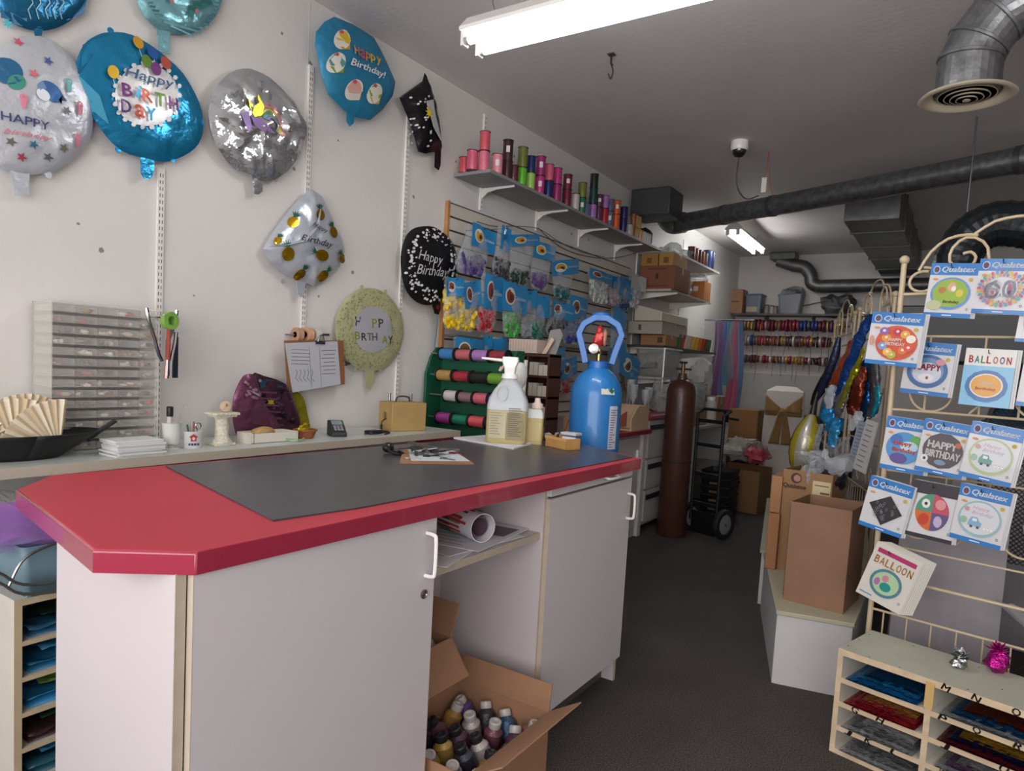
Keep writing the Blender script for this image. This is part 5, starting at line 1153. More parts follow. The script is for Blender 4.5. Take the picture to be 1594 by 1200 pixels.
for i, (px_, cn_, sc) in enumerate(row0):
    xx = xs_ if i > 0 else -2.60
    y = yfor(px_, xx); y = max(y, prev + .072) if i > 1 else y; prev = y
    if i == 0: y = 3.43; xx = -2.685
    if i == 1: xx = -2.60; y = prev = yfor(px_, xx)
    if i == 2: xx = -2.545; y = prev = yfor(px_, xx)
    lf = row0[i - 1][1] if i else 'end'; rt_ = row0[i + 1][1] if i < len(row0) - 1 else 'copper'
    spool(f'{cn_} ribbon spool on the high shelf board between {lf} and {rt_}' if i else 'short salmon ribbon spool at the near end of the high shelf', xx, y, HZ + .0005, cn[cn_], .114 * min(sc, 1.02), .0355, lab=i % 5 == 3)
    taken.append((px_, y, .112 * min(sc, 1.02) + .0065))
for i, (px_, cn_, sc) in enumerate(row1):
    y = yfor(px_, xs_); j = min(range(len(taken)), key=lambda q: abs(taken[q][1] - y)); y = taken[j][1]; z = HZ + taken[j][2]
    spool(f'{cn_} ribbon spool stacked on the {row0[j][1]} spool of the high shelf', (xs_ if i else -2.545), y, z + .003, cn[cn_], .112 * sc, .035, lab=i % 3 == 1)
    if px_ == 920: spool('bottle green ribbon spool topping the tall dark stack on the high shelf', xs_, y, z + .112 * sc + .0085, cn['bottle green'], .10, .034)
y = taken[-1][1] + .07; gi = 0
for k in range(7):
    cc = ('copper', 'gold', 'gold', 'gold', 'silver', 'silver', 'silver')[k]
    if y > 6.16: break
    spool(f'short {cc} ribbon spool, {["first", "second", "third", "fourth", "fifth", "sixth", "seventh"][k]} of the metallic group at the far end of the shelf', -2.50, y, HZ + .0005, cn[cc], .085, .026, fl=mat('8c7450', .4, .5)); 
    if k < 3: spool(f'{("copper", "gold", "gold")[k]} ribbon spool in the upper layer of the metallic group, {["nearest", "middle", "farthest"][k]}', -2.50, y, HZ + .093, cn[('copper', 'gold', 'gold')[k]], .10, .026, fl=mat('5c4430', .4, .3))
    y += .058
# black wrapped bundle on the shelf end near the duct
b = MB(); b.blob((-2.63, 6.02, HZ + .09), (.09, .17, .10), mat('26282a', .4, bump=.8, bscale=12), 18, 12, wob=.6, seed=4); tag(b.build('dark_bundle'), 'lumpy black bag pushed under the duct at the shelf end', 'bag')
# ---------------------------------------------------------------- green spool rack
GY = 3.30
P = YP(GY); zg0 = .885; zg1 = P.px(690, 541)[1]
gx0 = P.px(676, 640)[0]; gx1 = P.px(800, 640)[0] + .02; M_grn = mat('12553c', .45, var=.08, vscale=6)
# rack faces the camera, standing on the side counter
t = thing('green_spool_rack', 'dark green ribbon dispenser rack with four bars of spools', 'spool rack', ((gx0 + gx1) / 2, GY, zg0))
for x in (gx0, gx1 - .016):
    b = MB(); b.prism([(x, GY - .11, zg0), (x, GY + .05, zg0), (x, GY + .05, zg1), (x, GY - .02, zg1), (x, GY - .07, zg1 - .06), (x, GY - .11, zg1 - .16)], (.016, 0, 0), M_grn); b.build('side_panel', t, True, bev=.002)
MB().box((gx0 + .016, GY + .035, zg0), (gx1 - .016, GY + .05, zg1), M_grn).build('back_panel', t, True)
rows_ = [((690, 551), (790, 560), ['3c7cb8', 'c0646c', 'a878b8', '8c2c34']), ((686, 584), (770, 592), ['a8844c', 'a8283c', '1c1c1e', '6c9c34']), ((697, 616), (780, 627), ['ccc8c8', '8c6c74', 'd0687c', '6c64a8']), ((685, 650), (770, 660), ['9c3c8c', '167c5c', 'cc5860', '7c2c44'])]
cnm = [['blue', 'coral pink', 'lavender', 'dark red'], ['gold', 'crimson', 'black', 'lime green'], ['white', 'dusty mauve', 'bright pink', 'periwinkle'], ['purple', 'emerald green', 'salmon red', 'burgundy']]
FPn = YP(GY - .075)
for r_, (a_, b_, cols_) in enumerate(rows_):
    z = FPn.px(*a_)[1] + .002; x0 = gx0 + .02
    b = MB(); b.cyl((gx0 + .016, GY - .072, z), (gx1 - .016, GY - .072, z), .005, mat('8a8a86', .4, .7), 8); b.build('bar', t, True)
    x = FPn.px(a_[0] - 4, a_[1])[0]; x = max(x, gx0 + .022); lw = (gx1 - .02 - x) / 4 - .004
    for q in range(4):
        spool(f'{cnm[r_][q]} ribbon spool on the {["top", "second", "third", "lowest"][r_]} bar of the green rack', x, GY - .072, z, cols_[q], lw - .010, .040 - .003 * (q == 1), ax=(1, 0, 0), grp='spools on the green rack', kk=.82, ft=.007, fl=mat('141214', .5)); x += lw + .002
for k, (a_, cc, lb) in enumerate((((791, 610), 'c9c4b8', 'slim white roll standing at the right of the green rack'),)):
    b = MB(); b.cyl((gx1 + .03, GY, zg0 + .0), (gx1 + .03, GY + .02, zg1 - .05), .012, mat(cc, .3), 12); tag(b.build('film_roll'), lb, 'roll')
# ---------------------------------------------------------------- side counters along the left wall
M_cab = mat('b9b6b2', .5); M_top2 = mat('8c2434', .4)
t = thing('side_counter', 'low white side counter with a red top under the slatted panel', 'counter', (-2.45, 4.2, 0))
MB().box((WX + .03, 3.13, .845), (-2.07, 5.30, .882), M_top2).build('countertop', t, True, bev=.005)
MB().box((WX + .03, 3.16, 0), (-2.13, 5.26, .845), M_cab).build('body', t, True)
MB().box((-2.13, 5.20, .0), (-2.10, 5.262, .845), mat('c9c6c2', .5)).build('edge_board', t, True)
for i in range(3):
    y = 3.2 + i * .66; d_ = MB().box((-2.129, y + .01, .08), (-2.113, y + .64, .82), mat('c2bfbb', .5)).build('door', t, True, bev=.002)
    MB().box((-2.114, y + .58, .60), (-2.096, y + .60, .72), M_enam).build('handle', d_, True)
t = thing('drawer_cabinet', 'taller white drawer cabinet with a red top beyond the side counter', 'cabinet', (-2.45, 5.8, 0))
MB().box((WX + .03, 5.31, .955), (-2.09, 6.18, .99), M_top2).build('countertop', t, True, bev=.005)
MB().box((WX + .03, 5.33, .06), (-2.14, 6.16, .955), M_cab).build('body', t, True)
for i, (z0, z1) in enumerate(((.63, .94), (.37, .61), (.09, .35))):
    d_ = MB().box((-2.139, 5.36, z0), (-2.12, 6.12, z1), mat('c2bfbb', .5)).build('drawer', t, True, bev=.002)
    MB().box((-2.121, 5.38, z1 - .075), (-2.108, 6.1, z1 - .035), mat('1c1c1e', .5)).build('pull', d_, True)
MB().box((WX + .1, 5.34, 0), (-2.19, 6.15, .06), mat('2a2828')).build('plinth', t, True)
# second bit of red end: pale wooden bin, brown tray rack
S1 = .8825
M_pale = mat('c4a888', .6, var=.08, vscale=16)
t = thing('wooden_bin', 'pale wooden display bin with a sloped front on the side counter', 'display bin', (-2.24, 5.08, S1))
for nm, a_, b_ in (('base', (-.15, -.17, 0), (.15, .17, .01)), ('back', (-.15, .155, .01), (.15, .17, .19)), ('divider', (-.145, -.02, .01), (.145, -.008, .17))): MB().box(a_, b_, M_pale).build(nm, t)
for x in (-.15, .138): b = MB(); b.prism([(x, -.17, .01), (x, .155, .01), (x, .155, .19), (x, -.05, .19), (x, -.17, .09)], (.012, 0, 0), M_pale); b.build('side', t)
b = MB(); b.prism([(-.05, -.1, .02), (.04, -.02, .02), (.04, -.02, .14), (-.05, -.1, .06)], (.006, -.006, 0), mat('8c4434', .6)); b.build('insert', t)
M_bw = mat('4a2c22', .5, var=.1, vscale=12)
c = V((-2.28, 3.72, S1)); t = thing('card_rack', 'dark brown wooden pigeonhole rack of little cards beside the green rack', 'rack', c, rz=.0)
rw, rh_, rdp = .16, .54, .07
for x in (-rw, -.006, rw - .012): MB().box((x, -rdp, 0), (x + .012, rdp, rh_), M_bw).build('upright', t)
for i in range(5): MB().box((-rw, -rdp - .004, i * .13), (rw, rdp, i * .13 + .014), M_bw).build('shelf', t)
MB().box((-rw, rdp, 0), (rw, rdp + .006, rh_), M_bw).build('back_panel', t)
side = ('left', 'right'); lev = ('lowest', 'second lowest', 'third', 'top')
for i in range(4):
    for j in range(2):
        for k in range(2):
            b = MB(); x0 = c.x + (-rw + .016 if j == 0 else .010) + k * .07; b.box((x0, c.y - rdp + .01, S1 + i * .13 + .0145), (x0 + .062, c.y + .02, S1 + i * .13 + .095 - .015 * k), mat(('c9c2b4', 'b8b0a4', 'cfa8a8', 'c4beb0')[(i + j) % 4], .6)); b.box((x0 + .03, c.y - rdp + .0092, S1 + i * .13 + .0145), (x0 + .032, c.y - rdp + .0105, S1 + i * .13 + .09 - .015 * k), mat('6a5c54'))
            tag(b.build('card_pack'), f'{("outer", "inner")[k != j]} pack of small cards, {lev[i]} {side[j]} slot of the brown rack', 'card pack', 'card packs in the brown rack')
b = MB(); b.box((-.15, -.065, 0), (.06, .065, .085), mat('c9b4a8', .6)); 
for k in range(9): b.box((-.14 + k * .021, -.0665, .01), (-.138 + k * .021, -.065, .08), mat('a8948c'))
tag(b.build('card_carton', loc=c + V((0, 0, rh_ - .0))), 'pinkish carton of cards lying on top of the brown rack', 'carton')
b = MB(); b.prism([(.07, -.02, 0), (.10, -.02, 0), (.155, -.02, .09), (.135, -.02, .105)], (0, .012, 0), mat('d0b8a4', .6)); b.prism([(.065, .02, 0), (.15, .02, 0), (.19, .02, .12), (.17, .02, .16), (.10, .02, .15)], (0, .006, 0), mat('8f8c8a', .6)); tag(b.build('price_card', loc=c + V((0, 0, rh_))), 'tilted beige and grey cards on top of the brown rack', 'card')
for k, (dx, cc, nm) in enumerate(((-.03, '3c5ca0', 'tiny blue-banded glue bottle in front of the brown rack'), (.03, 'a04c3c', 'tiny glue bottle with a red band in front of the brown rack'))):
    t = thing('glue_bottle', nm, 'bottle', (c.x + dx + .04, c.y - .14, S1), group=None)
    b = MB(); b.lathe([(0, 0), (.017, 0), (.018, .01), (.018, .06), (.010, .075)], mat('d8d8d4', .4), seg=16); b.lathe([(.0183, .02), (.0183, .045)], mat(cc, .4), seg=16); b.build('bottle', t)
    b = MB(); b.lathe([(.009, 0), (.009, .012), (.003, .035), (0, .035)], M_enam, (0, 0, .075), seg=12); b.build('nozzle', t)
b = MB(); b.box((-.06, -.04, 0), (.07, .04, .14), mat('b8926c', .6)); b.prism([(-.05, -.0405, .03), (-.045, -.0405, .03), (-.015, -.0405, .12), (-.02, -.0405, .12)], (0, -.001, 0), mat('5c4434')); b.prism([(.0, -.0405, .03), (.005, -.0405, .03), (.03, -.0405, .12), (.025, -.0405, .12)], (0, -.001, 0), mat('5c4434'))
b.box((-.13, -.03, 0), (-.065, .04, .13), mat('8c8682', .6)); tag(b.build('wood_plaque', loc=(c.x + .13, c.y + .36, S1)), 'tan wooden plaque with dark strokes right of the brown rack', 'plaque')
# ---------------------------------------------------------------- blue helium tank
c = V((-1.575, 3.215, 0)); t = thing('helium_tank', 'blue helium tank with a blue valve guard behind the counter', 'gas tank', c)
M_blue = mat('1f73b8', .38, coat=.3, var=.03, vscale=10); M_blue2 = mat('1f66b0', .4, coat=.2)
b = MB(); r = .133; b.lathe([(0, 0), (r - .01, 0), (r, .012), (r, 1.20), (r * .985, 1.235), (r * .9, 1.275), (r * .72, 1.315), (r * .45, 1.345), (.05, 1.355)], M_blue, seg=40)
def onblue(a, z, c_): th = -1.15 + a / r; return V(((r + c_) * math.cos(th), (r + c_) * math.sin(th), z))
b.build('cylinder', t)
b = MB(); a = Art(); a.rect(.08, .945, .135, 1.165, mat('c9ccd4', .5), 4); 
for i in range(16): a.rect(.084, .955 + i * .0125, .084 + .02 + .026 * R.random(), .959 + i * .0125, mat(('7a4c5c', '4c5c8c')[i % 2], .5), 2)
a.emit(b, onblue); b.build('long_label', t)
b = MB(); a = Art(); a.rect(.055, 1.222, .13, 1.262, mat('c9ccc4', .5), 4); a.poly([(.095, 1.242), (.113, 1.258), (.129, 1.242), (.113, 1.226)], mat('1c6c4c', .4))
def dome(x, z, c_): th = -1.35 + x / r; rr_ = r * (1 - .16 * max(0, (z - 1.21) / .05) ** 2 * .6) + .002 + c_; return V((rr_ * math.cos(th), rr_ * math.sin(th), z))
a.emit(b, dome); b.build('hazard_label', t)
b = MB(); b.lathe([(.05, 1.35), (.055, 1.352), (.055, 1.385), (.04, 1.39), (0, 1.39)], M_blue2, seg=24); b.build('neck_ring', t)
# guard: two side straps leaning out then in to a crown
fd = V((c.x, c.y, 0)).normalized(); 
q = V((0, -1, 0)).rotation_difference(V((-c.x, -c.y, 0)).normalized()) if False else None
ang = math.atan2(-c.y, -c.x) + PI / 2
T = Matrix.Rotation(ang, 4, 'Z')
b = MB(); b.T = T
P = [(-.066, 1.375), (-.08, 1.43), (-.108, 1.525), (-.086, 1.575), (-.030, 1.607), (.030, 1.607), (.086, 1.575), (.108, 1.525), (.08, 1.43), (.066, 1.375)]
out_, in_ = [], []
for i, (x, z) in enumerate(P):
    x0, z0 = P[max(i - 1, 0)]; x1, z1 = P[min(i + 1, 9)]; L_ = math.hypot(x1 - x0, z1 - z0); nx, nz = -(z1 - z0) / L_ * .016, (x1 - x0) / L_ * .016
    out_.append((x + nx, z + nz)); in_.append((x - nx, z - nz))
vs = []
for y in (-.06, .055): vs += [(x, y, z) for x, z in out_] + [(x, y, z) for x, z in in_]
fs = []
for i in range(9): fs += [(i, i + 1, 11 + i, 10 + i), (20 + i, 30 + i, 31 + i, 21 + i), (i, 20 + i, 21 + i, i + 1), (10 + i, 11 + i, 31 + i, 30 + i)]
fs += [(0, 10, 30, 20), (9, 29, 39, 19)]
b.add(vs, fs, M_blue2)
b.build('valve_guard', t, bev=.003)
b = MB(); b.lathe([(.05, 1.594), (.052, 1.602), (.048, 1.634), (.02, 1.640), (0, 1.640)], M_blue2, seg=24); b.build('guard_crown', t)
b = MB(); b.T = T; b.cyl((0, 0, 1.38), (0, 0, 1.45), .014, mat('a89458', .3, .9), 12); b.cyl((0, 0, 1.43), (-.02, -.05, 1.44), .009, mat('a89458', .3, .9), 10); b.build('valve', t)
b = MB(); b.T = T; b.lathe([(0, 0), (.024, 0), (.026, .006), (.026, .016), (.02, .018), (0, .017)], mat('c9cac8', .2, .5), (-.028, -.045, 1.45), (0, -1, 0), 22); a = Art(); a.ring(0, 0, .014, .014, .002, mat('2c2c2c')); a.line([(0, 0), (.008, .006)], .002, mat('8c1c1c')); a.emit(b, lambda x, y, c_: V((-.028 + x, -.063 - c_, 1.45 + y))); b.build('pressure_gauge', t)
b = MB(); b.T = T
b.blob((-.008, -.02, 1.50), (.028, .02, .036), mat('c4302c', .35), 12, 8, wob=.5); b.blob((-.005, -.02, 1.545), (.016, .012, .025), mat('c4302c', .35), 10, 6, wob=.4); b.blob((.022, -.01, 1.51), (.014, .012, .04), mat('b8806c', .4), 10, 6, wob=.4); b.build('red_inflator', t)
# small tag hook at guard
# ---------------------------------------------------------------- brown cylinder on a hand truck
c = V((-1.905, 5.46, 0)); r = .118
t = thing('brown_tank', 'tall brown gas cylinder standing at the end of the side counters', 'gas tank', c); M_br = mat('46281f', .42, var=.15, vscale=9, bump=.1, coat=.15)
b = MB(); b.lathe([(0, 0), (r - .008, 0), (r, .015), (r, 1.16), (r * .97, 1.21), (r * .86, 1.255), (r * .62, 1.285), (r * .36, 1.30), (.036, 1.33), (.034, 1.35)], M_br, seg=36); b.build('cylinder', t)
b = MB(); b.lathe([(.118, .62), (.1195, .622), (.1195, .632), (.118, .634)], mat('2c1814', .6), seg=36); b.build('strap', t)
b = MB(); b.cyl((0, 0, 1.34), (0, 0, 1.43), .016, mat('6c5a3c', .35, .8), 12); b.cyl((-.06, 0, 1.385), (.07, 0, 1.385), .009, mat('5c4c38', .35, .8), 10); b.build('valve', t)
b = MB(); b.lathe([(0, 0), (.03, 0), (.034, .008), (.03, .016), (0, .016)], mat('2a2624', .5), (0, 0, 1.43), seg=16); b.build('handwheel', t)
M_blk = mat('141517', .45)
c2 = V((-1.70, 5.68, 0)); t = thing('hand_truck', 'black upright hand truck with two grey-hubbed rubber wheels', 'hand truck', c2, rz=-.35)
for x in (-.13, .13):
    b = MB(); b.tube([(x, -.02, .12), (x, -.02, 1.02), (x, .06, 1.06)], .014, M_blk, 10); b.build('rail', t)
b = MB(); b.tube([(-.13, .06, 1.06), (.13, .06, 1.06)], .014, M_blk, 10); b.tube([(.13, .06, 1.0), (.13, .17, .99)], .012, M_blk, 8); b.build('handle', t)
for z in (.25, .5, .75, .95): b = MB(); b.box((-.13, -.03, z), (.13, -.012, z + .03), M_blk); b.build('crossbar', t)
b = MB(); b.tube([(-.19, .03, .125), (.19, .03, .125)], .01, steel, 8); b.build('axle', t)
b = MB(); b.prism([(-.12, -.02, .012), (.12, -.02, .012), (.12, -.03, .2), (-.12, -.03, .2)], (0, .006, 0), M_blk); b.build('toe_plate', t)
for s_ in (-1, 1):
    b = MB(); b.lathe([(.085, -.022), (.118, -.024), (.125, -.012), (.125, .012), (.118, .024), (.085, .022), (.085, -.022)], mat('161617', .7), (s_ * .17, .03, .1255), (1, 0, 0), 32); w_ = b.build('tyre', t)
    b = MB(); b.lathe([(0, -.012), (.03, -.016), (.084, -.012), (.086, .0), (.084, .012), (.03, .018), (0, .018)], mat('a9abad', .4, .5), (s_ * .17, .03, .1255), (1, 0, 0), 28); b.build('hub', w_)
# ---------------------------------------------------------------- shelving with boxes beyond the slatted panel
t = thing('bracket_shelving', 'open wall shelving loaded with boxes beyond the slatted panel', 'shelving', (-2.55, 6.9, 0))
for (z, ya_, yb_, xf, cc) in ((2.50, 6.30, 7.75, -2.36, '9c9890'), (2.13, 6.18, 7.40, -2.33, 'b0aa9c'), (1.60, 6.15, 7.80, -2.35, '3c3a38'), (1.30, 6.15, 7.70, -2.33, 'a8a6a0')):
    MB().box((WX + .012, ya_, z - .02), (xf, yb_, z), mat(cc, .5)).build('board', t, True)
    for y in (ya_ + .12, yb_ - .15): b = MB(); b.prism([(WX + .012, y, z - .02), (xf + .02, y, z - .02), (xf + .02, y, z - .035), (WX + .012, y, z - .09)], (0, .012, 0), trk); b.build('bracket', t, True)
for y in (6.31, 7.58): MB().box((WX, y - .013, 1.0), (WX + .012, y + .013, 2.85), trk).build('wall_track', t, True)
MB().cyl((-2.345, 6.17, .992), (-2.345, 6.17, 1.58), .008, M_enam, 8).build('front_post', t, True)
def cbox(name, label, a_, b_, m=M_card, cat='box', tape=True, writing=(), lid=None, kraft='a8916c'):
    c_ = V(((a_[0] + b_[0]) / 2, (a_[1] + b_[1]) / 2, a_[2])); t_ = thing(name, label, cat, c_); lo = V(a_) - c_; hi = V(b_) - c_
    b = MB(); b.box(lo, hi, m); b.build('box_body', t_, bev=.003)
    if tape: b = MB(); b.box((lo.x - .0008, -.022, hi.z * .7), (hi.x + .0008, .022, hi.z + .0008), mat(kraft, .35)); b.build('packing_tape', t_)
    if writing:
        b = MB(); a = Art()
        for (s_, x, z, w_, cc) in writing: a.rect(x - w_ / 2, z - .006 - .02 * (w_ < .08), x + w_ / 2, z + .006 + .02 * (w_ < .08), mat(cc, .6))
        a.emit(b, lambda x, z, k: V((x, lo.y - k, z))); b.build('print', t_)
    return t_
cbox('cardboard_box', 'brown printed carton under the tan cartons on the shelving', (-2.66, 6.20, 2.131), (-2.31, 6.62, 2.35), mat('7c4c30', .7), writing=(('ll', 0, .12, .03, '3c2418'), ('FRAGILE', 0, .19, .18, '5c3420'), ('BALLOONS', 0, .03, .2, '5c3420')))
cbox('cardboard_box', 'tan printed carton at the left on top of the brown printed carton', (-2.66, 6.21, 2.352), (-2.49, 6.60, 2.468), mat('9c7438', .7), writing=(('11', 0, .05, .05, '6c4c20'),))
cbox('cardboard_box', 'tan printed carton at the right on top of the brown printed carton', (-2.48, 6.21, 2.352), (-2.34, 6.60, 2.468), mat('a88040', .7), writing=(('22', 0, .05, .05, '6c4c20'),))
cbox('cardboard_box', 'orange carton with a white sticker at the far end of the shelving', (-2.60, 7.16, 2.131), (-2.335, 7.38, 2.33), mat('b8763c', .7), tape=False, writing=(('--', .04, .12, .05, 'e0dcd0'),))
b = MB(); b.blob((-2.46, 7.27, 2.37), (.12, .10, .06), film('e8ecec', .45), 18, 10, wob=.9, seed=3); tag(b.build('plastic_bag'), 'crumpled clear plastic bag on top of the orange carton', 'bag')
b = MB(); b.blob((-2.45, 6.85, 2.22), (.10, .13, .09), film('dfe6ea', .5), 18, 10, wob=.8, seed=5); tag(b.build('plastic_bag'), 'clear plastic bag squeezed between the printed cartons and the orange one', 'bag')
b = MB(); b.blob((-2.52, 6.72, 2.56), (.15, .26, .06), film('b8c4c0', .55), 20, 10, wob=.6, seed=8); tag(b.build('plastic_bag'), 'flat grey-green plastic bundle on the topmost shelf near the duct', 'bag')
for k in range(7):
    cc = ('6c3c2c', '8c5c3c', '4c3430', '7c4030', '5c4c3c', '2c3c6c', '24345c')[k]; nm = ('rust', 'copper', 'dark brown', 'brick red', 'taupe', 'blue', 'navy')[k]
    spool(f'{nm} ribbon spool in the row on the topmost shelf beyond the duct', -2.44, 6.98 + k * .105, 2.501, cc, .15 if k < 5 else .2, .042 if k < 5 else .05, grp='ribbon spools on the topmost shelf')
cbox('cardboard_box', 'small brown carton with dark print on the black shelf', (-2.60, 6.19, 1.601), (-2.35, 6.50, 1.70), mat('9c7048', .7), writing=(('XX', .07, .05, .05, '4c3424'),))
cbox('cardboard_box', 'wide grey-white flat carton lying on the small brown carton', (-2.70, 6.10, 1.702), (-2.36, 6.80, 1.82), mat('a49e94', .6), writing=(('B', -.05, .06, .03, '4a4640'),), kraft='b8b0a0')
b = MB(); b.prism([(-2.62, 6.05, 1.822), (-2.36, 6.05, 1.822), (-2.36, 6.05, 1.91), (-2.62, 6.05, 1.97)], (0, .72, 0), mat('b8b2a4', .6)); b.prism([(-2.36, 6.05, 1.822), (-2.35, 6.05, 1.822), (-2.35, 6.05, 1.90), (-2.36, 6.05, 1.91)], (0, .72, 0), mat('c9c4b0', .6)); tag(b.build('cardboard_box'), 'cream sloping carton topmost on the wide flat carton', 'box')
pc2 = [('1c6c3c', 'green'), ('a02c30', 'red'), ('c9b8a4', 'beige'), ('b8a88c', 'sand'), ('c9a050', 'ochre'), ('c9a020', 'yellow'), ('c0682c', 'orange'), ('a03424', 'brick'), ('5c3424', 'brown'), ('2c5c3c', 'dark green'), ('d0d0cc', 'white')]
for k, (cc, nm) in enumerate(pc2):
    b = MB(); y = 6.56 + k * .108; b.prism([(-2.60, y, 0), (-2.36, y, 0), (-2.355, y + .03, .135), (-2.60, y + .03, .135)], (0, .055, 0), mat(cc, .5)); b.T = Matrix()
    for i_ in range(len(b.v)): b.v[i_] = b.v[i_] + V((0, 0, 1.601))
    tag(b.build('tissue_packet'), f'{nm} paper packet in the coloured row on the black shelf', 'packet', 'coloured packets on the black shelf')
t = thing('clear_bin', 'clear plastic bin with crinkled contents under the black shelf', 'bin', (-2.49, 6.40, 1.301)); 
b = MB(); loft(b, [rr(.14, .2, 0), rr(.155, .215, .27)], film('d0d0cc', .35, .2), False); b.build('bin_wall', t, solid=.004); b = MB(); b.box((-.165, -.225, .262), (.165, .225, .278), mat('c9c8c4', .4)); b.build('lid', t, bev=.005)
b = MB(); b.blob((0, 0, .13), (.12, .18, .11), mat('8c8a86', .5, bump=.8, bscale=25), 16, 10, wob=.8); o = b.build('contents', t); o['kind'] = 'stuff'
for k, (x, y, h_, r_) in enumerate(((-2.35, 5.52, .24, .03), (-2.27, 5.60, .20, .028), (-2.42, 5.62, .28, .03), (-2.30, 5.74, .22, .03))):
    t = thing('glass_vase', ('slim clear glass vase nearest the counter edge on the drawer cabinet', 'short clear glass vase on the drawer cabinet', 'tallest clear glass vase on the drawer cabinet', 'clear glass vase hindmost on the drawer cabinet')[k], 'vase', (x, y, .9905), group='glass vases on the drawer cabinet')
    b = MB(); b.lathe([(0, 0), (r_, 0), (r_, .006), (.008, .02), (.008, h_ * .35), (r_ * 1.2, h_ * .6), (r_ * 1.3, h_), (r_ * 1.2, h_), (.01, h_ * .42), (0, h_ * .4)], film('dfe4e4', .4, .05), seg=20); b.build('glass', t)
b = MB(); b.blob((-2.24, 5.98, 1.13), (.14, .13, .135), film('d8d8d4', .35), 18, 12, wob=.7, seed=6); tag(b.build('plastic_bag'), 'big clear plastic bag on the drawer cabinet behind the brown cylinder', 'bag')
# low table with clear tub, box, jugs (right of the cylinder)
t = thing('work_table', 'white open-fronted side table behind the hand truck', 'table', (-2.2, 6.7, 0))
for nm, a_, b_ in (('tabletop', (-2.70, 6.30, .83), (-2.02, 7.35, .855)), ('side_panel', (-2.70, 6.30, 0), (-2.02, 6.32, .83)), ('side_panel', (-2.70, 7.33, 0), (-2.02, 7.35, .83)), ('shelf', (-2.70, 6.32, .42), (-2.02, 7.33, .44)), ('back_panel', (-2.70, 6.32, 0), (-2.69, 7.33, .83))): MB().box(a_, b_, mat('a8a6a2', .5)).build(nm, t, True)
cbox('cardboard_box', 'low brown carton with a black mark on the white side table', (-2.40, 6.35, .856), (-2.08, 6.75, 1.0), M_card, tape=False, writing=(('X', .08, .07, .03, '2c1c14'),))
t = thing('clear_tub', 'clear square tub full of white bits on the low brown carton', 'tub', (-2.22, 6.55, 1.001))
b = MB(); loft(b, [rr(.13, .15, 0), rr(.15, .17, .26)], film('c4ccc4', .4, .15), False); b.build('tub_wall', t, solid=.004); b = MB(); 
for i in range(60): b.blob(((R.random() - .5) * .22, (R.random() - .5) * .26, .03 + R.random() * .19), (.02, .02, .018), mat(('b8bcb4', '9ca49c')[i % 2], .5), 6, 4)
o = b.build('white_bits', t); o['kind'] = 'stuff'
t = thing('white_canister', 'white canister with a cap beside the clear tub on the side table', 'canister', (-2.10, 6.92, .8555))
b = MB(); b.lathe([(0, 0), (.055, 0), (.06, .01), (.06, .20), (.04, .24)], mat('c0beba', .5), seg=20); b.build('body', t); b = MB(); b.lathe([(.042, 0), (.042, .03), (0, .03)], M_enam, (0, 0, .24), seg=16); b.build('cap', t)
cbox('cardboard_box', 'upright brown carton at the far end of the white side table', (-2.30, 7.03, .856), (-2.06, 7.28, 1.13), M_card)
b = MB(); b.blob((-2.3, 7.12, 1.33), (.12, .12, .17), mat('b4b4ae', .6, bump=.6), 14, 10, wob=.5); b.box((-2.42, 7.04, 1.135), (-2.2, 7.22, 1.19), mat('a8a8a2')); tag(b.build('white_bust'), 'white ornament standing on the upright brown carton', 'ornament')
# hanging tulle lengths
for k, (px_, cc, nm) in enumerate(((1122, '5c2c5c', 'plum'), (1129, '3c4c8c', 'indigo'), (1135, '1c6c84', 'teal'), (1141, '6c6c74', 'grey'), (1148, '9c2c54', 'magenta'), (1156, '2c4c7c', 'blue'))):
    y = 8.45 + k * .04; P = YP(y); top = P.w(px_ - 3, 500); bot_ = (625, 615, 600, 590, 640, 640)[k]; z1 = top.z; z0 = P.w(px_, bot_).z; x = top.x
    b = MB(); b.grid(lambda u, v: V((x + (u - .5) * (.09 + .05 * v) + .02 * math.sin(v * 5 + k), y + .025 * math.sin(u * 9 + k) * (1 - .3 * v), z1 + (z0 - z1) * v)), 12, 16, mat(cc, .6, alpha=.85, sheen=.5)); tag(b.build('tulle_length'), f'{nm} length of tulle hanging near the back corner', 'tulle', 'tulle lengths by the back corner')
x0 = YP(8.5).w(1118, 498).x; b = MB(); b.cyl((WX, 8.55, YP(8.5).w(1118, 500).z + .02), (x0 + .42, 8.55, YP(8.5).w(1118, 500).z + .02), .012, steel, 8); tag(b.build('hanging_rail'), 'short rail carrying the tulle lengths', 'rail')
# ---------------------------------------------------------------- back wall
B = YP(BY); z = B.px(1230, 491)[1]
t = thing('back_shelf', 'long dark-edged shelf across the back wall', 'shelf', (-1.9, 9.8, z))
MB().box((-2.70, 9.62, z - .025), (-.75, BY, z), mat('8c8884', .5)).build('shelf_board', t, True); MB().box((-2.70, 9.612, z - .026), (-.75, 9.62, z + .001), mat('4a4644', .5)).build('edge_strip', t, True)
for x in (-2.3, -1.7, -1.2): b = MB(); b.prism([(x, BY, z - .026), (x, 9.66, z - .026), (x, 9.66, z - .04), (x, BY, z - .2)], (.012, 0, 0), mat('6c6a68')); b.build('bracket', t, True)
BS = YP(9.70)
def bx(px_): return BS.w(px_, 480).x
def bh(px_, py): return BS.px(px_, py)[1] - z
cbox('cardboard_box', 'brown carton with a dark label at the left end of the back shelf', (bx(1124), 9.63, z + .001), (bx(1157), 9.88, z + .33), M_card, writing=(('---', 0, .16, .2, '2c1c14'),))
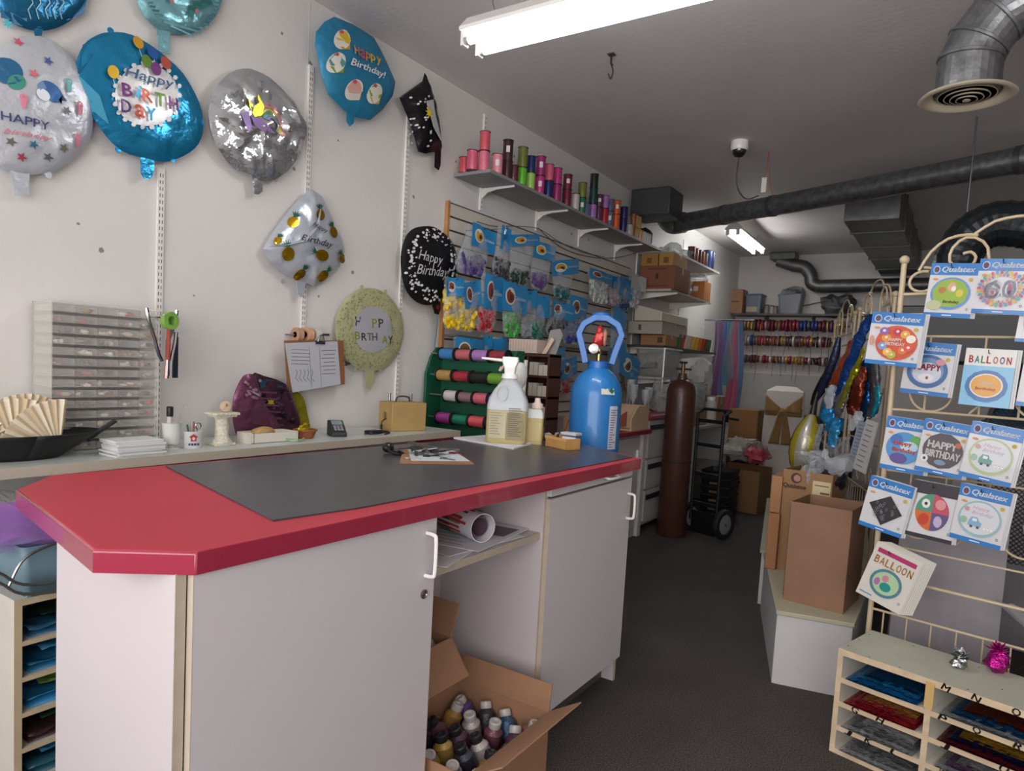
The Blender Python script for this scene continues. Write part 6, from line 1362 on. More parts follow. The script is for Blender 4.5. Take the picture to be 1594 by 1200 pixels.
t = thing('storage_tub', 'clear tub with a blue lid next to the carton on the back shelf', 'tub', ((bx(1160) + bx(1187)) / 2, 9.75, z + .001)); w_ = (bx(1187) - bx(1160)) / 2
b = MB(); loft(b, [rr(w_ * .85, .11, 0), rr(w_, .12, .24)], mat('6c7480', .3, alpha=.9), True); b.box((-w_ * .7, -.121, .02), (w_ * .5, -.118, .09), mat('a89c84')); b.build('tub_body', t); b = MB(); b.box((-w_ * 1.02, -.125, .24), (w_ * 1.02, .125, .265), mat('3c5c70', .4)); b.build('lid', t, bev=.006)
for k, (px_, nm, cc) in enumerate(((1192, 'small grey jar beside the blue-lidded tub', '8c8c88'), (1200, 'small pale jar between the jars and the grey bin on the back shelf', 'a09c98'), (1206, 'tiny pinkish jar nearest the grey bin on the back shelf', '8c7c78'))):
    t = thing('jar', nm, 'jar', (bx(px_), 9.75, z + .001)); b = MB(); b.lathe([(0, 0), (.03, 0), (.032, .09 - .01 * k), (.025, .11 - .01 * k)], mat(cc, .4), seg=14); b.build('glass', t); b = MB(); b.lathe([(.028, 0), (.028, .02), (0, .02)], mat('5c5c5c'), (0, 0, .11 - .01 * k), seg=14); b.build('lid', t)
t = thing('grey_bin', 'grey bin lined with a plastic bag on the back shelf', 'bin', ((bx(1211) + bx(1249)) / 2, 9.75, z + .001)); w_ = (bx(1249) - bx(1211)) / 2
b = MB(); loft(b, [rr(w_ * .8, .1, 0), rr(w_ * 1.0, .12, .26)], mat('7c8088', .4), True); b.build('bin_body', t); b = MB(); b.blob((0, 0, .29), (w_ * .95, .12, .07), film('9a9ca0', .7), 16, 8, wob=.7); b.build('bag_liner', t)
b = MB(); b.blob((0, 0, .12), ((bx(1332) - bx(1279)) / 2, .11, .15), mat('3c4040', .4, bump=.8, bscale=14), 20, 12, wob=.6, seed=2); tag(b.build('refuse_bag', loc=((bx(1332) + bx(1279)) / 2, 9.76, z - .005)), 'dark grey plastic bag slumped on the back shelf', 'bag')
b = MB(); b.tube([BS.w(1250, 476), BS.w(1290, 468), BS.w(1332, 452)], .008, mat('4c4a48'), 6); tag(b.build('slack_cable'), 'dark cable rising along the back wall behind the dark bag', 'cable')
# rows of ribbon rolls on rods
rc = ['6c2430', '8c2c3c', '9c7c3c', '5c2c2c', 'a09890', '3c2828', '7c4c2c', '1c3c8c', '4c1c24', 'b88c30', '5c5c50', 'c4bcb0', '8c1c40', '6c3c6c']
rn = ['wine red', 'crimson', 'old gold', 'maroon', 'silver grey', 'dark brown', 'rust', 'royal blue', 'burgundy', 'golden', 'olive', 'cream', 'raspberry', 'purple']
rowp = [((1152, 508), (1318, 508), 30, .085, [3, 2, 2, 1, 4, 0, 6, 12, 12, 1, 7, 7, 7, 0, 13, 9, 9]), ((1164, 531), (1296, 533), 30, .08, [4, 10, 1, 3, 6, 0, 2, 8, 3, 6, 9, 5, 11, 3]), ((1162, 560), (1292, 562), 26, .06, [10, 3, 11, 12, 11, 6, 4, 9, 9, 2, 11, 5, 8, 3])]
protos = {}
for r_, (a_, b_, n, rad, seq) in enumerate(rowp):
    A, Bq = B.w(*a_), B.w(*b_); zz = (A.z + Bq.z) / 2; yy = BY - .13 + .0 * r_
    t = thing('ribbon_rod', f'{("upper", "middle", "lowest")[r_]} rod carrying ribbon rolls on the back wall', 'rod', ((A.x + Bq.x) / 2, yy, zz))
    MB().cyl((A.x - .04, yy, zz), (Bq.x + .05, yy, zz), .009, steel, 8).build('rod', t, True)
    for x in (A.x - .03, Bq.x + .04): MB().box((x - .008, yy, zz - .01), (x + .008, BY, zz + .01), steel).build('bracket', t, True)
    step = (Bq.x - A.x) / n
    for k in range(n):
        ci = seq[k * len(seq) // n]; 
        if (k * 7 + r_) % 5 == 0: ci = (ci + 3) % 14
        key = (ci, r_)
        if key not in protos:
            b = MB(); rd_ = rad; b.lathe([(.022, -.016), (rd_ * .93, -.016), (rd_, -.013), (rd_, .013), (rd_ * .93, .016), (.022, .016), (.022, -.016)], mat(rc[ci], .4, var=.1, vscale=40), (0, 0, 0), (1, 0, 0), 18)
            o = b.build('ribbon_roll', loc=(0, 0, 0)); protos[key] = o
        else: o = protos[key].copy(); C.objects.link(o)
        sc = .75 + .25 * R.random(); o.scale = (1, sc, sc); o.location = (A.x + (k + .5) * step, yy, zz - (rad * sc) * 0)
        side_ = 'left end' if k < n * .25 else 'left half' if k < n * .5 else 'right half' if k < n * .75 else 'right end'
        tag(o, f'{rn[ci]} ribbon roll on the {("upper", "middle", "lowest")[r_]} rod of the back wall, in its {side_}', 'ribbon roll', 'ribbon rolls on the back wall rods')
    for k in range(16):
        x = A.x + (k + .3 + .5 * R.random()) * (Bq.x - A.x) / 16; ln = .1 + .22 * R.random(); 
        b = MB(); b.tube([(x, yy - rad * .9, zz), (x + .01, yy - rad, zz - ln * .5), (x - .01 + .03 * R.random(), yy - rad * .8, zz - ln)], .004, mat(rc[k * 3 % 14], .5), 4); b.build('ribbon_tail', t, True)
# white panel leaning on the back wall, black draped table, big box, slip-covered chair
a0 = B.px(1140, 636); a1 = B.px(1292, 575)
b = MB(); b.box((a0[0] - .02, BY - .04, .885), (a1[0] + .15, BY - .014, a1[1] - .1), mat('b4b2ae', .6)); tag(b.build('white_board'), 'large blank white board standing against the back wall', 'board')
b = MB()
def drape(u, v):
    x = -2.62 + 1.55 * u; fold = .03 * math.sin(u * 40) * min(1, v * 2)
    return V((x, 9.0 - fold - .04 * v, .87 * (1 - v) + .005)) 
b.grid(drape, 80, 8, mat('0e0e10', .8)); b.prism([(-2.62, 9.0, .86), (-1.07, 9.0, .86), (-1.07, 9.84, .86), (-2.62, 9.84, .86)], (0, 0, .02), mat('0e0e10', .8)); b.box((-1.09, 9.02, .005), (-1.07, 9.8, .86), mat('0e0e10', .8))
tag(b.build('draped_table'), 'low table under a floor-length black cloth at the back', 'table')
q0_ = YP(8.85); A = q0_.w(1150, 640); Bq = q0_.w(1196, 640)
cbox('cardboard_box', 'big brown carton standing at the back below the white board', (A.x, 8.42, .30), (Bq.x - .02, 8.85, q0_.px(1170, 636)[1]), mat('8c6438', .75))
b = MB(); b.box((A.x - .05, 8.40, 0), (Bq.x + .0, 8.87, .299), mat('101012', .85)); b.v = [v + V((0, .0 if v.z > .1 else -.02, 0)) for v in b.v]; tag(b.build('black_ottoman'), 'low black cloth-covered block under the big brown carton and the chair', 'ottoman')
b = MB(); A2 = YP(8.1).w(1130, 668); b.prism([(A2.x, 8.0, .60), (A2.x + .33, 8.0, .62), (A2.x + .33, 8.3, .62), (A2.x, 8.3, .60)], (0, 0, .01), mat('a8a09c', .6)); b.box((A2.x + .02, 8.02, 0), (A2.x + .28, 8.28, .60), mat('5c3c2c', .7)); b.box((A2.x + .12, 8.01, .3), (A2.x + .27, 8.02, .58), mat('2c1818', .8)); tag(b.build('side_cupboard'), 'small brown cupboard with a white flap top near the big carton', 'cupboard')
c = V((-1.645, 8.2, 0)); t = thing('covered_chair', 'chair in a white slip cover tied with a gold bow', 'chair', c, rz=0)
M_cov = mat('d8d2ca', .75, bump=.2, bscale=8); M_gold = mat('94703a', .55, sheen=.4, bump=.3, bscale=12)
def cov(u, v):
    th = 2 * PI * u; z = 1.27 * (1 - v); w_ = .20 + .06 * v; d_ = .05 + .22 * min(1, max(0, (.82 - z) / .5)) if z < .82 else .05
    rr_ = 1 + .04 * math.sin(th * 9) * v; x = w_ * math.copysign(abs(math.cos(th)) ** .5, math.cos(th)) * rr_; y = d_ * math.copysign(abs(math.sin(th)) ** .6, math.sin(th)) * rr_
    if z > 1.2: k_ = math.sqrt(max(0, 1 - ((z - 1.2) / .07) ** 2)); x *= .55 + .45 * k_; y *= k_
    return V((x, y + (d_ - .05), z))
b = MB(); b.grid(cov, 60, 22, M_cov); b.build('slip_cover', t)
b = MB(); b.grid(lambda u, v: V((.206 * math.cos(PI * u - PI), -.062 * math.sin(PI * u) ** .5 - .002, .93 + .09 * v)), 20, 3, M_gold)
for s_ in (-1, 1):
    b.grid(lambda u, v, s_=s_: V((s_ * (.02 + .18 * u), -.075 - .03 * math.sin(PI * u), 1.0 + (v - .5) * (.04 + .17 * u) + .07 * u)), 10, 6, M_gold)
    b.grid(lambda u, v, s_=s_: V((s_ * (.02 + .05 * v) + (u - .5) * (.05 + .07 * v), -.08 - .01 * math.sin(u * 9), .97 - .36 * v)), 6, 12, M_gold)
b.blob((0, -.085, .985), (.035, .025, .035), M_gold, 10, 8, wob=.3); b.build('gold_bow', t, solid=.004)
# floor boxes by the hand truck
t = thing('handled_box', 'brown cardboard box with a hand hole on the floor beyond the truck', 'box', (-1.80, 7.22, 0)); carton(t, .46, .55, .42, mat('86643f', .75)); 
b = MB(); a = Art(); a.ell(0, 0, .05, .022, mat('2a1c14', .9)); a.emit(b, lambda x, z_, k: V((x, -.275 - k, .30 + z_))); b.build('hand_hole', t)
b = MB(); 
for i, (x, y, z_, r_, cc) in enumerate(((-.08, -.05, .42, .13, 'c8c8c0'), (.1, .1, .40, .12, 'b8a0a0'), (.15, -.1, .38, .10, 'b84c58'), (-.1, .12, .45, .11, 'd0c8b0'))): b.blob((x, y, z_), (r_, r_, r_ * .8), film(cc, .6) if i != 2 else mat(cc, .4), 14, 10, wob=.8, seed=i)
tag(b.build('wrapped_goods', loc=t.location.copy() + V((0, 0, .18))), 'shiny wrapped goods bulging from the box with the hand hole', 'goods', kind='stuff')
for k in range(6):
    b = MB(); z_ = .0005 + k * .0795; b.box((-.13, -.17, z_), (.13, .17, z_ + .012), M_blk); loft(b, [[v + V((0, 0, z_)) for v in rr(.12, .16, .012, r=.1)], [v + V((0, 0, z_)) for v in rr(.135, .175, .078, r=.1)]], M_blk, False); b.box((-.05, -.172, z_ + .03), (.05, -.168, z_ + .05), mat('6c5c3c'))
    tag(b.build('black_crate', loc=(-1.80, 6.42, 0)), f'black plastic crate, {("lowest", "second", "third", "fourth", "fifth", "topmost")[k]} in the stack behind the truck wheels', 'crate', 'black crates behind the hand truck')
# ---------------------------------------------------------------- low platforms with boxes
M_plat = mat('c2c0c0', .5, var=.03); M_ptop = mat('a8a48c', .55, var=.06, vscale=7)
def platform(label, P, h=.335):
    t = thing('display_platform', label, 'platform', (sum(p[0] for p in P) / 4, sum(p[1] for p in P) / 4, 0))
    MB().prism([(x, y, 0) for x, y in P], (0, 0, h - .02), M_plat).build('body', t, True)
    cx_ = sum(p[0] for p in P) / 4; cy_ = sum(p[1] for p in P) / 4
    MB().prism([(cx_ + (x - cx_) * 1.035, cy_ + (y - cy_) * 1.03, h - .02) for x, y in P], (0, 0, .02), M_ptop).build('top_board', t, True, bev=.003)
platform('near low white display platform beside the pigeonhole unit', [(-.585, 3.14), (-.29, 3.20), (-.30, 4.14), (-.86, 4.10)])
platform('farther low white display platform running to the back racks', [(-.90, 4.20), (-.34, 4.24), (-.60, 6.6), (-1.27, 6.0)])
PZ = .335
def openbox(label, c, w_, d_, h_, rz, m, **k):
    t = thing('cardboard_box', label, 'box', c, rz=rz); carton(t, w_, d_, h_, m, **k); return t
M_c2 = mat('85634c', .72, var=.05, vscale=9)
q = Pl((0, 3.28, 0), (1, 0, 0)); 
t = openbox('tall open brown cardboard box at the front of the near platform', (-.455, 3.44, PZ), .26, .30, .46, -.10, M_c2)
b = MB(); b.box((-.131, -.151, .02), (-.127, -.147, .45), mat('5c4434')); b.build('corner_crease', t)
t2 = openbox('open brown cardboard box with a paper sticker behind the tall one', (-.60, 3.93, PZ + .001), .25, .26, .54, -.15, mat('94704c', .75))
b = MB(); a = Art(); a.rect(.03, .40, .118, .50, mat('c9bc94', .6)); a.rect(.04, .475, .11, .48, mat('6c5c3c')); a.rect(.07, .435, .115, .445, mat('6c5c3c')); a.ell(-.055, .50, .028, .028, mat('4c3424')); a.ell(-.05, .50, .018, .018, mat('b07c70')); a.text('Qualatex', -.06, .455, .12, mat('4c3424'), bold=.02)
a.emit(b, lambda x, z, k: V((x, -.13 - k, z))); b.build('print', t2)
cbox('cardboard_box', 'plain orange-brown carton at the aisle edge of the near platform', (-.79, 3.78, PZ + .0005), (-.735, 4.02, PZ + .30), mat('9c6c44', .75), tape=False)
cbox('cardboard_box', 'second orange-brown carton standing on the aisle-edge one', (-.795, 3.80, PZ + .302), (-.74, 4.02, PZ + .50), mat('a07450', .75), tape=False)
# striped teardrop balloon and clear wrap in the stickered box
c = V((-.78, 4.52, PZ + .42)); q_ = YP(4.45); A = q_.w(1229, 716); Bt = q_.w(1266, 640)
t = thing('striped_balloon', 'upright yellow and white striped teardrop balloon with a black tip', 'balloon', (A.x + .07, 4.45, PZ))
nb = 12; H_ = Bt.z - A.z + .10; base = V(((A.x + YP(4.45).w(1262, 716).x) / 2, 4.45, A.z - .10)); ax = (Bt - base).normalized()
pr = [(0, 0), (.045, .03), (.085, .09), (.11, .17), (.115, .25), (.10, .33), (.07, .40), (.04, .45), (.012, .485), (0, .49)]; sc = (Bt - base).length / .49
for k in range(8):
    b = MB(); vs = []; fs = []; qq = V((0, 0, 1)).rotation_difference(ax)
    for r_, z in pr:
        for i in range(5): th = 2 * PI * (k + i / 4) / 8 + .3; rr_ = r_ * sc * (1 + .05 * math.sin(PI * i / 4)); vs.append(base + qq @ V((rr_ * math.cos(th) * .92, rr_ * math.sin(th) * .92, z * sc)))
    for j in range(len(pr) - 1):
        for i in range(4): fs.append((j * 5 + i, j * 5 + i + 1, (j + 1) * 5 + i + 1, (j + 1) * 5 + i))
    b.add(vs, fs, mat(('a89c28', 'b4b0a4', 'a89c28', '2c2410')[k % 4], .25, .4, bump=.2)); b.build('gore', t, True)
b = MB(); b.cyl(Bt - ax * .02, Bt + ax * .12, .022, mat('141414', .4), 12, .006); b.build('black_tip', t, True); b = MB(); b.cyl(V((base.x, base.y, PZ)), base + ax * .02, .012, mat('3c3a38', .5), 8); b.build('stem', t, True)
b = MB(); b.blob((0, 0, .06), (.115, .10, .10), film('dde2e6', .4), 20, 12, wob=1.0, seed=9); b.blob((0.02, -.02, 0), (.10, .09, .06), mat('1c1c20', .3), 14, 8, wob=.5); tag(b.build('crumpled_film', loc=t2.location + V((.03, 0, .50))), 'crumpled clear and black film in the stickered cardboard box', 'film', kind='stuff')
# ---------------------------------------------------------------- pigeonhole unit, front right
O = V((-.283, 2.70, 0)); U = V((.965, -.262, 0)); N = V((.262, .965, 0)); UH = .388
T = Matrix(((U.x, N.x, 0, O.x), (U.y, N.y, 0, O.y), (0, 0, 1, 0), (0, 0, 0, 1)))
t = thing('pigeonhole_unit', 'low cream pigeonhole unit with lettered shelves at the front right', 'shelf unit', (O.x + .4, O.y, 0))
M_pt = mat('b4b6a4', .5, var=.05, vscale=10); M_pf = mat('c9b496', .6, var=.12, vscale=24)
UW, UD = .86, .30
def pb(nm, a_, b_, m=M_pw, letters=()):
    b = MB(); b.T = T; b.box(a_, b_, m); b.box((a_[0] - .0003, a_[1] - .0012, a_[2] - .0003), (b_[0] + .0003, a_[1] + .0005, b_[2] + .0003), M_pf)
    if letters:
        A = Art()
        for s_, x in letters: A.text(s_, x, (a_[2] + b_[2]) / 2, .024, mat('1c1a18'), h=.024, bold=.03, a=-.35)
        A.emit(b, lambda x, z, k: V((x, a_[1] - .001 - k * .5, z)))
    return b.build(nm, t, True)
colx = [0, .300, .62, .86]
o_ = pb('top_panel', (0, 0, UH - .022), (UW, UD, UH), M_pt, (('M', .345), ('N', .43), ('O', .535)))
b = MB(); b.T = T
for x, y in ((.012, .05), (.012, .15), (.014, .24), (.10, .012), (.20, .012), (.16, .27), (.37, .26), (.40, .02), (.47, .12)): b.lathe([(.0035, 0), (.0035, .0006), (0, .0006)], mat('5c584c'), (x, y, UH), seg=8)
b.build('screw_heads', t, True)
for i, x in enumerate(colx): pb('upright', (x if i == 0 else x - (.009 if i < 3 else .018), 0, 0), (x + .018 if i == 0 else x + (.009 if i < 3 else 0), UD, UH - .022))
b = MB(); b.T = T; b.box((.288, -.006, .29), (.314, -.0015, .378), mat('c4a468', .55)); b.build('masking_tape', t, True)
pb('bottom_panel', (.018, 0, 0), (UW - .018, UD, .018)); b = MB(); b.T = T; b.box((.018, UD - .006, .018), (UW - .018, UD, UH - .022), mat('9c9890')); b.build('back_panel', t, True)
LV = [.278, .190, .100]
let = {(0, 1): (('G', .075), ('H', .16)), (0, 2): (('J', .06), ('K', .13), ('L', .215)), (1, 0): (('P', .345), ('Q', .44), ('R', .55)), (1, 1): (('J', .36), ('U', .52)), (1, 2): (('W', .36),)}
for ci in range(3):
    x0 = colx[ci] + (.018 if ci == 0 else .009); x1 = colx[ci + 1] - (.009 if ci < 2 else .018)
    for li, z in enumerate(LV): pb('shelf', (x0, 0, z - .012), (x1, UD, z + .006), M_pw, let.get((ci, li), ()))
slots = [.284, .196, .106, .018]
cont = [(0, 0, ['1c6ca8', '2c84c0', '14507c'], 'blue foil balloons lying in the top left slot'), (0, 1, ['a02430', 'b83c44', 'c88c4c'], 'red foil balloons lying in the second left slot'), (0, 2, ['b0b2b4', '8c8e92', 'c4c4c6'], 'silver foil balloons lying in the third left slot'), (0, 3, ['b4b6b6', 'a0a2a4', '8c8e90'], 'silver foil balloons lying in the bottom left slot'),
        (1, 0, ['9ca0a4', '1c5c8c', '6c2c20'], 'grey and multicoloured foil balloons in the top middle slot'), (1, 1, ['5c1c28', '1c2454', 'b08830'], 'dark red, black and blue foil balloons in the second middle slot'), (1, 2, ['a8acb0', '7c5c80', '9ca0a4'], 'silver and violet foil balloons in the third middle slot'), (1, 3, ['8c9094', '6c7074', '2c2c30'], 'grey foil balloons in the bottom middle slot'),
        (2, 0, ['a8acb0', '7c8084', 'b0b4b8'], 'grey foil balloons in the top right slot'), (2, 1, ['1c2454', '2c3c8c', '14142c'], 'dark blue foil balloons in the second right slot'), (2, 2, ['8c5c80', '7c8084', 'a0a4a8'], 'violet foil balloons in the third right slot')]
for ci, li, cols_, lb in cont:
    x0 = colx[ci] + .03; x1 = colx[ci + 1] - .025; z = slots[li] + .0015; cxm = (x0 + x1) / 2
    for k, cc in enumerate(cols_):
        b = MB(); b.T = T; sd = ci * 7 + li * 3 + k * 1.7; met = mat(cc, .22, .6, bump=.7, bscale=60); y0_ = -.012 + .02 * k; zz = z + .011 * k
        def f(u, v, s_=1): 
            w_ = (x1 - x0) * (.96 - .12 * k); e = math.sin(PI * u) ** .35 if 0 < u < 1 else 0
            return V((cxm + (u - .5) * w_ + .01 * k, y0_ + .22 * v, zz + .004 + s_ * e * (.006 + .009 * abs(noise.noise(V((u * 9, v * 5, sd)))) * 2 * math.sin(PI * min(1, v + .15)))))
        b.grid(lambda u, v: f(u, v), 18, 7, met); b.grid(lambda u, v: f(1 - u, v, -.25), 10, 3, met)
        tag(b.build('folded_foil_balloon'), ('lowest of the ', 'middle one of the ', 'uppermost of the ')[k] + lb, 'balloon', lb + ' of the low unit')
# two foil balloon weights on the unit
zz = ZP(UH)
q = zz.w(1492, 1040); t = thing('balloon_weight', 'small silver balloon weight with a green foil bow', 'balloon weight', q + V((0, .0, .0005)))
sv = mat('b8babc', .15, .95, bump=.8, bscale=60); gn = mat('0c5c2c', .18, .8, bump=.5, bscale=60)
b = MB(); b.blob((0, 0, .02), (.024, .024, .021), sv, 14, 10, wob=.5); b.build('wrapped_weight', t)
def leaves(n, r0, r1, m, z0, seed, wd=.012):
    b = MB(); rg = random.Random(seed)
    for i in range(n):
        a_ = i * 2.4 + rg.random(); el = .2 + rg.random() * 1.0; L_ = r0 + (r1 - r0) * rg.random(); d = V((math.cos(a_) * math.cos(el), math.sin(a_) * math.cos(el), math.sin(el))); s_ = d.cross(V((0, 0, 1))).normalized() * wd
        c_ = V((0, 0, z0)); b.prism([c_ - s_ * .4, c_ + s_ * .4, c_ + d * L_ * .6 + s_, c_ + d * L_, c_ + d * L_ * .6 - s_], (0, 0, .0012), m)
    return b
leaves(7, .03, .05, sv, .035, 3).build('silver_frill', t); leaves(6, .025, .042, gn, .036, 8).build('green_bow', t)
q = zz.w(1550, 1046); t = thing('balloon_weight', 'magenta tinsel balloon weight at the right edge of the unit', 'balloon weight', q + V((0, 0, .0005))); mg = mat('b01c84', .2, .8, bump=.9, bscale=70)
b = MB(); b.blob((0, 0, .038), (.036, .036, .038), mg, 18, 12, wob=.35); b.build('wrapped_weight', t)
leaves(46, .02, .048, mg, .07, 5, .006).build('tinsel_head', t); b = leaves(8, .03, .045, sv, .02, 12, .006); b.build('silver_tail', t)
# ---------------------------------------------------------------- scroll-top wire racks
M_rack = mat('c4b292', .45, coat=.2)
def spiral(c, r0, r1, a0, a1, n=26): return [(c[0] + (r0 + (r1 - r0) * i / n) * math.cos(a0 + (a1 - a0) * i / n), c[1] + (r0 + (r1 - r0) * i / n) * math.sin(a0 + (a1 - a0) * i / n)) for i in range(n + 1)]
def rack(label, p0, p1, zb, rods, wmul=1, vbars=True, extra=True):
    p0, p1 = V((*p0, 0)), V((*p1, 0)); L = (p1 - p0).length; u = (p1 - p0) / L; at = lambda a, z, c=0: p0 + u * a + V((0, 0, z)) + u.cross(V((0, 0, 1))) * c
    t = thing('wire_rack', label, 'display rack', ((p0.x + p1.x) / 2, (p0.y + p1.y) / 2, zb)); zt = 1.86
    for x in (0, L):
        b = MB(); b.cyl(at(x, zb), at(x, zt - .03), .0105, M_rack, 10); b.build('post', t, True)
        b = MB(); b.blob(at(x, zt - .015), .018, M_rack, 12, 8); b.build('finial', t, True)
    for z, r_ in rods: b = MB(); b.cyl(at(0, z), at(L, z), r_, M_rack, 8); b.build('crossbar', t, True)
    # scrollwork crown, mirrored about the middle
    W_ = L / .62
    def S(pts, r_=.0055, nm='scroll'):
        for sg in (0, 1):
            b = MB(); P = [at(x * W_ if sg == 0 else L - x * W_, z) for x, z in pts]; b.tube(arc_pts(P, 2), r_, M_rack, 7); b.build(nm, t, True)
    zc = 1.80
    S([(.045, zc + .0), (.075, zc + .07), (.12, zc + .115), (.17, zc + .125), (.20, zc + .12)])
    S([(.19, zc + .125), (.24, zc + .165), (.29, zc + .175), (.31, zc + .175)])
    S(spiral((.06, zc - .045), .042, .034, 1.2, 6.0) + [(.095, zc - .02)])
    S([(.12, zc + .0), (.06, zc + .012)][::-1])
    S([(.225, zc - .13), (.235, zc + .03), (.215, zc + .095), (.17, zc + .115), (.135, zc + .08), (.13, zc + .03), (.16, zc - .0), (.19, zc + .01), (.20, zc + .04), (.185, zc + .06), (.165, zc + .055)])
    for z in (zc - .09, zc - .17): b = MB(); b.cyl(at(0, z), at(L, z), .006, M_rack, 8); b.build('crossbar', t, True)
    if extra:
        for zc2 in (1.28, .78):
            for c0 in (.14, .48):
                if c0 * 1 < L: b = MB(); P = [at(x, z) for x, z in spiral((c0, zc2 + .05), .075, .07, PI, 2 * PI, 14) + spiral((c0 + .045, zc2 + .055), .025, .012, 0, 4.4, 12)]; b.tube(P, .0042, M_rack, 6); b.build('scroll', t, True)
            b = MB(); b.tube([at(.27, zc2 - .02), at(.34, zc2 + .06)], .004, M_rack, 6); b.build('scroll', t, True)
    if vbars:
        x = .05
        while x < L - .02:
            b = MB(); b.cyl(at(x, zb + .02), at(x, rods[-1][0]), .0032, M_rack, 6); b.build('wire', t, True); x += .085 * wmul
    return t, at
rA0, rA1 = (-.225, 3.125), (.50, 2.965)
PA = Pl((-.225, 3.125, 0), (.7250, -.160, 0))
zr = [PA.px(*q_)[1] for q_ in ((1480, 524), (1480, 644), (1480, 745), (1480, 868), (1480, 922), (1480, 980))]
t, atA = rack('cream scroll-top wire rack of hanging balloon packets, nearest one', rA0, rA1, 0, [(zr[0], .005), (zr[1], .005), (zr[2], .004), (zr[3], .004), (zr[4], .0065), (zr[5], .005)], vbars=True)
for x0_, za, zb_ in ((.12, zr[0], zr[1]), (.30, zr[0], zr[1]), (.42, zr[0] , zr[1]), (.10, zr[2], zr[2] - .10), (.22, zr[2], zr[2] - .08), (.36, zr[2], zr[2] - .08)): b = MB(); b.cyl(atA(x0_, za), atA(x0_, zb_), .004, M_rack, 6); b.build('wire', t, True)
tB, atB = rack('second scroll-top wire rack, holding the bundle of rolled foil balloons', (-.335, 4.27), (-.60, 5.12), PZ, [(1.3, .005), (1.0, .005), (.72, .005)], wmul=.8)
tC, atC = rack('farthest scroll-top wire rack standing behind the rolled balloons', (-.66, 5.40), (-.90, 6.2), PZ, [(1.3, .005), (1.0, .005), (.72, .005)])
# packets
M_pk = mat('c9cacc', .35, coat=.4); M_qb = mat('2272b8', .35, coat=.3)
PP = PA.off(.10)
def packet(label, x, y, w_, h_, art, rotn=-.07, off=.10, hdr='2272b8', brand='Qualatex', foot=True, packs=3, body=M_pk, hdrh=.22, grp='packets hanging on the near wire rack'):
    p = PA.off(off); c = p.px(x, y); w2 = abs(p.px(x - w_ / 2, y)[0] - p.px(x + w_ / 2, y)[0]); h2 = abs(p.px(x, y - h_ / 2)[1] - p.px(x, y + h_ / 2)[1]); ca, sa = math.cos(rotn), math.sin(rotn)
    t = thing('balloon_packet', label, 'balloon packet', p.at(*c), group=grp)
    fn = lambda a, b_, k: p.at(c[0] + a * w2 * ca - b_ * h2 * sa, c[1] + a * w2 * sa + b_ * h2 * ca, k)
    for k in range(packs - 1, 0, -1):
        b = MB(); P = [fn(a, b_, -.005 * k) + p.u * .006 * k for a, b_ in ((-.5, -.5), (.5, -.5), (.5, .5), (-.5, .5))]; b.prism(P, p.n * -.003, M_pk if body is M_pk else body); b.build('rear_packet', t, True)
    b = MB(); b.grid(lambda u, v: fn(u - .5, v - .5, 0), 1, 8, body); b.grid(lambda u, v: fn(.5 - u, v - .5, -.004), 1, 8, body)
    a = Art(); hm = mat(hdr, .35, coat=.3)
    a.poly([(-.5, .5 - hdrh), (.5, .5 - hdrh), (.5, .5), (-.5, .5)], hm)
    if brand:
        if brand == 'Qualatex':
            a.ell(-.37, .5 - hdrh * .55, .075, hdrh * .34, mat('a9bcd4')); a.ell(-.37, .5 - hdrh * .55, .055, hdrh * .25, mat('5c3c50')); a.text('Qualatex', .09, .5 - hdrh * .55, .70, mat('e8ecf0', .4), h=hdrh * .55, bold=.03, shear=.25)
        else: brand(a)
    if foot: a.poly([(-.5, -.5), (.5, -.5), (.5, -.42), (-.5, -.42)], hm); a.rect(-.1, -.468, .1, -.452, mat('dfe4ea'))
    a.text('o', .40, -.34, .05, mat('4c5058')); a.ell(-.36, .5 - hdrh - .08, .06, .022, mat('c98c5c')) if brand == 'Qualatex' else None
    a.ell(.38, .5 - hdrh - .08, .045, .035, mat('b8a040')) if brand == 'Qualatex' else None
    art(a); a.emit(b, fn, .0004, .0008); b.build('front_packet', t, True)
    tp = p.at(c[0] - .5 * h2 * 0, c[1] + h2 * .42); b = MB(); b.tube([tp - p.n * (off - .005), tp + p.n * .02, tp + p.n * .026 + V((0, 0, .012))], .0016, mat('3c3a38', .4, .8), 5); b.build('hook', t, True)
    return t
def mm(c): return mat(c, .35, coat=.2)
def a1(a):
    a.ell(0, -.06, .42, .30, mm('5c8cc0'), 26); a.ell(0, -.05, .37, .26, mm('8ca838'), 26, wob=.03, k=9); a.ell(.02, .06, .09, .09, mm('c4a080')); a.ell(.06, .03, .05, .05, mm('e0d8d0')); a.ell(-.18, .0, .08, .06, mm('a8703c')); a.ell(.2, -.05, .08, .07, mm('c9b83c')); a.ell(-.3, -.28, .16, .09, mm('b0b88c')); a.text('Birthday', .05, -.22, .34, mm('2c4c24'), h=.07, bold=.02)
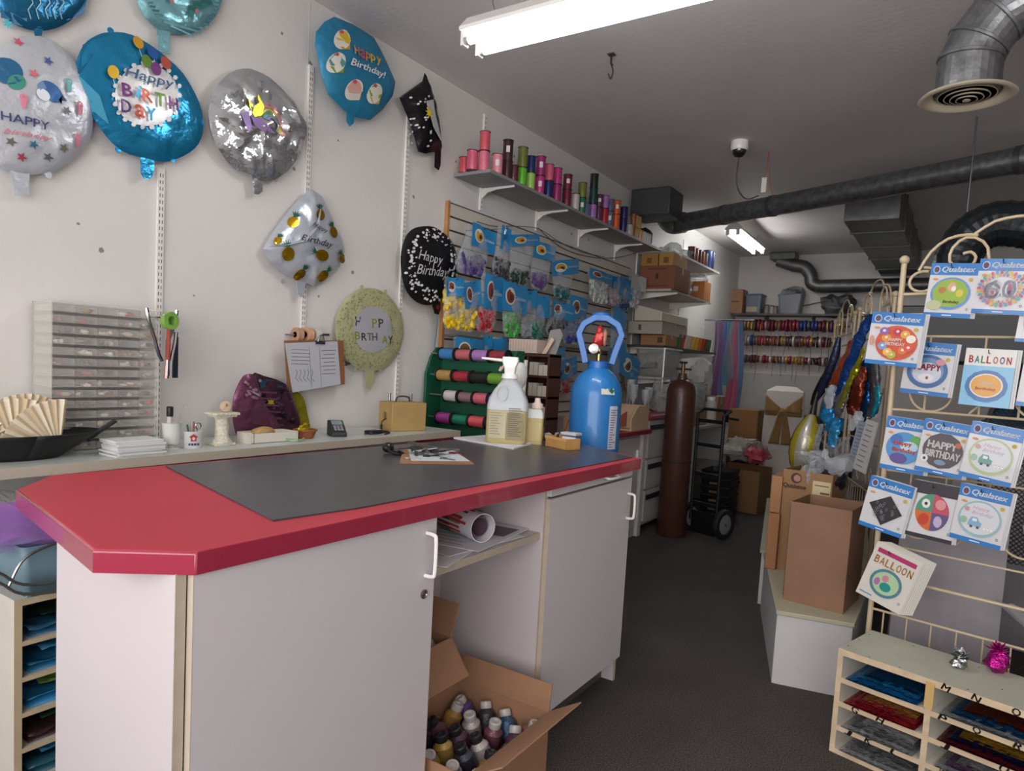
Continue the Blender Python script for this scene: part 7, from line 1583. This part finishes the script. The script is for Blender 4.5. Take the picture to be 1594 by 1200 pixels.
def a2(a):
    for k in range(30):
        t_ = k * 2 * PI / 30; a.ell(.42 * math.cos(t_), -.04 + .30 * math.sin(t_), .045, .03, mm(('c44c60', 'c9a030', '4c9c8c', '9c4c80', '5c8cb8')[k % 5]), 6, a=t_)
        a.ell(.34 * math.cos(t_ + .1), -.04 + .24 * math.sin(t_ + .1), .03, .02, mm(('d8803c', 'c9b83c', '8c5ca0', 'c46c6c')[k % 4]), 6, a=t_)
    a.ring(-.17, -.08, .15, .15, .05, mm('5c6070')); a.text('60', 0, -.05, .62, mm('c8ccd4'), h=.36, bold=.05); a.text('60', 0, -.05, .58, mm('a8acb8'), h=.33); a.ell(-.16, -.12, .05, .04, mm('9c3c4c')); a.ell(.17, -.05, .04, .1, mm('a83c60')); a.ell(.17, -.11, .035, .05, mm('3c64a8'))
def a3(a):
    a.ell(.05, -.07, .40, .33, mm('c4502c'), 26)
    for i, (x, y, c) in enumerate(((-.15, .02, 'd8903c'), (.05, .14, 'b03050'), (.2, .1, 'd8a040'), (.32, .02, 'e0dcd4'), (-.2, -.14, '6c94c8'), (.2, -.2, 'd0703c'), (0, -.3, 'a8a83c'), (.3, -.15, 'c84c3c'), (-.08, -.25, 'd8b050'), (-.2, .14, '8c5ca0'))): a.ell(x, y, .09, .075, mm(c)); a.ell(x, y + .01, .03, .025, mm('e8d8c0'))
    a.text('HAPPY', .04, -.01, .26, mm('e8e4e0'), h=.06, bold=.04); a.text('BIRTHDAY', .04, -.09, .38, mm('e8e4e0'), h=.06, bold=.04); a.ell(-.42, -.05, .04, .1, mm('c88c70'))
def a4(a):
    a.ell(0, -.05, .42, .32, mm('3c6498'), 26); a.ell(0, -.04, .34, .25, mm('6c8cb4'), 26); a.ell(0, -.08, .30, .2, mm('c4ccd8'), 22); a.text('HAPPY', 0, .03, .56, mm('a82c40'), h=.13, bold=.04); a.ell(0, -.17, .16, .08, mm('e0dce0')); a.ell(.02, -.17, .03, .03, mm('8c4c50')); a.ell(.25, .14, .1, .06, mm('c88c98'))
def br5(a):
    a.poly([(-.5, .2), (.5, .2), (.5, .5), (-.5, .5)], mm('d4d2ce'))
    for ch, x, c in zip('BALLOON', (-.37, -.25, -.13, -.02, .11, .24, .37), ('b8383c', '3c8c8c', '6c9c5c', 'b8483c', 'c9803c', '8c5c9c', 'c03c3c')): a.text(ch, x, .31, .095, mm(c), h=.13, bold=.03)
def a5(a):
    a.poly([(-.5, -.5), (.5, -.5), (.5, .2), (-.5, .2)], mm('7cb4d4')); a.ell(0, -.15, .42, .28, mm('3c6ca4'), 28, wob=.02, k=12); a.ell(0, -.14, .33, .21, mm('d8d4c8'), 28); a.ell(0, -.14, .30, .19, mm('d0963c'), 26); a.text('Happy', .0, -.10, .26, mm('e8e0d4'), h=.09, shear=.4, bold=.02); a.text('Birthday', .0, -.2, .40, mm('b85c50'), h=.07, bold=.02)
def a6(a):
    a.ell(-.02, -.06, .40, .30, mm('4c8cc0'), 26); a.ell(.22, .08, .14, .12, mm('5c9c50')); a.ell(-.2, .08, .14, .11, mm('3c6cb0')); a.ell(-.1, -.26, .2, .1, mm('5c4c8c')); a.ell(.1, -.02, .2, .1, mm('a8c8d8')); a.text('Happy', -.05, .02, .42, mm('c8503c'), h=.1, bold=.05); a.text('Birthday', 0, -.11, .54, mm('c8503c'), h=.1, bold=.05)
def a7(a):
    a.ell(0, -.05, .42, .33, mm('4c4448'), 24, wob=.02, k=11); a.text('HAPPY', -.02, .05, .62, mm('dcdad8'), h=.14, bold=.04); a.text('BIRTHDAY', .02, -.12, .72, mm('dcdad8'), h=.14, bold=.04); a.ell(-.34, -.24, .08, .07, mm('d8d8d8')); a.ell(-.34, -.24, .03, .03, mm('2c2c30')); a.ell(.3, .1, .06, .05, mm('b85c3c')); a.ell(0, -.27, .12, .05, mm('6c8ca0'))
def car(bg, cc):
    def f(a):
        a.ell(0, -.06, .42, .32, mm(bg), 26); a.ell(0, -.05, .38, .28, mm('c9ccd0'), 26); a.text('Happy', 0, .12, .34, mm('c08ca0'), h=.08, shear=.3); a.text('Birthday', .04, .03, .42, mm('b08cb4'), h=.08, shear=.3)
        a.poly([(-.2, -.2), (.05, -.2), (.06, -.12), (0, -.1), (-.03, -.04), (-.15, -.04), (-.2, -.12)], mm(cc)); a.ell(-.13, -.21, .03, .025, mm('4c4c58')); a.ell(.0, -.21, .03, .025, mm('4c4c58')); a.rect(-.13, -.11, -.04, -.06, mm('d8dce0'))
        for x in (.13, .2, .27): a.ell(x, -.19, .025, .03, mm('e8e4e4')); a.ell(x, -.18, .008, .008, mm('2c2c30'))
        a.ell(-.3, -.12, .07, .06, mm('8cb098')); a.ell(-.27, .08, .05, .04, mm('c09090'))
    return f
def a9(a):
    a.poly([(0, -.38), (.40, -.08), (.05, .22), (-.38, -.02)], mm('26262a'))
    for k in range(26): x, y = (R.random() - .5) * .5, -.08 + (R.random() - .5) * .36; a.ring(x, y, .025, .03, .006, mm('8c8c90'), 8)
def a10(a):
    a.poly([(-.5, -.5), (.5, -.5), (.5, -.43), (-.5, -.43)], mm('2c2830')); R_ = .36
    for q0, c in ((0, 'b8485c'), (1, '4c8c70'), (2, 'c8642c'), (3, '5c4c7c')):
        P = [(0, -.02)] + [(R_ * math.cos(q0 * PI / 2 + k * PI / 16), -.02 + R_ * .9 * math.sin(q0 * PI / 2 + k * PI / 16)) for k in range(9)]; a.poly(P, mm(c))
    a.ell(-.15, .12, .09, .08, mm('dcdcdc')); a.ell(-.15, .12, .035, .03, mm('2c2c2c')); a.ell(.16, .14, .11, .09, mm('d08c90')); a.ell(-.16, -.16, .12, .1, mm('b83c24'), a=.5); a.ell(.15, -.16, .09, .1, mm('b4a8c4'))
def a12(a):
    a.poly([(-.42, .34), (.42, .34), (.42, .42), (-.42, .42)], mm('a82c60'))
    for ch, x in zip('BALLOON', (-.36, -.24, -.12, 0, .12, .24, .37)): a.text(ch, x, .22, .1, mm('c89048'), h=.14, bold=.02)
    a.ell(0, -.12, .34, .25, mm('4c7c8c'), 24); a.ell(0, -.12, .28, .2, mm('a8c49c'), 24); a.ell(.02, -.18, .12, .08, mm('1c8c84')); a.ell(-.04, -.04, .07, .06, mm('c07c90')); a.ell(-.18, -.14, .06, .07, mm('a86ca0')); a.rect(-.44, -.43, -.16, -.41, mm('5c8cb0'))
packet('green animal Birthday Qualatex packet at the upper left of the near rack', 1480, 452, 74, 84, a1)
packet('Qualatex packet with a big colourful 60 at the top right', 1560, 446, 84, 86, a2)
packet('orange HAPPY BIRTHDAY Qualatex packet hanging out over the rack post', 1392, 528, 82, 82, a3, off=.17)
packet('blue and red Qualatex packet half behind the orange one', 1444, 574, 76, 82, a4, off=.09)
packet('BALLOON packet with an orange oval on pale blue', 1537, 588, 80, 90, a5, off=.10, hdr='d4d2ce', brand=br5, foot=False, rotn=-.04)
packet('blue and green Qualatex packet with orange Happy Birthday letters', 1409, 693, 70, 84, a6, off=.10)
packet('dark HAPPY BIRTHDAY Qualatex packet with a football', 1468, 698, 76, 84, a7, off=.125, rotn=-.10)
packet('pale Qualatex packet with a green truck in the third row', 1543, 706, 84, 90, car('a8b888', '5c9088'), off=.14, rotn=-.13)
packet('Qualatex packet with a black patterned diamond', 1379, 788, 70, 82, a9, off=.12, rotn=-.16)
packet('white packet with a four-part ball design and black header', 1451, 796, 74, 90, a10, off=.11, hdr='2c2830', brand=None, foot=False, rotn=-.05)
packet('pale Qualatex packet with a blue truck in the fourth row', 1526, 803, 82, 90, car('8cb0b8', '7ca4c4'), off=.12, rotn=-.10)
packet('fanned BALLOON packets alone on the lowest hook of the near rack', 1383, 899, 76, 92, a12, off=.12, hdr='ccc9c0', brand=None, foot=False, rotn=-.28, packs=7, body=mat('ccc9c0', .4))
packet('packet with a blue footer cut by the right edge under the 60', 1607, 500, 44, 66, lambda a: a.ell(0, 0, .3, .3, mm('c08c98')), off=.08)
packet('packet with a white front cut by the right edge beside the BALLOON one', 1610, 592, 44, 84, lambda a: a.ell(0, 0, .3, .3, mm('b0788c')), off=.08)
# grey narrow packs on the corner, and the bundle of rolled foil balloons
SB = Pl((-.32, 3.75, 0), (.62, -.78, 0))
def slim(label, pts, m, lift=.0, cat='balloon packet', ln=9):
    p = SB.off(lift); b = MB(); b.prism([p.w(*q_) for q_ in pts][::-1], p.n * .006, m); a = PArt(p)
    for k in range(ln):
        f = (k + 1) / (ln + 1); x0_, y0_ = pts[0][0] + (pts[3][0] - pts[0][0]) * f, pts[0][1] + (pts[3][1] - pts[0][1]) * f; x1_, y1_ = pts[1][0] + (pts[2][0] - pts[1][0]) * f, pts[1][1] + (pts[2][1] - pts[1][1]) * f
        a.pline([(x0_ * .8 + x1_ * .2, y0_ * .8 + y1_ * .2), (x0_ * .25 + x1_ * .75, y0_ * .25 + y1_ * .75)], .004, mat('6c6a70'))
    a.emit(b, lambda x, y, k: p.at(x, y, k + .006)); tag(b.build('slim_packet'), label, cat, 'slim packets at the rack corner')
slim('slim dark grey packet at the back of the corner group', [(1340, 662), (1356, 664), (1344, 736), (1330, 730)], mat('7c7880', .4), -.02)
slim('slim blue-grey clear packet left in the corner group', [(1338, 655), (1352, 658), (1340, 715), (1324, 708)], mat('8c98a8', .3), .0)
slim('slim white patterned packet at the front of the corner group', [(1351, 652), (1368, 658), (1348, 738), (1329, 728)], mat('b8b6b4', .4), .03)
t = thing('wire_hook', 'long wire arm carrying the corner packets', 'hook', SB.w(1350, 652)); MB().tube([SB.off(-.06).w(1354, 650), SB.off(.05).w(1350, 650)], .003, M_rack, 6).build('arm', t, True)
QB = Pl((-.50, 4.1, 0), (.75, -.66, 0))
def roll(label, path, r_, m, lift=0, seg=12, rr_=None, cat='rolled balloon'):
    p = QB.off(lift); P = arc_pts([p.w(*q_) for q_ in path], 5); n = len(P); rad = [r_ * (.35 + .65 * math.sin(PI * (i + .6) / (n + .2)) ** .5) * (1 + .25 * noise.noise(V((i * .9, r_ * 90, lift * 50)))) for i in range(n)]
    b = MB(); vs = []; fs = []; sg = 18
    for i, q_ in enumerate(P):
        d_ = (P[min(i + 1, n - 1)] - P[max(i - 1, 0)]).normalized(); x_ = d_.cross(p.n).normalized(); y_ = x_.cross(d_)
        for k in range(sg):
            a_ = 2 * PI * k / sg; w_ = rad[i] * (1 + .55 * noise.noise(V((math.cos(a_) * 2.2, math.sin(a_) * 2.2 + lift * 9, i * .35 + r_ * 40))) + .3 * noise.noise(V((math.cos(a_) * 5, math.sin(a_) * 5, i * .9))))
            vs.append(q_ + x_ * math.cos(a_) * w_ + y_ * math.sin(a_) * w_ * .5)
    for i in range(n - 1):
        for k in range(sg): fs.append((i * sg + k, i * sg + (k + 1) % sg, (i + 1) * sg + (k + 1) % sg, (i + 1) * sg + k))
    fs += [tuple(range(sg))[::-1], tuple((n - 1) * sg + k for k in range(sg))]
    b.add(vs, fs, m); tag(b.build('rolled_balloon', ang=60), label, cat, 'rolled foil balloons on the second wire rack')
fo = lambda c, r_=.2, me=.6: mat(c, r_, me, bump=.9, bscale=30, var=.25, vscale=18)
roll('orange and red rolled foil balloon in the middle of the bundle', [(1335, 530), (1318, 570), (1302, 610), (1300, 640)], .055, fo('b04c24'), .02)
roll('dark blue rolled foil balloon along the top of the bundle', [(1356, 490), (1342, 520), (1326, 560), (1312, 600), (1304, 630)], .035, fo('1c4488'), .08)
roll('yellow and silver shiny balloon edge across the bundle', [(1345, 540), (1332, 575), (1318, 605), (1306, 635)], .018, fo('b8b02c', .1, .8), .14)
roll('silver rolled foil tube at the front of the bundle', [(1318, 600), (1308, 630), (1303, 650)], .03, fo('a8aaac', .15, .9), .13)
roll('bright blue crumpled foil balloon at the lower left of the bundle', [(1292, 632), (1288, 645), (1296, 658), (1310, 662)], .05, fo('2484bc', .2, .5), .05)
roll('bright blue foil tail hanging under the bundle', [(1302, 650), (1300, 668), (1296, 684), (1294, 694)], .035, fo('3c94c8', .2, .5), .06)
roll('blue foil balloon behind the orange one, nearer the post', [(1352, 560), (1348, 600), (1345, 630), (1338, 655)], .05, fo('1c5c9c'), -.02)
roll('brown and red rolled balloon right of the yellow edge', [(1342, 570), (1336, 600), (1330, 630), (1326, 645)], .045, fo('7c3424'), .05)
roll('grey foil balloon hanging between the rack posts', [(1358, 550), (1362, 590), (1360, 630), (1350, 650)], .03, fo('5c5c60'), .0)
roll('white foil balloon with black spots left in the bundle', [(1298, 600), (1292, 618), (1290, 636)], .035, fo('a8acb4', .3, .2), .07)
roll('clear crumpled wrap at the bottom of the bundle', [(1336, 640), (1334, 655), (1322, 665)], .03, film('c8ccd0', .6), .07)
roll('teal foil edge at the right of the bundle', [(1366, 600), (1366, 625), (1358, 648)], .016, fo('1c94a8', .15, .5), .03)
for k, (path, r_, cc, lb) in enumerate((([(1306, 525), (1298, 560), (1282, 600), (1268, 625)], .035, '2c3450', 'navy folded balloon drooping from the farthest rack'), ([(1300, 560), (1286, 585), (1272, 612), (1264, 630)], .03, '1c1c20', 'black folded balloon drooping from the farthest rack'), ([(1310, 555), (1300, 590), (1288, 620), (1278, 645)], .03, '6c6e74', 'grey folded balloon drooping from the farthest rack'))):
    p_ = Pl((-.74, 5.2, 0), (.75, -.66, 0)); P = arc_pts([p_.w(*q_) for q_ in path], 5); n = len(P); b = MB(); b.tube(P, [r_ * (.4 + .6 * math.sin(PI * (i + .5) / n)) for i in range(n)], mat(cc, .3, .4, bump=.8, bscale=30), 10); tag(b.build('rolled_balloon'), lb, 'rolled balloon', 'folded balloons on the farthest rack')
for k, (x, y0__, y1__, w_, cc, lb) in enumerate(((1283, 660, 760, 20, 'c0c6cc', 'hanging clear film strips left of the blue foil tail'), (1298, 690, 790, 16, 'a8acb8', 'hanging greyish film strips under the blue foil tail'), (1312, 680, 800, 14, 'b8b8bc', 'hanging clear film strips next to the rack wires'), (1272, 700, 760, 16, 'b8c0c8', 'hanging clear film strips nearest the striped balloon'))):
    p_ = QB.off(.02 * k); b = MB()
    for j in range(7):
        P = [p_.w(x + (R.random() - .5) * w_ + 0 * i, y0__ + (y1__ - y0__) * i / 5) + p_.n * .03 * math.sin(i * 1.3 + j) for i in range(6)]; s_ = p_.u * (.012 + .008 * R.random()); vs = []
        for q_ in P: vs += [q_ - s_, q_ + s_ + p_.n * .006]
        b.add(vs, [(2 * i, 2 * i + 1, 2 * i + 3, 2 * i + 2) for i in range(5)], film(cc, .4))
    tag(b.build('film_strips'), lb, 'film', kind='stuff')
# small hanging cards low on the second rack
for k, (x, y, cc, lb) in enumerate(((1312, 757, 'a8a8a0', 'small grey hang card low on the second rack'), (1313, 785, 'b89088', 'small pinkish hang card under the grey one on the second rack'))):
    p_ = QB.off(.0); c = p_.w(x, y); b = MB(); b.prism([c + p_.u * s_ * .035 + V((0, 0, z_)) for s_, z_ in ((-1, -.05), (1, -.05), (1, .05), (-1, .05))], p_.n * .003, mat(cc, .5)); b.prism([c + p_.u * s_ * .022 + V((0, 0, z_)) + p_.n * .0031 for s_, z_ in ((-1, -.03), (1, -.03), (1, .02), (-1, .02))], p_.n * .001, mat('5c5860')); tag(b.build('hang_card'), lb, 'card')
# ---------------------------------------------------------------- behind the near rack: draped boxes and plaster columns with tulle
M_grey = mat('8c888c', .7, var=.06, vscale=6, bump=.15, bscale=5); M_grey2 = mat('9a969a', .6, var=.06)
def draped(label, x0, y0, x1, y1, h_, m=M_grey, ph=0):
    t = thing('draped_pedestal', label, 'pedestal', ((x0 + x1) / 2, (y0 + y1) / 2, 0)); b = MB(); cx_, cy_ = (x0 + x1) / 2, (y0 + y1) / 2
    def f(u, v):
        a_ = 2 * PI * u; sx_, sy_ = math.cos(a_), math.sin(a_); k_ = 1 / max(abs(sx_), abs(sy_)); r_ = 1 + .05 * math.sin(a_ * 11 + ph) * (1 - v) + .05 * (1 - v)
        return V((cx_ + sx_ * k_ * (x1 - x0) / 2 * r_, cy_ + sy_ * k_ * (y1 - y0) / 2 * r_, .004 + h_ * v))
    b.grid(f, 96, 10, m); b.prism([(x0, y0, h_ - .01), (x1, y0, h_ - .01), (x1, y1, h_ - .01), (x0, y1, h_ - .01)], (0, 0, .012), m); b.build('cloth_cover', t, True)
draped('grey cloth-covered pedestal directly behind the near wire rack', -.16, 3.36, .22, 3.78, .86)
draped('taller grey draped box at the far left behind the near rack', .02, 4.4, .62, 4.95, 1.05, M_grey2, 2)
def column(label, x, y, h_, s_=1):
    t = thing('plaster_column', label, 'column', (x, y, 0)); b = MB(); b.box((-.15 * s_, -.15 * s_, 0), (.15 * s_, .15 * s_, .06), M_grey2); b.build('plinth', t, bev=.004)
    b = MB(); n = 64; pr = [(.135, .06), (.14, .08), (.12, .10), (.11, .12), (.10, h_ - .22), (.11, h_ - .20), (.12, h_ - .17), (.105, h_ - .15), (.125, h_ - .11), (.14, h_ - .06)]; vs = []; fs = []
    for r_, z in pr:
        for i in range(n): th = 2 * PI * i / n; rr_ = r_ * s_ * (1 - (.05 * abs(math.sin(th * 10)) if .11 < z < h_ - .21 else 0)); vs.append((rr_ * math.cos(th), rr_ * math.sin(th), z))
    for j in range(len(pr) - 1):
        for i in range(n): fs.append((j * n + i, j * n + (i + 1) % n, (j + 1) * n + (i + 1) % n, (j + 1) * n + i))
    b.add(vs, fs, M_grey2); b.build('shaft', t); b = MB(); b.box((-.16 * s_, -.16 * s_, h_ - .06), (.16 * s_, .16 * s_, h_), M_grey2); b.build('capital', t, bev=.006)
column('white plaster column behind the near rack with tulle tied round it', .48, 3.48, .82)
column('second plaster column deeper behind the near rack', .95, 4.1, .95, 1.1)
tl = mat('b4b0b4', .6, alpha=.6, sheen=.5)
b = MB()
for k, (x0_, z0_, x1_, z1_) in enumerate(((.30, .84, .40, .36), (.68, .80, .52, .34), (.24, .52, .44, .34), (.74, .88, .56, .36))):
    b.grid(lambda u, v: V((x0_ + (x1_ - x0_) * v + (u - .5) * (.10 - .05 * v), 3.27 + .02 * math.sin(u * 10 + k) + .008 * k, z0_ + (z1_ - z0_) * v)), 10, 14, tl)
b.blob((.47, 3.27, .34), (.04, .025, .03), tl, 10, 8, wob=.5); b.grid(lambda u, v: V((.47 + (u - .5) * (.06 + .16 * v), 3.27 + .015 * math.sin(u * 12), .33 - .32 * v)), 12, 8, tl)
tag(b.build('tulle_swag'), 'white tulle swag crossing in front of the plaster column', 'tulle')
# wire-mesh figure and clutter in the dark corner
M_mesh = mat('3c3c3a', .5, .4)
t = thing('mesh_screen', 'round-topped dark mesh screen behind the near rack', 'screen', (.42, 3.92, 0)); b = MB()
cx_, cz_, r_ = .42, 1.16, .30
b.tube([(cx_ + r_ * math.cos(PI * i / 20), 3.92, cz_ + r_ * math.sin(PI * i / 20)) for i in range(21)], .010, M_mesh, 8); b.tube([(cx_ - r_, 3.92, cz_), (cx_ - r_, 3.92, 0)], .010, M_mesh, 8); b.tube([(cx_ + r_, 3.92, cz_), (cx_ + r_, 3.92, 0)], .010, M_mesh, 8); b.build('frame', t, True)
b = MB(); s_ = .022; n = int(2 * r_ / s_)
for i in range(-n, 2 * n + 30):
    for d_ in (1, -1):
        # diagonal strands clipped to the arch
        pts = []
        for k in range(0, 60):
            z = .55 + k * .016; x = cx_ - r_ + (i * s_ + d_ * (z - .55)); 
            if abs(x - cx_) <= r_ and (z <= cz_ or (x - cx_) ** 2 + (z - cz_) ** 2 <= r_ * r_): pts.append((x, 3.92, z))
        if len(pts) > 3: b.tube([pts[0], pts[-1]], .0024, M_mesh, 3)
b.build('mesh', t, True)
b = MB(); b.blob((0, 0, .12), (.22, .16, .13), mat('1c3c54', .5, bump=.7, bscale=14), 16, 10, wob=.6); tag(b.build('blue_bundle', loc=(.32, 4.66, 1.052)), 'dark blue cloth bundle on the taller grey draped box', 'bundle')
# flexible silver duct drop behind the rack crown
p_ = YP(4.9); t = thing('flexible_duct', 'dark flexible duct bending down from the ceiling behind the near rack', 'duct', p_.w(1530, 380))
P = arc_pts([p_.w(*q_) for q_ in ((1640, 362), (1590, 350), (1545, 350), (1508, 372), (1490, 410), (1490, 470))], 6)
b = MB(); b.tube(P, [.125 * (1 + .05 * (i % 2)) for i in range(len(P))], mat('3c4044', .4, .7, bump=.8, bscale=16), 18); b.build('sleeve', t, True, ang=15)
b = MB(); q_ = P[-1]; b.box((q_.x - .35, q_.y + .0, q_.z - .36), (q_.x + 1.0, q_.y + .5, q_.z - .02), mat('4a4c4e', .5, .6)); b.build('air_box', t, True, bev=.01)
for dx in (0, .8): b = MB(); b.cyl((q_.x + dx, q_.y + .25, q_.z - .02), (q_.x + dx, q_.y + .25, CZ), .006, steel, 6); b.build('hanger_rod', t, True)
# shelving with boxes far right, seen through the rack
t = thing('storage_shelving', 'dark shelving on the right wall behind the wire racks', 'shelving', (1.6, 6, 0))
for z in (.02, .6, 1.2, 1.75): MB().box((.35, 6.4, z), (RX - .02, 6.8, z + .025), mat('4c4a48', .6)).build('board', t, True)
for x in (.36, 1.3, RX - .05): MB().box((x, 6.41, 0), (x + .03, 6.44, 1.9), mat('4c4a48', .6)).build('upright', t, True)
for k, (x, z, w_, h_, cc, lb) in enumerate(((.42, 1.226, .4, .3, '5c4c3c', 'dull brown box on the dark shelving'), (.9, 1.226, .35, .38, '3c4654', 'dark blue box on the dark shelving'), (.45, .626, .5, .4, '4c443c', 'wide dark box on the middle board of the dark shelving'))):
    cbox('storage_box', lb, (x, 6.42, z), (x + w_, 6.75, z + h_), mat(cc, .7), tape=False)
